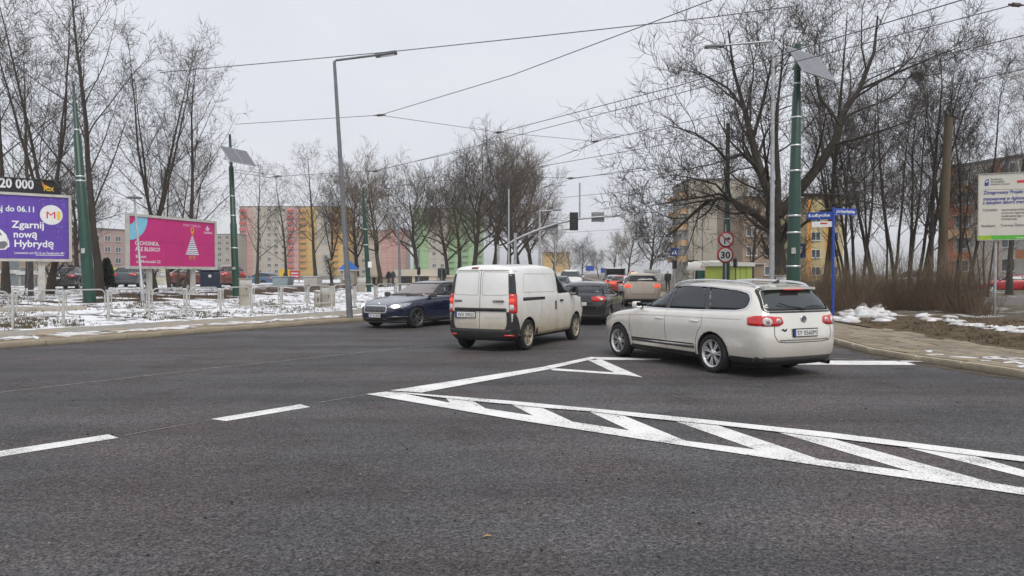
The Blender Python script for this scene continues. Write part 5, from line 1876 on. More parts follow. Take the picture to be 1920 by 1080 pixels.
# hedge of upright brown shoots along the snow heaps
def shrub_mesh(seed, n, h, spread, mat, r=.006, lean=.25):
    rg = np.random.default_rng(seed)
    a = rg.uniform(0, 6.28, n)
    q = rg.uniform(0, 1, n) ** .5 * spread
    base = np.stack([q * np.cos(a), q * np.sin(a) * .6, np.full(n, -.05)], 1)
    d = np.stack([np.cos(a) * q / spread * lean, np.sin(a) * q / spread * lean, np.ones(n)], 1) + rg.normal(0, .14, (n, 3))
    L = h * rg.uniform(.5, 1.1, n)
    cur = [base]
    for j in range(4):
        d = d + rg.normal(0, .12, (n, 3))
        d /= np.linalg.norm(d, axis=1, keepdims=True)
        cur.append(cur[-1] + d * (L / 4)[:, None])
    P1 = np.stack(cur, 1)
    R1 = np.tile(np.linspace(1, .4, 5), (n, 1)) * r * rg.uniform(.7, 1.6, (n, 1))
    # side shoots
    m = n * 4
    i = rg.integers(0, n, m)
    j = rg.integers(1, 4, m)
    s0 = P1[i, j]
    d2 = (P1[i, j + 1] - P1[i, j])
    d2 /= np.linalg.norm(d2, axis=1, keepdims=True)
    d2 = d2 + rg.normal(0, .55, (m, 3))
    d2 /= np.linalg.norm(d2, axis=1, keepdims=True)
    l2 = h * .28 * rg.uniform(.4, 1.1, m)
    mid = s0 + d2 * (l2 / 2)[:, None]
    e = mid + (d2 + rg.normal(0, .25, (m, 3)) + np.array([0, 0, .25])) * (l2 / 2)[:, None]
    P2 = np.stack([s0, mid, e], 1)
    R2 = np.tile(np.linspace(1, .4, 3), (m, 1)) * r * .6
    return mesh_np('shrub', [tubes_np(P1, R1, 3), tubes_np(P2, R2, 3)], mat)
m_hedge = M('hedge_twigs', (0.19, 0.145, 0.095), 0.9, var=.35, scale=1.5)
sm = [shrub_mesh(1, 46, 2.1, .6, m_hedge, .0065), shrub_mesh(2, 60, 1.6, .65, m_twigred, .006), shrub_mesh(3, 34, 2.8, .55, m_hedge, .0075)]
sm2 = shrub_mesh(4, 60, .95, .6, m_twigred, .005, .6)
rng = random.Random(5)
where = ['behind the estate car roof', 'left of the blue street name post', 'beside the blue street name post', 'right of the blue street name post', 'above the highest snow heap',
         'just right of the highest snow heap', 'in front of the parked silver minivan', 'below the silver minivan windows', 'left of the tall wooden pole', 'at the foot of the tall wooden pole',
         'right of the tall wooden pole', 'above the second snow heap', 'near the left leg of the information board', 'left of the red estate car']
for i in range(36):
    t = i / 35
    px = 1500 + 325 * t
    row = i % 2
    dist = (29.5 - max(0, px - 1700) * .022) + row * 1.3
    p = D(px + rng.uniform(-5, 5), 512, dist)
    form = (i // 2) % 3
    o = obj('shrub', sm[form])
    o.location = (p.x, p.y, hR(p.x, p.y))
    s = rng.uniform(.78, 1.12)
    o.scale = (s, s, s * rng.uniform(.85, 1.1))
    o.rotation_euler = (0, 0, rng.uniform(0, 6.28))
    tag(o, ('front' if row == 0 else 'back') + (' bushy tan', ' low reddish', ' tall sparse')[form] + ' leafless shrub ' + where[min(13, i * 14 // 36)], 'shrub', 'leafless hedge shrubs behind the snow heaps')
for i in range(14):
    px = 1515 + 330 * i / 13
    dist = (28.6 - max(0, px - 1700) * .022)
    p = D(px + rng.uniform(-6, 6), 512, dist)
    o = obj('shrub', sm2)
    o.location = (p.x, p.y, hR(p.x, p.y))
    o.scale = (rng.uniform(.9, 1.2),) * 3
    o.rotation_euler = (0, 0, rng.uniform(0, 6.28))
    tag(o, 'low reddish undergrowth shrub at the hedge foot ' + where[i], 'shrub', 'low shrubs at the hedge foot')
# evergreens
def conifer_mesh(seed, h, w, n=2600, mat=None):
    rg = np.random.default_rng(seed)
    t = rg.uniform(0, 1, n) ** .8
    a = rg.uniform(0, 6.28, n)
    rad = w * (1 - t) ** .7 * np.sqrt(rg.uniform(.25, 1, n)) * (1 + .2 * np.sin(a * 3 + t * 9))
    c = np.stack([rad * np.cos(a), rad * np.sin(a), .1 + t * h], 1)
    d = np.stack([np.cos(a), np.sin(a), np.full(n, .5)], 1) + rg.normal(0, .5, (n, 3))
    d /= np.linalg.norm(d, axis=1, keepdims=True)
    u = np.cross(d, rg.normal(0, 1, (n, 3)))
    u /= np.linalg.norm(u, axis=1, keepdims=True)
    s = .16 * rg.uniform(.6, 1.3, (n, 1))
    v = np.stack([c - u * s * .35, c + u * s * .35, c + d * s + u * s * .15, c + d * s - u * s * .15], 1).reshape(-1, 3)
    f = np.arange(n * 4).reshape(n, 4)
    return mesh_np('crown', [(v, f)], mat, False)
m_fir = M('conifer_green', (0.022, 0.034, 0.018), .9, var=.5, scale=2)
def conifer(px, dist, h, w, label, seed):
    p = D(px, 512, dist)
    t = thing('conifer', label, 'tree', (p.x, p.y, hL(p.x, p.y) if p.x < 0 else hR(p.x, p.y)))
    b = MB()
    b.tube([(0, 0, -.2), (0, 0, h * .9)], [.09, .02], 7)
    b.build('trunk', m_barkbrown, t)
    obj('crown', conifer_mesh(seed, h, w, 2600, m_fir), t)
conifer(200, 46, 1.7, .42, 'small dark evergreen beyond the lawn beside the parked black car', 1)
# ------------------------------------------------------------------ street furniture
m_green = M('pole_green', (0.006, 0.046, 0.028), .45, var=.2, scale=3, coat=.2)
m_greydark = M('galvanised_dark', (0.17, 0.18, 0.19), .5, metal=.3, var=.2, scale=3)
m_galv = M('galvanised', (0.42, 0.43, 0.44), .45, metal=.5, var=.2, scale=5)
m_rail = M('railing_paint', (0.44, 0.44, 0.42), .5, var=.25, scale=5)
m_steelband = M('steel_band', (0.6, 0.62, 0.62), .35, metal=.7, var=.1)
m_concrete = M('concrete', (0.33, 0.30, 0.25), .9, var=.25, scale=2, bump=.4, bscale=20)
m_woodpole = M('weathered_pole', (0.105, 0.08, 0.052), .9, var=.35, scale=3, stretch=(1, 1, .15), bump=.4, bscale=20)
m_boardframe = M('board_frame', (0.50, 0.48, 0.44), .6, var=.15, scale=3)
m_wire = M('wire_dark', (0.10, 0.10, 0.105), .6)
m_boxwhite = M('cabinet_grey', (0.56, 0.56, 0.53), .55, var=.12, scale=3, dirt=(.3, .27, .22), dirt_z=(.0, .5))

def gz(p):
    kx = float(np.interp(p.y, [q.y for q in KL], [q.x for q in KL]))
    return hL(p.x, p.y) if p.x < kx else (hR(p.x, p.y) if p.x > kx + 5 else 0)

def pole(name, label, cat, bpx, tpx, tpy, dist, prof, mat, bands=(), group=None, n=14):
    """a tapered pole from the ground to the pixel of its tip; prof = [(fraction, radius)]"""
    b = D(bpx, 520, dist)
    b.z = gz(b)
    t = D(tpx, tpy, dist)
    th = thing(name, label, cat, b, 0, group)
    v = t - b
    mb = MB()
    mb.tube([v * f - Vector((0, 0, .1 if f == 0 else 0)) for f, r in prof], [r for f, r in prof], n)
    mb.build('pole', mat, th)
    for f in bands:
        r = float(np.interp(f, [p[0] for p in prof], [p[1] for p in prof]))
        bd = MB()
        c = v * f
        bd.lathe([(r + .002, -.03), (r + .014, -.028), (r + .014, .028), (r + .002, .03)], n, 'Z', c)
        bd.build('clamp_band', m_steelband, th)
    return th, v

GP = 'green tram wire poles'
P_ST = [(0, .26), (.02, .235), (.52, .185), (.525, .165), (.76, .145), (.765, .10), (.90, .085), (.905, .045), (1, .04)]
pole('tram_pole', 'thick green tram pole leaning left between the purple and magenta billboards', 'pole', 168, 137, 152, 30, P_ST, m_green, (.55, .57, .78), GP)
g2, v2 = pole('tram_pole', 'dark green tram pole with a solar panel right of the magenta billboard', 'pole', 443, 431, 252, 38.5, [(0, .19), (.45, .165), (.455, .14), (.8, .12), (.805, .08), (1, .06)], m_green, (.3, .5, .62), GP)
pole('tram_pole', 'slim green tram pole far behind the blue saloon, with a small white plate', 'pole', 692, 680, 352, 52, [(0, .17), (.5, .15), (.8, .12), (1, .05)], m_green, (.45, .6), GP)
g4, v4 = pole('tram_pole', 'thick green tram pole with a solar panel behind the estate car roof', 'pole', 1486, 1496, 83, 22, [(0, .20), (.5, .17), (.505, .16), (.83, .125), (.835, .10), (1, .09)], m_green, (.21, .33, .39, .55, .64, .74, .86), GP)
pole('tram_pole', 'green tram pole carrying the two round red-rimmed signs in front of it', 'pole', 1361, 1365, 231, 38, [(0, .19), (.48, .165), (.485, .14), (.97, .10), (1, .09)], m_green, (.30, .47, .60, .82), GP)

for nm_, px_, py_, dd, w_, h_, root_ in (('plate', 693.5, 496, 51.7, .26, .40, bpy.data.objects['tram_pole.002']), ('sticker', 438.5, 503, 38.2, .16, .12, g2), ('sticker', 155.5, 470, 29.6, .14, .20, bpy.data.objects['tram_pole']), ('sticker', 1488, 470, 21.75, .12, .17, g4)):
    mb = MB()
    mb.box(D(px_, py_, dd) - root_.location, (w_, .02, h_))
    mb.build(nm_, m_white if nm_ == 'plate' else M('faded_sticker', (.40, .40, .37), .7, var=.3, scale=9), root_)

def solar(parent, at, w, h, rz, tilt, label):
    """a two-panel solar module on a bracket"""
    th = thing('solar_panel', label, 'solar panel', parent.location + at, rz)
    th.rotation_euler = (tilt, 0, rz)
    mb = MB()
    for i in (0, 1):
        mb = MB()
        mb.box(((i - .5) * w / 2, 0, 0), (w / 2 - .02, h, .04))
        fr = mb.build('module', m_galv, th)
        cb = MB()
        for a in range(4):
            for b in range(8):
                cb.box(((i - .5) * w / 2 + (a - 1.5) * (w / 2 - .06) / 4, (b - 3.5) * (h - .04) / 8, .0215), ((w / 2 - .06) / 4 - .012, (h - .04) / 8 - .012, .004))
                cb.box(((i - .5) * w / 2 + (a - 1.5) * (w / 2 - .06) / 4, (b - 3.5) * (h - .04) / 8, -.0215), ((w / 2 - .06) / 4 - .012, (h - .04) / 8 - .012, .004))
        tag(cb.build('solar_cells', M('solar_face', (0.12, 0.124, 0.14), .3, var=.12, coat=.4), fr), kind='stuff')
    br = MB()
    br.tube([(-w * .42, 0, -.03), (-w * .42, -.1, -.28)], .03, 6)
    br.tube([(w * .3, 0, -.03), (-w * .42, -.1, -.28)], .02, 6)
    br.build('bracket', m_galv, th)
    return th
solar(g2, D(447, 293, 38.0) - g2.location, 1.87, 1.03, R(68), R(52), 'grey solar panel tilted on the green pole right of the magenta billboard')
solar(g4, D(1522, 121, 21.6) - g4.location, 1.78, .95, R(40), R(58), 'grey solar panel tilted on the thick green pole behind the estate car')

def street_lamp(label, bpx, tpx, tpy, apx, apy, dist, r, mat, adist=None, head=.75):
    th, v = pole('street_lamp', label, 'street lamp', bpx, tpx, tpy, dist, [(0, r * 1.15), (.12, r * 1.05), (.5, r * .8), (1, r * .55)], mat, (), 'arm street lamps')
    b = th.location
    e = D(apx, apy, adist or dist) - b
    mb = MB()
    q = v + (e - v) * .04 + Vector((0, 0, .02))
    mb.tube([v * .985, v + Vector((0, 0, .03)), q + Vector((0, 0, .04)), v.lerp(e, .72) + Vector((0, 0, .02))], r * .42, 8)
    mb.build('arm', mat, th)
    d = (e - v).normalized()
    h = bevel_box('lamp_head', (head, head * .33, .11), m_greydark, .04, 3, th, v.lerp(e, .72) + d * head * .5)
    h.rotation_euler = (0, -math.asin(d.z), math.atan2(d.y, d.x))
    g = MB()
    g.box((.06, 0, -.06), (head * .6, head * .22, .02))
    g.build('lamp_glass', m_clearlens, h)
    return th
street_lamp('tall grey street lamp leaning left on the near kerb by the blue saloon', 656, 627, 117, 733, 100, 25.6, .095, m_greydark)
street_lamp('tall grey street lamp with its arm to the left beside the huge old tree', 1447, 1450, 80, 1322, 88, 29, .10, m_galv)
street_lamp('far grey street lamp with a short arm, left of the traffic light mast end', 1012, 1012, 397, 1046, 394, 66, .14, m_galv)
street_lamp('distant grey street lamp between the mast and the far yellow block', 1041, 1041, 432, 1066, 430, 90, .12, m_galv)
street_lamp('most distant left-kerb street lamp by the far yellow block', 1060, 1060, 461, 1080, 457, 120, .12, m_galv)
street_lamp('distant street lamp on the right kerb with its arm to the left', 1165, 1165, 462, 1145, 463, 125, .12, m_galv)
street_lamp('grey street lamp behind the blue saloon in front of the pavilion', 750, 747, 403, 735, 401, 55, .10, m_greydark)
pole('lamp_post', 'white far post standing in front of the brown bare trees', 'pole', 1157, 1157, 477, 110, [(0, .15), (1, .13)], m_white)
pole('signal_post', 'thin grey post just left of the traffic light mast', 'pole', 954, 954, 355, 58, [(0, .08), (1, .06)], m_galv)
pole('signal_post', 'short green-grey post behind the van roof', 'pole', 934, 934, 459, 62, [(0, .12), (1, .11)], m_galv)
pole('wooden_pole', 'tall weathered wooden pole with a cut top behind the hedge', 'pole', 1763, 1779, 221, 32, [(0, .20), (.9, .16), (1, .155)], m_woodpole)
# park lamp with a flat disc head
th, v = pole('park_lamp', 'thin grey park lamp with a disc head in front of the magenta billboard', 'street lamp', 268, 252, 372, 31, [(0, .085), (.2, .075), (.21, .05), (1, .04)], m_galv)
mb = MB()
mb.lathe([(.02, .14), (.06, .10), (.30, .05), (.32, .02), (.30, 0), (.05, -.02)], 20, 'Z', v)
mb.build('lamp_head', m_greydark, th)

# ------------------------------------------------------------------ pedestrian railing
fA, fB = G(24, 615.5, .125).to_2d(), G(622, 581, .125).to_2d()
fd = (fB - fA) / 9
fl = fd.length
rail = thing('pedestrian_railing', 'off-white tubular railing of rounded frames along the left pavement', 'railing', (fA.x, fA.y, .12), math.atan2(fd.y, fd.x))
pm = MB()
pm.tube([(0, 0, -.1), (0, 0, .98)], .042, 10)
pmesh = pm.mesh('post', m_rail)
fm = MB()
x0, x1, z0, z1, rr = .10, fl - .10, .30, 1.03, .16
pts = []
for cx, cz, a0 in ((x1 - rr, z1 - rr, 0), (x0 + rr, z1 - rr, 90), (x0 + rr, z0 + rr, 180), (x1 - rr, z0 + rr, 270)):
    for k in range(6):
        a = R(a0 + 90 * k / 5)
        pts.append((cx + rr * math.cos(a), 0, cz + rr * math.sin(a)))
pts.append(pts[0])
fm.tube(pts, .021, 8, False)
for z in (.50, .85):
    fm.tube([(0, 0, z), (x0, 0, z)], .016, 6)
    fm.tube([(x1, 0, z), (fl, 0, z)], .016, 6)
fmesh = fm.mesh('frame', m_rail)
rng = random.Random(2)
for i in range(-4, 14):
    o = obj('post', pmesh, rail)
    o.location = (i * fl, 0, 0)
    o.rotation_euler = (rng.uniform(-.02, .02), rng.uniform(-.012, .012), 0)
    if i < 13:
        o = obj('frame', fmesh, rail)
        o.location = (i * fl, 0, rng.uniform(-.01, .01))

# ------------------------------------------------------------------ boards
class Board:
    """a flat sign panel on legs; local x runs along it, local z is up, it faces local -y"""
    def __init__(s, name, label, cat, A, B, zb, zt, face, frame=.09, depth=.14, group=None, leg=None, frame_mat=None, ground=None):
        A, B = Vector(A), Vector(B)
        s.u = (B - A).normalized()
        s.L = (B - A).length
        s.zb, s.zt = zb, zt
        s.A = A
        s.rz = math.atan2(s.u.y, s.u.x)
        s.root = thing(name, label, cat, (A.x, A.y, 0), s.rz, group)
        mb = MB()
        mb.box((s.L / 2, depth * .5 - .01, (zb + zt) / 2), (s.L - .02, depth * .6, zt - zb - .02))
        s.panel = mb.build('panel', face, s.root)
        fm = frame_mat or m_boardframe
        if frame:
            for c, sz in (((s.L / 2, depth / 2 - .03, zb - frame / 2), (s.L + 2 * frame, depth, frame)), ((s.L / 2, depth / 2 - .03, zt + frame / 2), (s.L + 2 * frame, depth, frame)),
                          ((-frame / 2, depth / 2 - .03, (zb + zt) / 2), (frame, depth, zt - zb)), ((s.L + frame / 2, depth / 2 - .03, (zb + zt) / 2), (frame, depth, zt - zb))):
                m2 = MB()
                m2.box(c, sz)
                m2.build('frame', fm, s.root)
        for x in (leg or ()):
            g = s.A + s.u * x
            z0 = gz(Vector((g.x, g.y, 0)))
            m2 = MB()
            m2.box((x, depth * .5 + .12, (z0 - .15 + zb + .25) / 2), (.22, .16, zb + .25 - z0 + .15))
            m2.build('leg', fm, s.root)
            m2 = MB()
            m2.tube([(x, depth * .5 + .15, zb * .55), (x + .1, depth + .9, z0)], .035, 6)
            m2.tube([(x, depth * .5 + .0, zb * .45), (x - .35, depth * .5 - .5, z0)], .03, 6)
            m2.build('brace', fm, s.root)
        s.y = depth * .5 - .01 - depth * .3 - .003
    def at(s, px, py):
        d = ray(px, py)
        n = Vector((s.u.y, -s.u.x, 0))
        A3 = Vector((s.A.x, s.A.y, 0))
        t = (A3 - Vector((0, 0, CAMZ))).dot(n) / d.dot(n)
        p = Vector((0, 0, CAMZ)) + d * t
        return (p - A3).dot(Vector((s.u.x, s.u.y, 0))), p.z
    def text(s, body, px0, px1, pyb, cap, mat, bold=.02, shear=0, off=0.0, name='lettering'):
        x0, z = s.at(px0, pyb)
        x1, z1 = s.at(px1, pyb)
        _, zc = s.at(px0, pyb - cap)
        size = (zc - z) / .70
        z = (z + z1) / 2 if abs(px1 - px0) < 200 else z
        mt = Matrix.Translation((x0, s.y - .004 - off, z))
        if shear:
            sh = Matrix.Identity(4)
            sh[0][2] = shear
            mt = mt @ sh
        return text(body, size, mat, name, s.root, mt, bold=bold * size, width=x1 - x0, extrude=.001)
    def print_(s, name, pix, mat, off=0.0, local=False):
        pts = pix if local else [s.at(*q) for q in pix]
        me = bpy.data.meshes.new(name)
        me.from_pydata([(x, s.y - .002 - off, z) for x, z in pts], [], [tuple(range(len(pts)))])
        me.materials.append(mat)
        return obj(name, me, s.root)

m_purple = M('poster_purple', (0.115, 0.055, 0.36), .5, var=.12, scale=.7)
m_lilac = M('print_lilac', (0.22, 0.15, 0.52), .5)
m_mint = M('print_mint', (0.72, 0.80, 0.76), .5)
m_magenta = M('poster_magenta', (0.56, 0.022, 0.19), .5, var=.10, scale=.5)
m_cyan = M('print_cyan', (0.22, 0.56, 0.74), .5)
m_orange = M('print_orange', (0.85, 0.30, 0.03), .5)
m_red = M('print_red', (0.62, 0.03, 0.04), .5)
m_yellow = M('print_yellow', (0.80, 0.52, 0.04), .5)
m_greenp = M('print_green', (0.10, 0.42, 0.05), .5)
m_navy = M('print_navy', (0.03, 0.05, 0.30), .5)
m_blackpanel = M('poster_black', (0.018, 0.016, 0.018), .45)
m_greyp = M('print_grey', (0.16, 0.16, 0.17), .6)
m_signblue = M('sign_blue', (0.012, 0.06, 0.36), .45, coat=.2, var=.12)
m_signred = M('sign_red', (0.52, 0.015, 0.025), .45, coat=.2)
m_signwhite = M('sign_white', (0.75, 0.75, 0.74), .45, coat=.2, var=.04)
GBB = 'roadside billboards'

# purple billboard
Bp = D(130, 512, 31).to_2d()
Ap = Bp - Vector((.77, .64)).normalized() * 5.3
b1 = Board('billboard', 'purple billboard with white lettering and a round white logo at the left edge', 'billboard', Ap, Bp, 2.22, 4.74, m_purple, .10, .16, GBB, (1.0, 4.35))
b1.text('Zgarnij', 22, 83, 427.5, 13, m_white, .02)
b1.text('nową', 25, 69, 445.5, 13, m_white, .02)
b1.text('Hybrydę', 26, 100, 463, 13, m_white, .02)
b1.text('aj do 06.11', -5, 64, 396.5, 11, m_mint, .02)
b1.text('Losowanie aut 03.12 na Facebooku M1', 27, 120, 476.5, 4.5, m_white, .01)
x0, z0 = b1.at(67, 478.3)
x1, z1 = b1.at(120, 478.3)
b1.print_('underline', [(x0, z0 - .01), (x1, z0 - .01), (x1, z0 + .012), (x0, z0 + .012)], m_white, local=True)
cx, cz = b1.at(96.5, 403)
b1.print_('logo_disc', ellipse(cx, cz, .40, .40, 32), m_signwhite, .002, local=True)
b1.text('M', 85.5, 102, 409.5, 13, m_red, .0, off=.004)
b1.text('1', 102, 108.5, 411, 14, m_yellow, .05, off=.004)
rg = random.Random(4)
for i in range(46):          # printed snowflakes of light in the corner
    px, py = (rg.uniform(70, 125), rg.uniform(372, 392)) if i < 30 else (rg.uniform(108, 126), rg.uniform(420, 448))
    x, z = b1.at(px, py)
    s_ = rg.uniform(.015, .045)
    if x < 5.2: b1.print_('sparkle', [(x - s_, z), (x, z - s_), (x + s_, z), (x, z + s_)], m_lilac, .001, True)
car_print = [(-40, 470), (-40, 428), (-10, 424), (4, 432), (12, 440), (17, 452), (18, 462), (10, 468)]
b1.print_('printed_car', car_print, m_signwhite, .001)
b1.print_('printed_window', [(-36, 440), (-34, 432), (-10, 429), (2, 437), (4, 441)], m_greyp, .003)
b1.print_('printed_bumper', [(-30, 468), (-30, 455), (10, 452), (15, 458), (8, 466)], m_greyp, .003)
pl = bevel_box('concrete_footing', (3.0, 1.0, .5), m_concrete, .03, 2)
g = G(66, 593, .15)
pl.location = (g.x, g.y, .22)
pl.rotation_euler = (0, 0, R(40))
tag(pl, 'brownish concrete footing block in the snow under the purple billboard', 'concrete block')

# magenta billboard
Am, Bm = D(243, 512, 34.6).to_2d(), D(403.5, 512, 39.9).to_2d()
zt = D(243, 404.5, 34.6).z
b2 = Board('billboard', 'magenta billboard with a striped paper fir tree and white lettering', 'billboard', Am, Bm, D(243, 499, 34.6).z, zt, m_magenta, .12, .16, GBB, (1.35, 4.2))
b2.text('O CHOINKA,', 253.5, 298.6, 460, 7.5, m_white, .012)
b2.text('ALE BLISKO!', 254, 300.5, 471, 7.5, m_white, .012)
b2.text('Bytom', 254.7, 274, 483.5, 5.5, m_white, .01)
b2.text('ul. Moniuszki 22', 256, 301, 493, 5.5, m_white, .01)
b2.text('PUNKT OBSŁUGI', 344, 375.5, 425.5, 4.6, m_lilac if False else M('print_pink', (.80, .45, .62), .5), .005)
b2.text('TAURON', 382.5, 398, 438.5, 3.6, m_white, .02)
cx, cz = b2.at(389.5, 429)
b2.print_('logo_mark', [(cx - .16, cz + .02), (cx - .05, cz + .05), (cx - .02, cz + .17), (cx + .05, cz + .05), (cx + .17, cz + .01), (cx + .06, cz - .04), (cx + .08, cz - .15), (cx - .02, cz - .07), (cx - .12, cz - .12), (cx - .07, cz - .03)], m_white, local=True)
b2.print_('logo_mark', ellipse(cx, cz, .035, .035, 10), m_magenta, .002, True)
z_ = b2.zt - .02
q = [(0.02 + .36 * math.cos(a), z_ - .36 * math.sin(a)) for a in [k * math.pi / 24 for k in range(13)]]
o_ = [(0.02 + 1.08 * math.cos(a), z_ - 1.08 * math.sin(a)) for a in [k * math.pi / 24 for k in range(13)]]
b2.print_('blue_ring', o_ + q[::-1], m_cyan, local=True)
px_, py_ = b2.at(361, 432.5)
b2.print_('pin', ellipse(px_, py_ + .04, .125, .125, 16, 0, math.pi) + [(px_ - .11, py_ - .05), (px_, py_ - .27), (px_ + .11, py_ - .05)], m_orange, local=True)
b2.print_('pin_hole', ellipse(px_, py_ + .04, .05, .06, 12), m_blackpanel, .002, True)
xt, zt_ = b2.at(361, 443.5)
xb, zb_ = b2.at(364, 479)
nrow = 10
for k in range(nrow):
    f0, f1 = k / nrow, (k + .58) / nrow
    z0_, z1_ = zt_ + (zb_ - zt_) * f0, zt_ + (zb_ - zt_) * f1
    w0, w1 = .05 + .43 * f0, .05 + .43 * f1
    b2.print_('stripe', [(xt - w1, z1_), (xt + w1, z1_), (xt + w0, z0_), (xt - w0, z0_)], m_white, .001, True)
    z2_ = zt_ + (zb_ - zt_) * min(1, (k + .86) / nrow)
    b2.print_('stripe', [(xt - w1, z2_), (xt + w1 * .95, z2_), (xt + w1, z1_), (xt - w1, z1_)], M('print_slate', (.10, .12, .30), .5), .001, True)
for dx in (-.14, .12):
    b2.print_('printed_hand', [(xt + dx - .10, zb_ - .02), (xt + dx + .10, zb_ - .02), (xt + dx + .09, zb_ - .20), (xt + dx + .02, zb_ - .16), (xt + dx + .03, zb_ - .38), (xt + dx - .02, zb_ - .18), (xt + dx - .08, zb_ - .22)], M('print_skin', (.55, .22, .09), .5), .001, True)

m_seam = M('poster_seam', (.07, .03, .10), .6)
for bb in (b1, b2):
    for k in range(1, 5):
        x = bb.L * k / 5
        bb.print_('paper_seam', [(x - .004, bb.zb + .01), (x + .004, bb.zb + .01), (x + .004, bb.zt - .01), (x - .004, bb.zt - .01)], m_seam, .0012, True)
    zm = (bb.zb + bb.zt) / 2
    bb.print_('paper_seam', [(.01, zm - .004), (bb.L - .01, zm - .004), (bb.L - .01, zm + .004), (.01, zm + .004)], m_seam, .0016, True)

# black hoarding behind, 20 000
Bk = D(115, 512, 35.2).to_2d()
Ak = Bk - Vector((.77, .64)).normalized() * 5.6
b3 = Board('billboard', 'black hoarding reading 20 000 that shows above the purple billboard', 'billboard', Ak, Bk, 4.0, D(100, 340.5, 35.2).z, m_blackpanel, .05, .16, GBB, (1.2, 4.4), M('black_frame', (.05, .045, .045), .5))
b3.text('20 000', -1, 63.5, 352.5, 17.5, m_white, .03)
b3.text('FUX', 82, 101.5, 358, 7, m_yellow, .04)
b3.print_('logo_mark', [(77, 338), (84, 346), (88, 353), (84, 355), (80, 348)], m_orange)
b3.print_('logo_mark', [(84, 346), (93, 351), (90, 354)], m_yellow, .001)

# white information board at the right edge
Ai = D(1833, 512, 25.5).to_2d()
Bi = Ai + Vector((1, -.45)).normalized() * 3.0
b4 = Board('information_board', 'white information board with blue lettering and a green band at the right edge', 'sign', Ai, Bi, D(1833, 450, 25.5).z, D(1833, 327, 25.5).z, M('board_white', (0.62, 0.60, 0.53), .6, var=.06, scale=1.5), .015, .05, None)
b4.text('Zintegrowany Projekt modernizacji i rozwoju infrastruktury', 1843.5, 2055, 364.5, 6.2, m_navy, .02, .2)
b4.text('tramwajowej w Aglomeracji Śląsko-Zagłębiowskiej wraz', 1843, 2035, 373, 6.2, m_navy, .02, .2)
b4.text('z zakupem taboru tramwajowego', 1842.5, 1956, 381.3, 6.2, m_navy, .02, .2)
b4.text('Cel projektu:', 1842, 1870, 395.5, 4.6, m_greyp, .012)
for i, t_ in enumerate(('Usprawnienie funkcjonowania transportu', 'na terenie Aglomeracji Śląskiej oraz', 'zwiększenie jego roli w transporcie', 'tramwajowego.')):
    b4.text(t_, 1877.5, 1877.5 + 2.35 * len(t_), 394 + 6 * i, 4.2, m_greyp, .006)
b4.text('Beneficjent:', 1840, 1866, 425.5, 4.6, m_greyp, .012)
b4.text('Tramwaje Śląskie S.A.', 1876, 1931, 424, 4.6, m_greyp, .006)
for i, t_ in enumerate(('Fundusze', 'Europejskie', 'Infrastruktura i Środowisko')):
    b4.text(t_, 1857.5, 1857.5 + (22, 26, 36)[i], 337.5 + 4.6 * i - .5 * (i == 2), (3.8, 3.8, 2.8)[i], m_greyp, .01)
b4.print_('logo_mark', [(1846, 349), (1853.8, 348), (1853.8, 335), (1848, 338), (1846, 343)], m_navy)
b4.print_('logo_mark', [(1848, 343), (1852, 341), (1852.5, 338), (1849, 340)], m_signwhite, .002)
b4.print_('flag_stripe', [(1907, 343), (1945, 341), (1945, 336.5), (1907, 338)], m_red)
b4.print_('divider', [(1842, 356.3), (2050, 352), (2050, 351.5), (1842, 355.8)], m_greyp)
x0, z0 = 0.005, b4.zb + .005
b4.print_('green_band', [(x0, z0), (b4.L - .01, z0), (b4.L - .01, z0 + .14), (x0, z0 + .14)], m_greenp, 0, True)
b4.print_('lime_band', [(x0, z0), (.42, z0), (.36, z0 + .14), (x0, z0 + .14)], M('print_lime', (.30, .48, .03), .5), .001, True)
b4.text('www.tram-silesia.pl', 1906, 1955, 446.5, 3.0, m_white, .01)
for x in (.52, 2.2):
    g = b4.A + b4.u * x
    z0 = gz(Vector((g.x, g.y, 0)))
    m2 = MB()
    m2.tube([(x, .085, z0 - .1), (x, .085, b4.zt - .2)], .045, 10)
    m2.build('leg', m_galv, b4.root)

# blue street-name post
th, v = pole('street_name_post', 'blue post with two blue street name blades and a white blade', 'sign', 1562, 1563, 389, 25.4, [(0, .045), (1, .045)], m_signblue)
def blade(px0, py0, px1, py1, h, mat, body, bw=.0):
    a, b = D(px0, py0, 25.4), D(px1, py1, 25.4)
    # the blade swings away from the viewer on its post
    L = .78
    return a, b, L
def blade_at(angle, zc, L, h, mat, body, tm, side, name='blade'):
    o = MB()
    o.box((side * (L / 2 + .045), 0, 0), (L, .018, h))
    bl = o.build(name, mat, th)
    bl.location = (v.x * .95, v.y * .95, zc)
    bl.rotation_euler = (0, 0, angle)
    if body:
        text(body, h * .62, tm, 'lettering', bl, Matrix.Translation((side * (L / 2 + .045), -.0115, -h * .2)), bold=.004, align='CENTER', width=L * .86, extrude=.001)
        text(body, h * .62, tm, 'lettering', bl, Matrix.Translation((side * (L / 2 + .045), .0115, -h * .2)) @ Matrix.Rotation(math.pi, 4, 'Z'), bold=.004, align='CENTER', width=L * .86, extrude=.001)
    return bl
blade_at(R(18), D(1590, 396, 25.4).z - th.location.z, .90, .22, m_signblue, 'pl. Ks. Prymasa Wyszyńskiego', m_signwhite, 1)
blade_at(R(-24), D(1542, 403, 25.4).z - th.location.z, .80, .22, m_signblue, 'Łużycka', m_signwhite, -1)
blade_at(R(-24), D(1542, 420, 25.4).z - th.location.z, .64, .19, m_signwhite, '', m_ink, -1)
blade_at(R(-24), D(1542, 409.5, 25.4).z - th.location.z, .62, .06, m_signblue, '', m_ink, -1)
rb = MB()
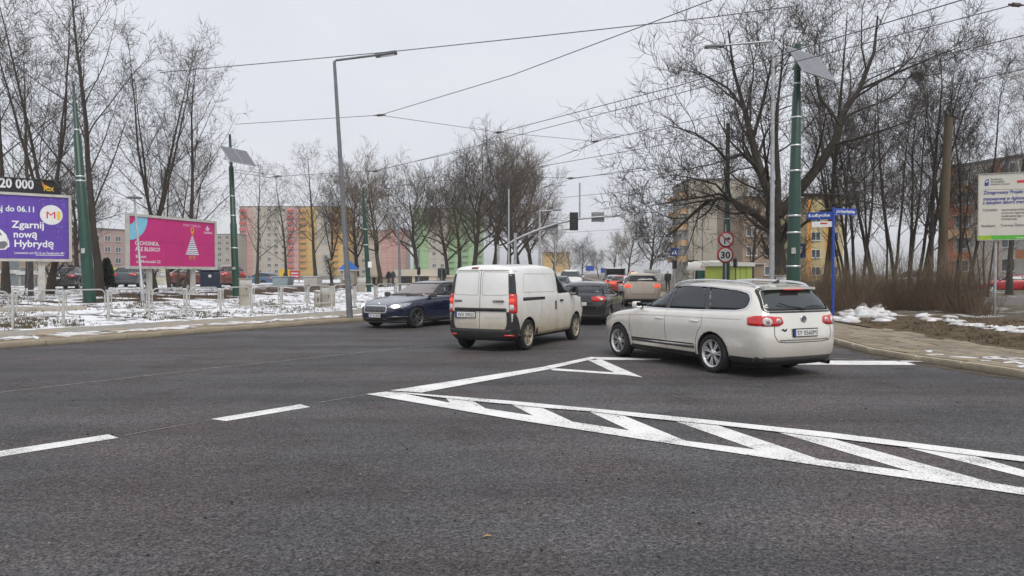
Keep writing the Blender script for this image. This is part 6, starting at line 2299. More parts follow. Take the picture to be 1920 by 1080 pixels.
rb.box((-.30, -.012, 0.03), (.22, .004, .05))
r_ = rb.build('arrow_mark', m_signred, th)
r_.location = (v.x * .95, v.y * .95, D(1542, 420, 25.4).z - th.location.z)
r_.rotation_euler = (0, 0, R(-24))

# round signs on the thin post
th, v = pole('sign_post', 'thin grey post with a no-right-turn sign above a round 30 sign', 'sign', 1361, 1361, 421, 36.5, [(0, .035), (1, .035)], m_galv)
def round_sign(px, py, r):
    p = D(px, py, 36.4) - th.location
    o = MB()
    o.lathe([(.001, .012), (r, .012), (r, -.008), (.001, -.008)], 36, 'Y')
    s = o.build('sign_disc', m_signred, th)
    s.location = p
    o = MB()
    o.lathe([(.001, -.010), (r * .80, -.010)], 36, 'Y')
    o.build('sign_face', m_signwhite, s)
    return s
s1 = round_sign(1361.5, 449, .385)
s2 = round_sign(1360, 478, .40)
text('30', .44, m_ink, 'numeral', s2, Matrix.Translation((0, -.014, -.155)), bold=.012, align='CENTER', width=.46)
def flat(name, pts, mat, y, parent):
    me = bpy.data.meshes.new(name)
    me.from_pydata([(x, y, z) for x, z in pts], [], [tuple(range(len(pts)))])
    me.materials.append(mat)
    return obj(name, me, parent)
flat('arrow', [(-.10, -.22), (-.03, -.22), (-.03, .0), (.08, .0), (.08, -.06), (.22, .035), (.08, .13), (.08, .07), (-.10, .07)], m_ink, -.014, s1)
flat('red_bar', [(-.235, .20), (-.20, .235), (.235, -.20), (.20, -.235)], m_signred, -.017, s1)

# crossing sign, with the signals below it
def traffic_light(px, py, dist, rz, label, hpx=16, back=False):
    h = hpx / F * dist
    p = D(px, py, dist)
    t = thing('traffic_light', label, 'traffic light', p, rz)
    bevel_box('housing', (h * .38, h * .3, h), m_gloss, .02, 2, t)
    for i in range(3):
        m2 = MB()
        m2.lathe([(h * .15, 0), (h * .15, -h * .16)], 12, 'Y', (0, -h * .15, (1 - i) * h * .31))
        m2.build('hood', m_gloss, t)
        m2 = MB()
        m2.lathe([(.001, -.004), (h * .12, -.004)], 12, 'Y', (0, -h * .15, (1 - i) * h * .31))
        m2.build('lamp_lens', M('dark_lens', (.03, .03, .03), .3, coat=.5), t)
    return t
th, v = pole('sign_post', 'grey post with a blue pedestrian crossing sign', 'sign', 1265, 1265, 463, 62, [(0, .05), (1, .05)], m_galv)
p = D(1264.5, 472.5, 61.9) - th.location
pm_ = MB()
pm_.box(p, (.66, .03, .66))
pn = pm_.build('sign_panel', m_signblue, th)
flat('white_triangle', [(p.x - .25, p.z - .23), (p.x + .25, p.z - .23), (p.x, p.z + .23)], m_signwhite, p.y - .018, th)
flat('walker_mark', [(p.x - .10, p.z - .18), (p.x - .05, p.z - .18), (p.x, p.z - .06), (p.x + .05, p.z - .18), (p.x + .10, p.z - .18), (p.x + .04, p.z), (p.x + .03, p.z + .10), (p.x - .03, p.z + .10), (p.x - .04, p.z)], m_ink, p.y - .021, th)
traffic_light(1264, 496, 61.8, R(40), 'black traffic light below the blue crossing sign', 16)
traffic_light(1379, 493, 45, R(-40), 'black traffic light right of the round 30 sign', 17)
traffic_light(1553, 492, 36, R(60), 'dark traffic light behind the blue street name post', 20)
traffic_light(824, 512, 60, R(10), 'black traffic light left of the white van roof', 18)
traffic_light(833, 512, 61, R(-20), 'black traffic light touching the white van roof', 18)
traffic_light(785, 508, 64, R(30), 'small dark traffic light in front of the pavilion', 14)
for px, ty, d_, lb in ((785, 471, 64, 'thin dark signal post in front of the pavilion'), (828, 500, 60.4, 'short signal post by the van roof'), (1379, 480, 45.2, 'signal post right of the round 30 sign'), (1553, 470, 36.3, 'dark signal post behind the street name post'),
                       (1300, 375, 75, 'dark slim post in front of the beige gable'), (1317, 380, 70, 'grey slim post in the middle of the beige gable')):
    pole('signal_post', lb, 'pole', px, px, ty, d_, [(0, .06), (1, .05)], m_greydark, n=8)
# blue sign right of the thick green pole
th, v = pole('sign_post', 'small blue sign just right of the thick green pole', 'sign', 1503, 1503, 455, 40, [(0, .03), (1, .03)], m_galv, n=8)
p = D(1503, 470, 39.9) - th.location
m2 = MB()
m2.box(p, (.42, .03, .75))
m2.build('sign_panel', m_signblue, th)
flat('white_mark', [(p.x - .08, p.z - .2), (p.x + .08, p.z - .2), (p.x + .05, p.z + .22), (p.x - .05, p.z + .22)], m_signwhite, p.y - .018, th)
th, v = pole('sign_post', 'round blue sign on a post behind the hedge by the wooden pole', 'sign', 1769, 1769, 478, 46, [(0, .03), (1, .03)], m_galv, n=8)
p = D(1769, 487, 45.9) - th.location
m2 = MB()
m2.lathe([(.001, -.012), (.28, -.012), (.28, .012)], 24, 'Y', p)
m2.build('sign_disc', m_signblue, th)

# curved traffic light mast over the road
th, v = pole('signal_mast', 'grey signal mast with a long curved arm over the street', 'traffic light', 966, 966, 437, 50, [(0, .12), (1, .10)], m_galv)
b = th.location
arm = [D(x, y, 50) - b for x, y in ((951, 459), (966, 449.5), (990, 438.5), (1012, 430), (1045, 419), (1084, 410.5), (1110, 408), (1134, 406), (1161, 404))]
m2 = MB()
m2.tube(arm, [.09, .09, .085, .08, .075, .07, .065, .06, .055], 10)
m2.build('mast_arm', m_galv, th)
p = D(1076, 415, 49.8) - b
hb = bevel_box('signal_backplate', (.56, .10, 1.2), m_gloss, .03, 2, th, p)
for i in range(3):
    m2 = MB()
    m2.box((0, -.06, (1 - i) * .37), (.30, .03, .30))
    m2.build('signal_cover', m_blackplastic, hb)
for x, y, w_, h_ in ((1034, 424.5, .86, .58), (1121, 407, .86, .64)):
    p = D(x, y, 50.15) - b
    m2 = MB()
    m2.box(p, (w_, .03, h_))
    pn = m2.build('sign_back', M('sign_back_grey', (.24, .25, .25), .5, metal=.3), th)
    for dz in (-.2, .2):
        m2 = MB()
        m2.box(p + Vector((0, -.02, dz)), (w_ * .96, .03, .04))
        m2.build('stiffener', m_galv, pn)
m2 = MB()
m2.tube([D(1087, 411, 50) - b, D(1087, 343, 50) - b], .055, 8)
m2.build('camera_post', m_galv, th)

# ------------------------------------------------------------------ overhead wires
def WZ(px, py, z):
    return G(px, py, z)
def wire(label, pts, z, r=.012, sag=0.0):
    r *= 1.05
    q = [WZ(x, y, z if not isinstance(z, (list, tuple)) else z[i]) for i, (x, y) in enumerate(pts)]
    out = [q[0]]
    for a, b in zip(q[:-1], q[1:]):
        for k in range(1, 9):
            t = k / 8
            p = a.lerp(b, t)
            p.z -= sag * 4 * t * (1 - t)
            out.append(p)
    m = MB()
    m.tube(out, r, 5)
    o = m.build('overhead_wire', m_wire)
    return tag(o, label, 'wire', 'overhead tram wires')
wire('upper span wire rising from the left trees to the top of the big tree', [(300, 136), (560, 113), (733, 97), (1000, 69), (1330, 33), (1500, 10)], 7.6, .012)
wire('wire from the left edge of the sky to the first insulator', [(440, 233), (712, 216)], 7.3, .010)
wire('wire from the first insulator up to the top edge', [(712, 216), (960, 141), (1335, 0)], 7.3, .011)
wire('slack wire joining the three insulators', [(712, 216), (935, 248), (1117, 265)], 7.2, .009)
wire('wire from the middle insulator up to the right', [(937, 248), (1275, 160), (1480, 98), (1810, -2)], 7.2, .013)
wire('second wire running close under it to the upper right', [(700, 322), (880, 277), (1200, 195), (1460, 124), (1905, 8)], 7.0, .011)
wire('wire from the middle insulator down to the left trees', [(937, 250), (800, 334), (752, 350)], [7.2, 6.6, 6.3], .010)
wire('wire from the right insulator to the right edge', [(1117, 265), (1350, 215), (1700, 120), (1925, 65)], 7.0, .012)
wire('wire from the right insulator down to the street', [(1117, 267), (1000, 312), (900, 356)], [7.0, 6.5, 6.2], .010)
wire('contact wire rising to the right behind the big tree', [(980, 318), (1213, 277), (1640, 195), (1925, 128)], 6.6, .012)
wire('span wire from the solar pole to the lamp post', [(440, 318), (530, 330), (700, 320), (860, 285)], [5.8, 6, 6.2, 6.6], .009)
wire('lower span wire from the solar pole', [(440, 323), (520, 335), (620, 372)], [5.7, 5.9, 5.6], .009)
wire('thin wire behind the dense trees', [(620, 340), (752, 348), (900, 330), (1070, 334), (1250, 315)], 6.0, .010)
wire('low span wire above the signal mast', [(1020, 352), (1070, 336), (1250, 308)], 5.9, .010)
wire('stay wire from the mast tip to the right pole', [(1161, 404), (1262, 394), (1365, 372)], [5.5, 5.6, 6.4], .011)
wire('faint wire low across the street', [(1000, 440), (1160, 430), (1262, 420)], 5.2, .012)
wire('faint wire under the mast', [(1040, 372), (1180, 358), (1270, 345)], 5.7, .010)
def insulator(px, py, z, a, label):
    p = WZ(px, py, z)
    t = MB()
    d = Vector((math.cos(a), math.sin(a), .1)) * .22
    t.tube([-d, -d * .4], .02, 6)
    t.tube([-d * .45, d * .45], .045, 8)
    t.tube([d * .4, d], .02, 6)
    o = t.build('insulator', M('insulator_brown', (.10, .07, .06), .4))
    o.location = p
    tag(o, label, 'insulator')
insulator(712, 216, 7.3, .2, 'first brown insulator from the left where two sky wires meet')
insulator(935, 248, 7.2, -.3, 'brown insulator in the middle of the sky above the dense trees')
insulator(1117, 265, 7.0, -.3, 'brown insulator right of the middle one')
insulator(1070, 334, 6.0, .2, 'small insulator left of the camera post')
insulator(1905, 9, 7.0, .4, 'insulator at the upper right corner')
insulator(704, 321, 6.2, .1, 'insulator just right of the grey lamp post')
insulator(519, 331, 5.9, .1, 'insulator just right of the left solar panel')

# ------------------------------------------------------------------ cabinets, bins, small things on the left
def cabinet(px, py, dist, w_, h_, d_, label, plinth=.25, base=.0):
    p = D(px, 512, dist)
    z = gz(p)
    t = thing('utility_cabinet', label, 'cabinet', (p.x, p.y, z), R(28))
    bevel_box('plinth', (w_ * .96, d_ * .96, plinth + .1), m_concrete, .01, 1, t, (0, 0, plinth / 2 - .05))
    bd = bevel_box('cabinet_body', (w_, d_, h_), m_boxwhite, .015, 2, t, (0, 0, plinth + h_ / 2))
    bevel_box('cabinet_roof', (w_ + .06, d_ + .06, .05), m_boxwhite, .012, 2, t, (0, 0, plinth + h_ + .028))
    for sx in (-1, 1):
        m2 = MB()
        m2.box((sx * w_ * .245, -d_ / 2 - .006, 0), (w_ * .46, .014, h_ * .93))
        m2.build('door', m_boxwhite, bd)
    m2 = MB()
    m2.box((.02, -d_ / 2 - .02, .0), (.03, .02, .14))
    m2.build('handle', m_ink, bd)
    return t
cabinet(460, 545, 31.5, .48, .68, .32, 'pale grey utility cabinet on a tall plinth right of the solar pole', .42)
cabinet(614, 552, 32.5, .58, .78, .34, 'wide white utility cabinet left of the grey lamp post', .06)
cabinet(594, 562, 32.0, .20, .55, .2, 'narrow white cabinet beside the wide one', .05)
cabinet(1472, 520, 27, .55, 1.3, .35, 'white cabinet beside the thick green pole at right', .1)
cabinet(677, 540, 50, .5, .9, .35, 'small pale cabinet near the third green pole', .1)
# dark recycling bin
p = D(394, 512, 47)
t = thing('recycling_bin', 'large dark blue recycling container with snow on its rounded top', 'container', (p.x, p.y, hL(p.x, p.y)), R(20))
m_bin = M('bin_blue', (0.02, 0.03, 0.055), .5, var=.2)
bevel_box('bin_body', (1.15, 1.0, 1.05), m_bin, .12, 4, t, (0, 0, .62))
bevel_box('bin_lid', (1.2, 1.05, .12), m_bin, .05, 3, t, (0, 0, 1.2))
m2 = MB()
m2.lathe([(.001, -.004), (.1, -.004), (.1, .0)], 16, 'Y', (0, -.505, .85))
m2.build('label_disc', m_signwhite, t)
o = lumps('snow_cap', [(0, 0, 1.25, .55, .5, .07)], m_snow, 12)
o.parent = t
tag(o, kind='stuff')
# litter bins and bollards at the parking edge
for px, lb in ((325, 'first dark short post at the parking edge under the magenta billboard'), (329, 'second dark short post at the parking edge under the magenta billboard'), (67, 'grey short post by the garages at left')):
    p = D(px, 512, 56)
    m2 = MB()
    m2.tube([(0, 0, -.1), (0, 0, .75)], [.1, .09], 8)
    o = m2.build('bollard', m_greydark)
    o.location = (p.x, p.y, hL(p.x, p.y))
    tag(o, lb, 'bollard')
# ------------------------------------------------------------------ buildings
m_winframe = M('window_frame', (0.62, 0.62, 0.60), .5)
m_winglass = M('window_glass', (0.055, 0.065, 0.075), .12, coat=1.0, var=.5, scale=.35)
m_curtain = M('window_curtain', (0.35, 0.34, 0.32), .5, coat=.6, var=.4, scale=.5)
m_panelgrey = M('panel_beige', (0.40, 0.36, 0.30), .9, var=.12, scale=.3)
m_roofgrey = M('roof_grey', (0.16, 0.155, 0.15), .9, var=.2, scale=.5)
m_garage = M('render_cream', (0.48, 0.42, 0.33), .9, var=.15, scale=.6)

def window_mesh(w, h, frame_mat=None, glass=None, split=2):
    """frame, mullions and recessed panes; faces local -y"""
    f = MB()
    t = .09
    for c, s in (((0, 0, h / 2 - t / 2), (w, .12, t)), ((0, 0, -h / 2 + t / 2), (w, .12, t)), ((-w / 2 + t / 2, 0, 0), (t, .12, h - 2 * t)), ((w / 2 - t / 2, 0, 0), (t, .12, h - 2 * t))):
        f.box(c, s)
    for k in range(1, split):
        f.box((-w / 2 + w * k / split, 0, 0), (t, .12, h - 2 * t))
    f.box((0, -.08, -h / 2 - .02), (w + .1, .2, .05))
    g = MB()
    g.box((0, .03, 0), (w - 2 * t, .02, h - 2 * t))
    return f.mesh('window', frame_mat or m_winframe), g.mesh('pane', glass or m_winglass)

WM = {}
class Block:
    """a building whose facade runs from A to B (ground points), seen from its local -y side"""
    def __init__(s, name, label, A, B, depth, H, wall, z=0.0, group=None, roof_mat=None, cat='building', parapet=.35):
        A, B = Vector(A[:2]), Vector(B[:2])
        u = (B - A)
        s.L, s.H, s.depth = u.length, H, depth
        s.root = thing(name, label, cat, (A.x, A.y, z), math.atan2(u.y, u.x), group)
        m = MB()
        m.box((s.L / 2, depth / 2, H / 2 - .5), (s.L, depth, H + 1))
        s.wall = m.build('wall', wall, s.root)
        m = MB()
        m.box((s.L / 2, depth / 2, H + parapet / 2), (s.L + .3, depth + .3, parapet))
        s.roof = m.build('roof', roof_mat or m_roofgrey, s.root)
    def window(s, x, z, w, h, side='front', glass=None, split=2, mat=None):
        key = (round(w, 2), round(h, 2), glass.name if glass else '', split, mat.name if mat else '')
        if key not in WM: WM[key] = window_mesh(w, h, mat, glass, split)
        fm, gm = WM[key]
        o = obj('window', fm, s.root)
        if side == 'front':
            o.location = (x, -.03, z)
        elif side == 'left':
            o.location = (-.03, x, z)
            o.rotation_euler = (0, 0, -math.pi / 2)
        else:
            o.location = (s.L + .03, x, z)
            o.rotation_euler = (0, 0, math.pi / 2)
        obj('pane', gm, o)
        return o
    def strip(s, x0, x1, z0, z1, mat, name='facade_panel', proud=.05):
        m = MB()
        m.box(((x0 + x1) / 2, -proud / 2, (z0 + z1) / 2), (x1 - x0, proud, z1 - z0))
        return m.build(name, mat, s.root)
    def balcony(s, x, z, w, mat, d=1.1, side='front'):
        key = ('balc', round(w, 2), mat.name, round(d, 2))
        if key not in WM:
            m = MB()
            m.box((0, -d / 2, -.06), (w, d, .14))
            fr = MB()
            fr.box((0, -d + .03, .5), (w, .06, .98))
            fr.box((-w / 2 + .03, -d / 2, .5), (.06, d - .06, .98))
            fr.box((w / 2 - .03, -d / 2, .5), (.06, d - .06, .98))
            WM[key] = (m.mesh('balcony', m_panelgrey), fr.mesh('parapet', mat))
        a, b = WM[key]
        o = obj('balcony', a, s.root)
        if side == 'front':
            o.location = (x, -.01, z)
        else:
            o.location = (-.01, x, z)
            o.rotation_euler = (0, 0, -math.pi / 2)
        obj('parapet', b, o)
        return o

def wall_mat(name, col):
    return M(name, col, .9, var=.09, scale=.25, bump=.15, bscale=6)
m_pink = wall_mat('facade_pink', (0.58, 0.30, 0.26))
m_coral = wall_mat('facade_coral', (0.60, 0.10, 0.085))
m_ochre = wall_mat('facade_ochre', (0.60, 0.38, 0.09))
m_amberf = wall_mat('facade_amber', (0.62, 0.28, 0.05))
m_lime = wall_mat('facade_lime', (0.30, 0.50, 0.22))
m_limedark = wall_mat('facade_green', (0.24, 0.40, 0.21))
m_creamf = wall_mat('facade_cream', (0.50, 0.45, 0.37))
m_gable = wall_mat('gable_beige', (0.40, 0.365, 0.30))
m_yellowf = wall_mat('facade_yellow', (0.54, 0.44, 0.22))
m_brownf = wall_mat('facade_brown', (0.33, 0.25, 0.18))
m_terra = wall_mat('facade_terracotta', (0.46, 0.17, 0.08))
m_paleor = wall_mat('facade_pale_orange', (0.56, 0.37, 0.20))

def tower_block(label, px0, px1, py_top, dist, wall, cols, storeys=11, seed=1, name='apartment_block', y1=None):
    """cols: [(fraction0, fraction1, colour or None, kind)] with kind w windows, b balconies"""
    A, B = D(px0, 512, dist), D(px1, 512, y1 or dist)
    H = D(px0, py_top, dist).z
    b = Block(name, label, A, B, 14, H, wall, group='coloured apartment blocks')
    st = (H - 1.0) / storeys
    rng = random.Random(seed)
    for f0, f1, mat, kind in cols:
        x0, x1 = f0 * b.L, f1 * b.L
        if mat: b.strip(x0, x1, .0, H - .2, mat)
        n = max(1, round((x1 - x0) / 3.1))
        for i in range(n):
            xc = x0 + (x1 - x0) * (i + .5) / n
            for k in range(storeys):
                zc = .9 + st * k + st * .55
                b.window(xc, zc, 1.7, 1.45, 'front', rng.choice([m_winglass, m_winglass, m_curtain]))
                if kind[0] == 'b' and i % 2 == 0 and k > 0:
                    b.balcony(xc, zc - .95, 2.7, kind[1])
    return b
tower_block('tall pink and beige apartment block with coral balconies, left of the yellow block', 450, 560, 388, 340, m_creamf,
            [(0, .22, m_pink, ('b', m_coral)), (.25, .42, None, ('w',)), (.44, .80, None, ('w',)), (.82, 1.0, m_pink, ('b', m_coral))], 11, 1)
tower_block('tall ochre yellow apartment block with amber balconies behind the bare trees', 562, 650, 388, 342, m_ochre,
            [(0, .34, m_ochre, ('b', m_amberf)), (.36, .66, m_creamf, ('w',)), (.68, 1.0, m_ochre, ('b', m_amberf))], 11, 2)
tower_block('pinkish apartment block behind the third green pole', 655, 762, 432, 360, m_creamf,
            [(0, .3, None, ('w',)), (.55, 1.0, m_pink, ('w',))], 8, 3)
tower_block('tall lime green apartment block behind the white van', 775, 905, 392, 345, m_creamf,
            [(0, .22, m_lime, ('b', m_limedark)), (.24, .48, None, ('w',)), (.50, 1.0, m_lime, ('b', m_limedark))], 11, 4)
tower_block('far yellow apartment block at the left of the street end', 1018, 1068, 474, 420, m_yellowf,
            [(0, 1, m_ochre, ('w',))], 5, 5)
tower_block('grey beige apartment block behind the magenta billboard', 405, 448, 440, 330, m_panelgrey,
            [(0, 1, None, ('w',))], 7, 6)
A, B = D(150, 512, 190), D(400, 512, 230)
b = Block('apartment_block', 'long low reddish apartment block hidden behind the left trees', A, B, 12, 13, wall_mat('facade_rose', (.42, .30, .27)), group='coloured apartment blocks')
for i in range(14):
    for k in range(4):
        b.window((i + .5) * b.L / 14, 2 + 2.9 * k, 1.7, 1.45)
A, B = D(-60, 512, 150), D(120, 512, 160)
b = Block('apartment_block', 'brown roofed house seen beneath the purple billboard', A, B, 12, 6.0, m_brownf, group=None)
for i in range(6):
    b.window((i + .5) * b.L / 6, 2.2, 1.6, 1.4)

# beige gable block on the right, its balcony side running down the street
p0, p1 = D(1291, 512, 140), D(1402, 512, 140)
H = D(1291, 338, 140).z
b = Block('apartment_block', 'plain beige end gable of a block with orange balconies along its street side', p0, p1, 14, H, m_gable)
st = (H - 1) / 6
for k in range(6):
    for j in range(3):
        y = 2.3 + 4.6 * j
        b.window(y, 1.4 + st * (k + .5), 1.7, 1.5, 'left')
        if j % 2 == 0 and k > 0:
            b.balcony(y, .9 + st * k, 2.8, m_paleor, 1.3, 'left')
m = MB()
m.box((b.L * .58, -.05, H / 2), (.18, .10, H))
m.build('downpipe', m_galv, b.root)
for k in range(1, 6):
    m = MB()
    m.box((b.L / 2, -.012, .9 + st * k), (b.L, .02, .05))
    m.build('panel_joint', m_panelgrey, b.root)
p0, p1 = D(1392, 512, 112), D(1460, 512, 112)
b = Block('apartment_block', 'brownish orange block half hidden behind the huge old tree', p0, p1, 14, D(1400, 372, 112).z, m_brownf)
for k in range(4):
    for i in range(2):
        b.window((i + .5) * b.L / 2, 2 + 2.9 * k, 1.6, 1.4)
p0, p1 = D(1512, 512, 130), D(1580, 512, 130)
b = Block('apartment_block', 'pale yellow block seen behind the blue street name post', p0, p1, 14, D(1512, 372, 130).z, m_yellowf)
for k in range(4):
    for i in range(2):
        b.window((i + .5) * b.L / 2, 2 + 3 * k, 1.6, 1.5)
for i in (0, 1):
    b.strip(b.L * (.0 + .52 * i), b.L * (.12 + .52 * i), 0, b.H - .2, m_amberf)
# long block on the far right with orange balconies
p0, p1 = D(1768, 512, 96), D(2010, 512, 80)
H = D(1768, 318, 96).z
b = Block('apartment_block', 'white and terracotta block with orange balconies behind the right hedge', p0, p1, 14, H, wall_mat('facade_white', (.52, .49, .44)))
st = (H - 1) / 5
b.strip(.3, 1.5, 0, H - .2, m_terra)
for i, x in enumerate((2.9, 9.2, 12.5, 15.8)):
    for k in range(5):
        b.window(x, 1.2 + st * (k + .5), 1.8, 1.5)
        if i in (0, 2) and k >= 0:
            b.balcony(x, .5 + st * k, 2.7, m_paleor if k % 2 == 0 else m_terra, 1.3)
b.strip(b.L - 2.6, b.L - 1.8, 0, H - .2, m_terra)
b.strip(7.4, 7.9, 0, H - .2, m_terra)

# garages and pavilions
GG = 'low pale garages beyond the lawn'
def garage(label, px0, px1, dist, pyt, doors, y1=None, wall=None, group=GG, snow=True):
    A, B = D(px0, 512, dist), D(px1, 512, y1 or dist)
    z = gz(A) if A.x < -6 else 0
    b = Block('garage', label, A, B, 6, D(px0, pyt, dist).z - z, wall or m_garage, z, group, m_snow if snow else M('fascia_cream', (.52, .47, .38), .8), 'garage', .3)
    for f, w_, h_, mt in doors:
        m = MB()
        m.box((f * b.L, -.03, h_ / 2 + .02), (w_, .06, h_))
        d = m.build('door', mt, b.root)
        m = MB()
        m.box((f * b.L + w_ * .35, -.075, h_ * .45), (.1, .03, .1))
        m.build('handle', m_galv, d)
    return b
m_doorgrey = M('door_grey', (.17, .20, .21), .6, var=.2)
m_doordark = M('door_dark', (.022, .018, .016), .6)
garage('cream garage with a grey door at the left edge beyond the lawn', -20, 34, 64, 513, [(.75, 1.4, 2.0, m_doorgrey)])
garage('long cream garage wall under the purple billboard', 35, 102, 62, 515, [(.15, .5, 1.4, m_doorgrey)])
garage('garage behind the parked black car', 106, 170, 66, 513, [(.25, 1.6, 1.7, m_doorgrey), (.6, 1.4, 1.7, m_doorgrey)])
garage('pale garage with a yellow sign right of the first green pole', 185, 262, 70, 517, [(.4, 1.5, 1.5, M('door_lime', (.45, .45, .1), .6))], wall=m_gable)
garage('cream garage row seen beneath the magenta billboard', 268, 350, 68, 517, [(.55, 2.0, 1.5, M('door_cream', (.55, .52, .42), .6)), (.8, 1.6, 1.5, m_doorgrey)])
GP2 = None
def pavilion(label, px0, px1, dist, pyt, doors, fasc=.8):
    A, B = D(px0, 512, dist), D(px1, 512, dist)
    z = 0.3
    H = D(px0, pyt, dist).z - z
    b = Block('pavilion', label, A, B, 7, H - fasc, m_garage, z, None, M('fascia_stone', (.50, .45, .36), .85, var=.15, scale=.6), 'pavilion', fasc)
    for f, w_, h_ in doors:
        m = MB()
        m.box((f * b.L, -.03, h_ / 2 + .3), (w_, .06, h_))
        m.build('dark_door', m_doordark, b.root)
    return b
pavilion('low pale pavilion behind the blue saloon, with two dark doors under a stone band', 734, 818, 72, 505, [(.33, 1.1, 1.3), (.68, 1.3, 1.3)], .65)
pavilion('low cream pavilion wing behind the bare trunk right of the third green pole', 690, 735, 74, 515, [(.25, .3, .8)], .25)
pavilion('low pavilion with a dark roof edge behind the white van', 812, 870, 76, 516, [(.3, .6, .8)], .2)
# blue-roofed kiosk
A, B = D(638, 512, 70), D(664, 512, 70)
b = Block('kiosk', 'pale kiosk with a bright blue hipped roof behind the grey lamp post', A, B, 1.5, D(640, 508, 70).z - .3, m_creamf, .3, None, M('fascia_white', (.7, .7, .66), .6), 'kiosk', .12)
L_, H_ = b.L, b.H + .12
m = MB()
m.add([(-.15, -.15, H_), (L_ + .15, -.15, H_), (L_ + .15, 1.65, H_), (-.15, 1.65, H_), (L_ * .35, .7, H_ + .8), (L_ * .65, .7, H_ + .8)], [(0, 1, 5, 4), (1, 2, 5), (2, 3, 4, 5), (3, 0, 4)])
m.build('blue_roof', M('roof_blue', (.02, .16, .55), .5), b.root)
b.window(L_ * .5, 1.1, .7, .7, 'front', m_winglass, 1)
# small hoardings by the shops
def hoarding(label, px0, px1, pyt, pyb, dist, mat):
    a, c = D(px0, pyt, dist), D(px1, pyb, dist)
    t = thing('hoarding', label, 'hoarding', (a.x, a.y, gz(a)), 0)
    w_, h_ = c.x - a.x, a.z - c.z
    m = MB()
    m.box((w_ / 2, 0, c.z - t.location.z + h_ / 2), (w_, .1, h_))
    m.build('panel', mat, t)
    for f in (.1, .9):
        m = MB()
        m.box((w_ * f, .1, (c.z - t.location.z) / 2), (.1, .08, c.z - t.location.z))
        m.build('leg', m_galv, t)
    return t, w_, h_, c.z - t.location.z
t, w_, h_, z_ = hoarding('small yellow hoarding with a dark-haired figure, in front of the pink block', 524, 543, 505, 523, 82, m_yellow)
flat('printed_figure', [(w_ * .35, z_ + .05), (w_ * .75, z_ + .05), (w_ * .68, z_ + h_ * .45), (w_ * .6, z_ + h_ * .8), (w_ * .48, z_ + h_ * .8), (w_ * .4, z_ + h_ * .45)], m_ink, -.06, t)
flat('printed_shirt', [(w_ * .46, z_ + .05), (w_ * .62, z_ + .05), (w_ * .54, z_ + h_ * .4)], m_signwhite, -.065, t)
flat('printed_face', ellipse(w_ * .54, z_ + h_ * .68, w_ * .055, h_ * .1, 12), M('print_face', (.6, .33, .22), .6), -.07, t)
t, w_, h_, z_ = hoarding('small red and white hoarding right of the yellow one', 544, 562, 508, 522, 82, m_red)
for k in range(2):
    flat('printed_band', [(w_ * .1, z_ + h_ * (.2 + .4 * k)), (w_ * .9, z_ + h_ * (.2 + .4 * k)), (w_ * .85, z_ + h_ * (.38 + .4 * k)), (w_ * .12, z_ + h_ * (.38 + .4 * k))], m_signwhite, -.06, t)
def skip(label, px0, px1, dist, h, mat):
    a, c = D(px0, 512, dist), D(px1, 512, dist)
    w_ = c.x - a.x
    t = thing('container', label, 'container', ((a.x + c.x) / 2, a.y, gz(a)))
    m = MB()
    m.add([(-w_ / 2 * .9, -.8, .05), (w_ / 2 * .9, -.8, .05), (w_ / 2 * .9, .8, .05), (-w_ / 2 * .9, .8, .05), (-w_ / 2, -.9, h), (w_ / 2, -.9, h), (w_ / 2, .9, h), (-w_ / 2, .9, h)],
          [(0, 3, 2, 1), (0, 1, 5, 4), (1, 2, 6, 5), (2, 3, 7, 6), (3, 0, 4, 7)])
    m.build('bin_body', mat, t)
    m = MB()
    m.tube([(-w_ / 2, -.9, h), (w_ / 2, -.9, h), (w_ / 2, .9, h), (-w_ / 2, .9, h), (-w_ / 2, -.9, h)], .05, 6)
    m.build('rim', mat, t)
skip('pale blue-grey open container behind the soil bed', 516, 546, 62, .75, M('container_grey', (.25, .30, .32), .7, var=.2))
skip('white open container right of the blue-grey one', 574, 600, 62, .72, M('container_white', (.55, .54, .50), .7, var=.2))

# right-hand kiosks at the tram stop
A, B = D(1320, 512, 58), D(1368, 512, 55)
b = Block('kiosk', 'kiosk with a rounded white awning and brown shutters behind the round signs', A, B, 3, 2.2, m_brownf, .1, None, m_snow, 'kiosk', .06)
for k in range(4):
    m = MB()
    m.box((b.L * (.42 + .16 * k), -.03, 1.0), (b.L * .14, .05, 1.9))
    m.build('shutter', M('shutter_brown', (.14, .08, .045), .7, var=.25), b.root)
m = MB()
n = 10
vs = []
for k in range(n + 1):
    a = math.pi / 2 * k / n
    for x in (-.9, b.L + .1):
        vs.append((x, -1.0 * math.sin(a), 1.75 + .75 * math.cos(a)))
m.add(vs, [(2 * k, 2 * k + 1, 2 * k + 3, 2 * k + 2) for k in range(n)], True)
for x in (-.9, b.L + .1):
    m.add([(x, 0, 1.75)] + [v for v in vs if abs(v[0] - x) < .01], [(0, k + 1, k + 2) for k in range(n)])
aw = m.build('awning', M('awning_white', (.58, .56, .50), .7, var=.1), b.root)
text('KWIATY', .34, m_red, 'lettering', b.root, Matrix.Translation((b.L * .35, -1.03, 1.95)), bold=.01, width=1.5)
m = MB()
m.box((-1.0, .4, 1.0), (.9, .1, 1.9))
m.build('side_panel', M('shop_green', (.02, .14, .12), .6), b.root)
A, B = D(1376, 512, 52), D(1410, 512, 54)
b = Block('kiosk', 'lime green kiosk with a snowy pale roof right of the round signs', A, B, 2.2, D(1376, 499, 52).z - .1, M('kiosk_lime', (.38, .47, .08), .7, var=.12, scale=1), .1, None, M('kiosk_roof', (.62, .62, .56), .7), 'kiosk', .28)
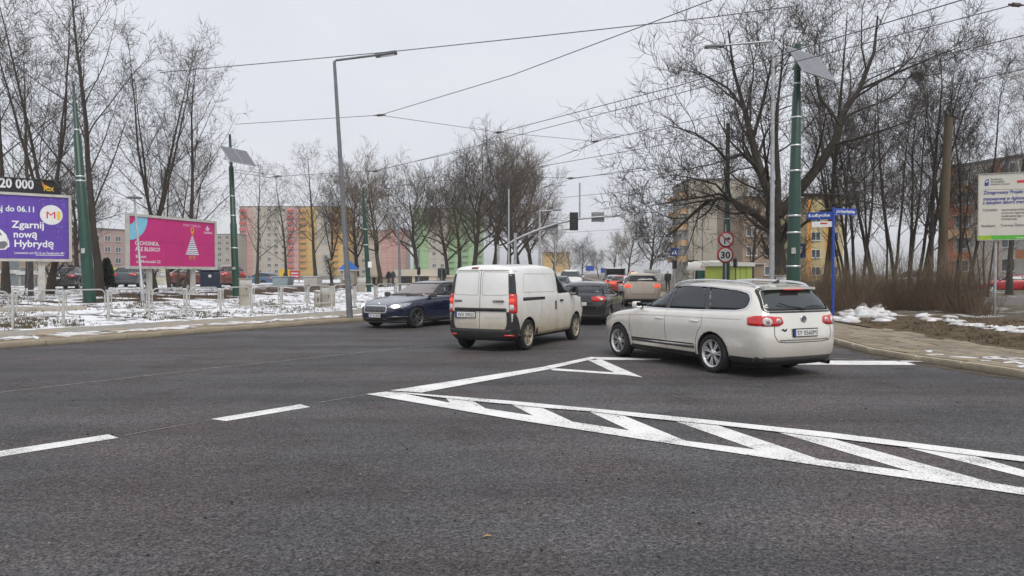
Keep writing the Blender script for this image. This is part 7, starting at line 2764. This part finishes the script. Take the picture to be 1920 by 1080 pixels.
for f in (.33, .66):
    m = MB()
    m.box((b.L * f, -.02, b.H / 2), (.03, .04, b.H))
    m.build('panel_seam', M('seam_green', (.2, .27, .05), .7), b.root)
m = MB()
m.box((b.L + .3, .5, b.H / 2), (.5, .8, b.H + .3))
m.build('side_column', m_blackpanel, b.root)
# tram stop display
p = D(1299, 496, 60)
t = thing('stop_display', 'black tram stop display with glowing amber panels on a dark post', 'display', (p.x, p.y, 0))
m = MB()
m.box((0, 0, p.z), (.85, .2, .7))
hb = m.build('display_case', m_gloss, t)
for dx, w_, mt in ((-.30, .2, M('display_white', (.6, .6, .5), .4, emit=.4)), (.02, .32, M('display_amber', (1, .42, .04), .4, emit=1.0)), (.31, .14, M('display_yellow', (.8, .65, .3), .4, emit=.6))):
    m = MB()
    m.box((dx, -.105, p.z - .02), (w_, .01, .42))
    m.build('display_panel', mt, hb)
m = MB()
m.tube([(.28, 0, -.1), (.28, 0, p.z)], .09, 8)
m.build('post', m_gloss, t)
# bus shelter and signs down the street
p = D(1153, 512, 88)
t = thing('bus_shelter', 'dark stop shelter with a pale roof in the distant street', 'shelter', (p.x, p.y, 0))
for dx in (-1.1, 1.1):
    m = MB()
    m.box((dx, 0, 1.1), (.1, 1.0, 2.2))
    m.build('side_wall', m_greydark, t)
m = MB()
m.box((0, .5, 1.1), (2.1, .08, 2.1))
m.build('back_wall', m_gloss, t)
m = MB()
m.box((0, 0, 2.27), (2.7, 1.4, .14))
m.build('roof', m_white, t)
th, v = pole('gantry_sign', 'distant blue direction signs on a mast over the street', 'sign', 1128, 1128, 500, 150, [(0, .12), (1, .1)], m_galv, n=8)
for px, py, w_, h_ in ((1106, 503, 1.7, 1.0), (1132, 507, 1.2, 1.0)):
    q = D(px, py, 149.8) - th.location
    m = MB()
    m.box(q, (w_, .06, h_))
    m.build('sign_panel', m_signblue, th)
m = MB()
m.tube([D(1128, 505, 150) - th.location, D(1108, 507, 150) - th.location, D(1078, 518, 150) - th.location], .08, 6)
m.build('mast_arm', m_galv, th)
th, v = pole('direction_sign', 'pale grey direction board at the right kerb behind the gold car', 'sign', 1215, 1215, 506, 72, [(0, .05), (1, .05)], m_galv, n=8)
q = D(1223, 516, 71.9) - th.location
m = MB()
m.box(q, (1.65, .05, 1.05))
pn = m.build('sign_panel', M('sign_grey', (.38, .39, .37), .6), th)
for k in range(3):
    m = MB()
    m.box(q + Vector((0, -.03, -.28 + .28 * k)), (1.35, .02, .04))
    m.build('text_line', m_greydark, pn)
th, v = pole('sign_post', 'distant small round red-rimmed sign above the taxi', 'sign', 1186, 1186, 508, 84, [(0, .04), (1, .04)], m_galv, n=8)
q = D(1186, 514, 83.9) - th.location
m = MB()
m.lathe([(.001, -.02), (.34, -.02), (.34, .02)], 20, 'Y', q)
d_ = m.build('sign_disc', m_signred, th)
m = MB()
m.lathe([(.001, -.022), (.24, -.022)], 20, 'Y', q)
m.build('sign_face', m_signblue, d_)
th, v = pole('sign_post', 'small white sign on a post above the distant cars at left', 'sign', 1048, 1048, 512, 70, [(0, .04), (1, .04)], m_galv, n=8)
q = D(1047.5, 517, 69.9) - th.location
m = MB()
m.box(q, (.34, .04, .6))
m.build('sign_panel', m_signwhite, th)

# ------------------------------------------------------------------ more vehicles
gold = M('gold_paint', (0.56, 0.47, 0.38), .3, metal=.2, coat=.9, var=.05, dirt=(.25, .19, .12), dirt_z=(.0, .55))
c = common('crossover_car', 'golden beige crossover with lit tail lamps queuing behind the estate car', gold, 'wagon', 4.4, 1.82, 1.66, lit=True, level=2, plate=None, rails=True)
p = D(1200, 512, 38.6); c.place((p.x, p.y, 0), 6)
taxi = M('taxi_white', (.66, .64, .60), .3, coat=.8, var=.05)
c = common('taxi_car', 'white taxi with a glowing roof sign ahead of the golden crossover', taxi, 'saloon', 4.6, 1.8, 1.50, lit=True, level=1, plate=None)
p = D(1187, 512, 48); c.place((p.x, p.y, 0), 5)
m = MB()
m.add([(-.12, -.34, 0), (.12, -.34, 0), (.12, .34, 0), (-.12, .34, 0), (-.06, -.26, .17), (.06, -.26, .17), (.06, .26, .17), (-.06, .26, .17)], [(0, 1, 5, 4), (1, 2, 6, 5), (2, 3, 7, 6), (3, 0, 4, 7), (4, 5, 6, 7)])
o = m.build('roof_sign', M('taxi_sign', (.95, .75, .35), .4, emit=.8), c.root)
o.location = (-.2, 0, 1.51)
redp = M('red_paint', (.36, .03, .025), .3, coat=.8, var=.1, dirt=(.2, .12, .08), dirt_z=(.1, .7))
c = common('hatchback_car', 'orange-red lit hatchback queuing left of the taxi in the distance', redp, 'hatch', 4.1, 1.74, 1.5, lit=True, level=1, plate=None)
p = D(1163, 512, 58); c.place((p.x, p.y, 0), 5)
silver = M('silver_paint', (.45, .46, .47), .3, metal=.5, coat=.8, var=.06)
c = common('hatchback_car', 'pale distant hatchback furthest ahead in the queue', silver, 'hatch', 4.1, 1.74, 1.5, lit=True, level=1, plate=None)
p = D(1151, 512, 68); c.place((p.x, p.y, 0), 4)
c = common('minivan', 'white delivery van roof showing beyond the black hatchback', taxi, 'wagon', 4.9, 1.9, 1.95, level=1, plate=None, cat='van')
p = D(1070, 512, 62); c.place((p.x, p.y, 0), 184)
bluep = M('navy_paint', (.02, .03, .06), .3, coat=.8)
c = common('hatchback_car', 'small dark car between the white van cab and the black hatchback', bluep, 'hatch', 4.1, 1.72, 1.48, level=1, plate=None)
p = D(1047, 512, 48); c.place((p.x, p.y, 0), 186)
c = common('estate_car', 'bright red estate car parked at the right edge behind the hedge', M('bright_red_paint', (.42, .012, .02), .22, coat=1, var=.08), 'wagon', 4.55, 1.78, 1.48, level=2, plate=None, rails=True, rim=m_alloy)
p = D(1888, 512, 63); c.place((p.x, p.y, .05), -76)
c = common('minivan', 'silver minivan parked behind the leafless hedge', silver, 'wagon', 4.5, 1.80, 1.85, level=2, plate=None, rails=True, cat='van')
p = D(1702, 512, 60); c.place((p.x, p.y, .05), -62)
c = common('saloon_car', 'black saloon car parked beyond the snowy lawn beside the first green pole', black, 'saloon', 4.5, 1.75, 1.45, level=2, plate='SY 4410J')
p = D(133, 512, 50); c.place((p.x, p.y, hL(p.x, p.y)), -14)
c = common('hatchback_car', 'dark grey car parked beyond the lawn, left of the magenta billboard legs', M('grey_paint', (.06, .07, .085), .3, coat=.8), 'hatch', 4.2, 1.75, 1.5, level=1, plate=None)
p = D(247, 512, 55); c.place((p.x, p.y, hL(p.x, p.y)), -12)
c = common('hatchback_car', 'reddish brown car parked between the dark container and the solar pole', M('maroon_paint', (.16, .05, .035), .3, coat=.8), 'hatch', 4.3, 1.78, 1.55, level=2, plate=None)
p = D(424, 512, 52); c.place((p.x, p.y, hL(p.x, p.y)), -35)
c = common('hatchback_car', 'small blue car parked far behind the pale cabinet', M('steel_blue_paint', (.08, .14, .24), .3, coat=.8), 'hatch', 4.1, 1.72, 1.48, level=1, plate=None)
p = D(487, 512, 78); c.place((p.x, p.y, .25), -70)
c = common('hatchback_car', 'maroon car half hidden by the magenta billboard leg', MATS['maroon_paint'], 'hatch', 4.1, 1.72, 1.48, level=1, plate=None)
p = D(372, 512, 57); c.place((p.x, p.y, hL(p.x, p.y)), 60)

# ------------------------------------------------------------------ people
def person(label, loc, rz, jacket, trousers, stride=.25, bag=False):
    t = thing('person', label, 'person', loc, rz)
    me = bpy.data.meshes.new('body')
    V = [(0, 0, .95), (0, 0, 1.15), (0, 0, 1.38), (0, 0, 1.50), (.02, 0, 1.58), (.03, 0, 1.70),
         (.0, .10, .90), (stride * .5, .10, .50), (stride * .45, .10, .08), (stride * .45 + .14, .10, .04),
         (.0, -.10, .90), (-stride * .3, -.10, .50), (-stride * .9, -.10, .10), (-stride * .9 + .14, -.10, .05),
         (0, .20, 1.40), (-stride * .4, .25, 1.14), (-stride * .1, .24, .90), (0, .24, .82),
         (0, -.20, 1.40), (stride * .4, -.25, 1.14), (stride * .7, -.24, .92), (stride * .8, -.24, .84)]
    E = [(0, 1), (1, 2), (2, 3), (3, 4), (4, 5), (0, 6), (6, 7), (7, 8), (8, 9), (0, 10), (10, 11), (11, 12), (12, 13), (2, 14), (14, 15), (15, 16), (16, 17), (2, 18), (18, 19), (19, 20), (20, 21)]
    Rr = [.17, .17, .19, .075, .10, .105, .105, .08, .05, .045, .105, .08, .05, .045, .085, .065, .05, .04, .085, .065, .05, .04]
    me.from_pydata(V, E, [])
    o = bpy.data.objects.new('tmp', me)
    COL.objects.link(o)
    o.modifiers.new('sk', 'SKIN')
    for i, d in enumerate(me.skin_vertices[0].data):
        d.radius = (Rr[i], Rr[i])
        d.use_root = i == 0
    o.modifiers.new('ss', 'SUBSURF').levels = 1
    o.modifiers['ss'].render_levels = 1
    bme = eval_mesh(o, 'body')
    bpy.data.objects.remove(o)
    bme.materials.clear()
    skin = M('skin', (.45, .28, .20), .6)
    for m_ in (jacket, trousers, skin, m_ink): bme.materials.append(m_)
    for p_ in bme.polygons:
        z = p_.center.z
        p_.material_index = 3 if (z > 1.66 or z < .09) else (2 if z > 1.50 or (z < .90 and abs(p_.center.y) > .2) else (1 if z < .88 else 0))
        p_.use_smooth = True
    obj('body', bme, t)
    return t
dk = M('dark_jacket', (.02, .02, .022), .9, var=.3)
tr = M('dark_trousers', (.03, .032, .04), .9, var=.3)
p = D(729, 512, 66)
person('person in dark clothes walking by the bare trunk behind the blue saloon', (p.x, p.y, .3), R(-150), dk, tr)
p = D(737, 512, 68)
person('second person in dark clothes just behind the first by the bare trunk', (p.x, p.y, .3), R(-150), M('grey_jacket', (.06, .06, .065), .9), tr)
p = D(1252, 512, 66)
person('person in a dark jacket walking on the right pavement left of the crossing sign', (p.x, p.y, .12), R(90), dk, tr)
# ------------------------------------------------------------------ damp winter air
hm = bpy.data.materials.new('haze')
hm.use_nodes = True
hn = hm.node_tree
hn.nodes.clear()
ho = hn.nodes.new('ShaderNodeOutputMaterial')
hv = hn.nodes.new('ShaderNodeVolumePrincipled')
hv.inputs['Color'].default_value = (0.98, 0.985, 0.99, 1)
hv.inputs['Density'].default_value = 0.0006
hv.inputs['Anisotropy'].default_value = 0.2
hn.links.new(hv.outputs[0], ho.inputs['Volume'])
mb = MB()
mb.box((0, 1400, 24.5), (3200, 3700, 53))
hz = mb.build('haze', hm)
tag(hz, kind='stuff')
hz.display_type = 'WIRE'
sheet_g = bpy.data.objects['ground']
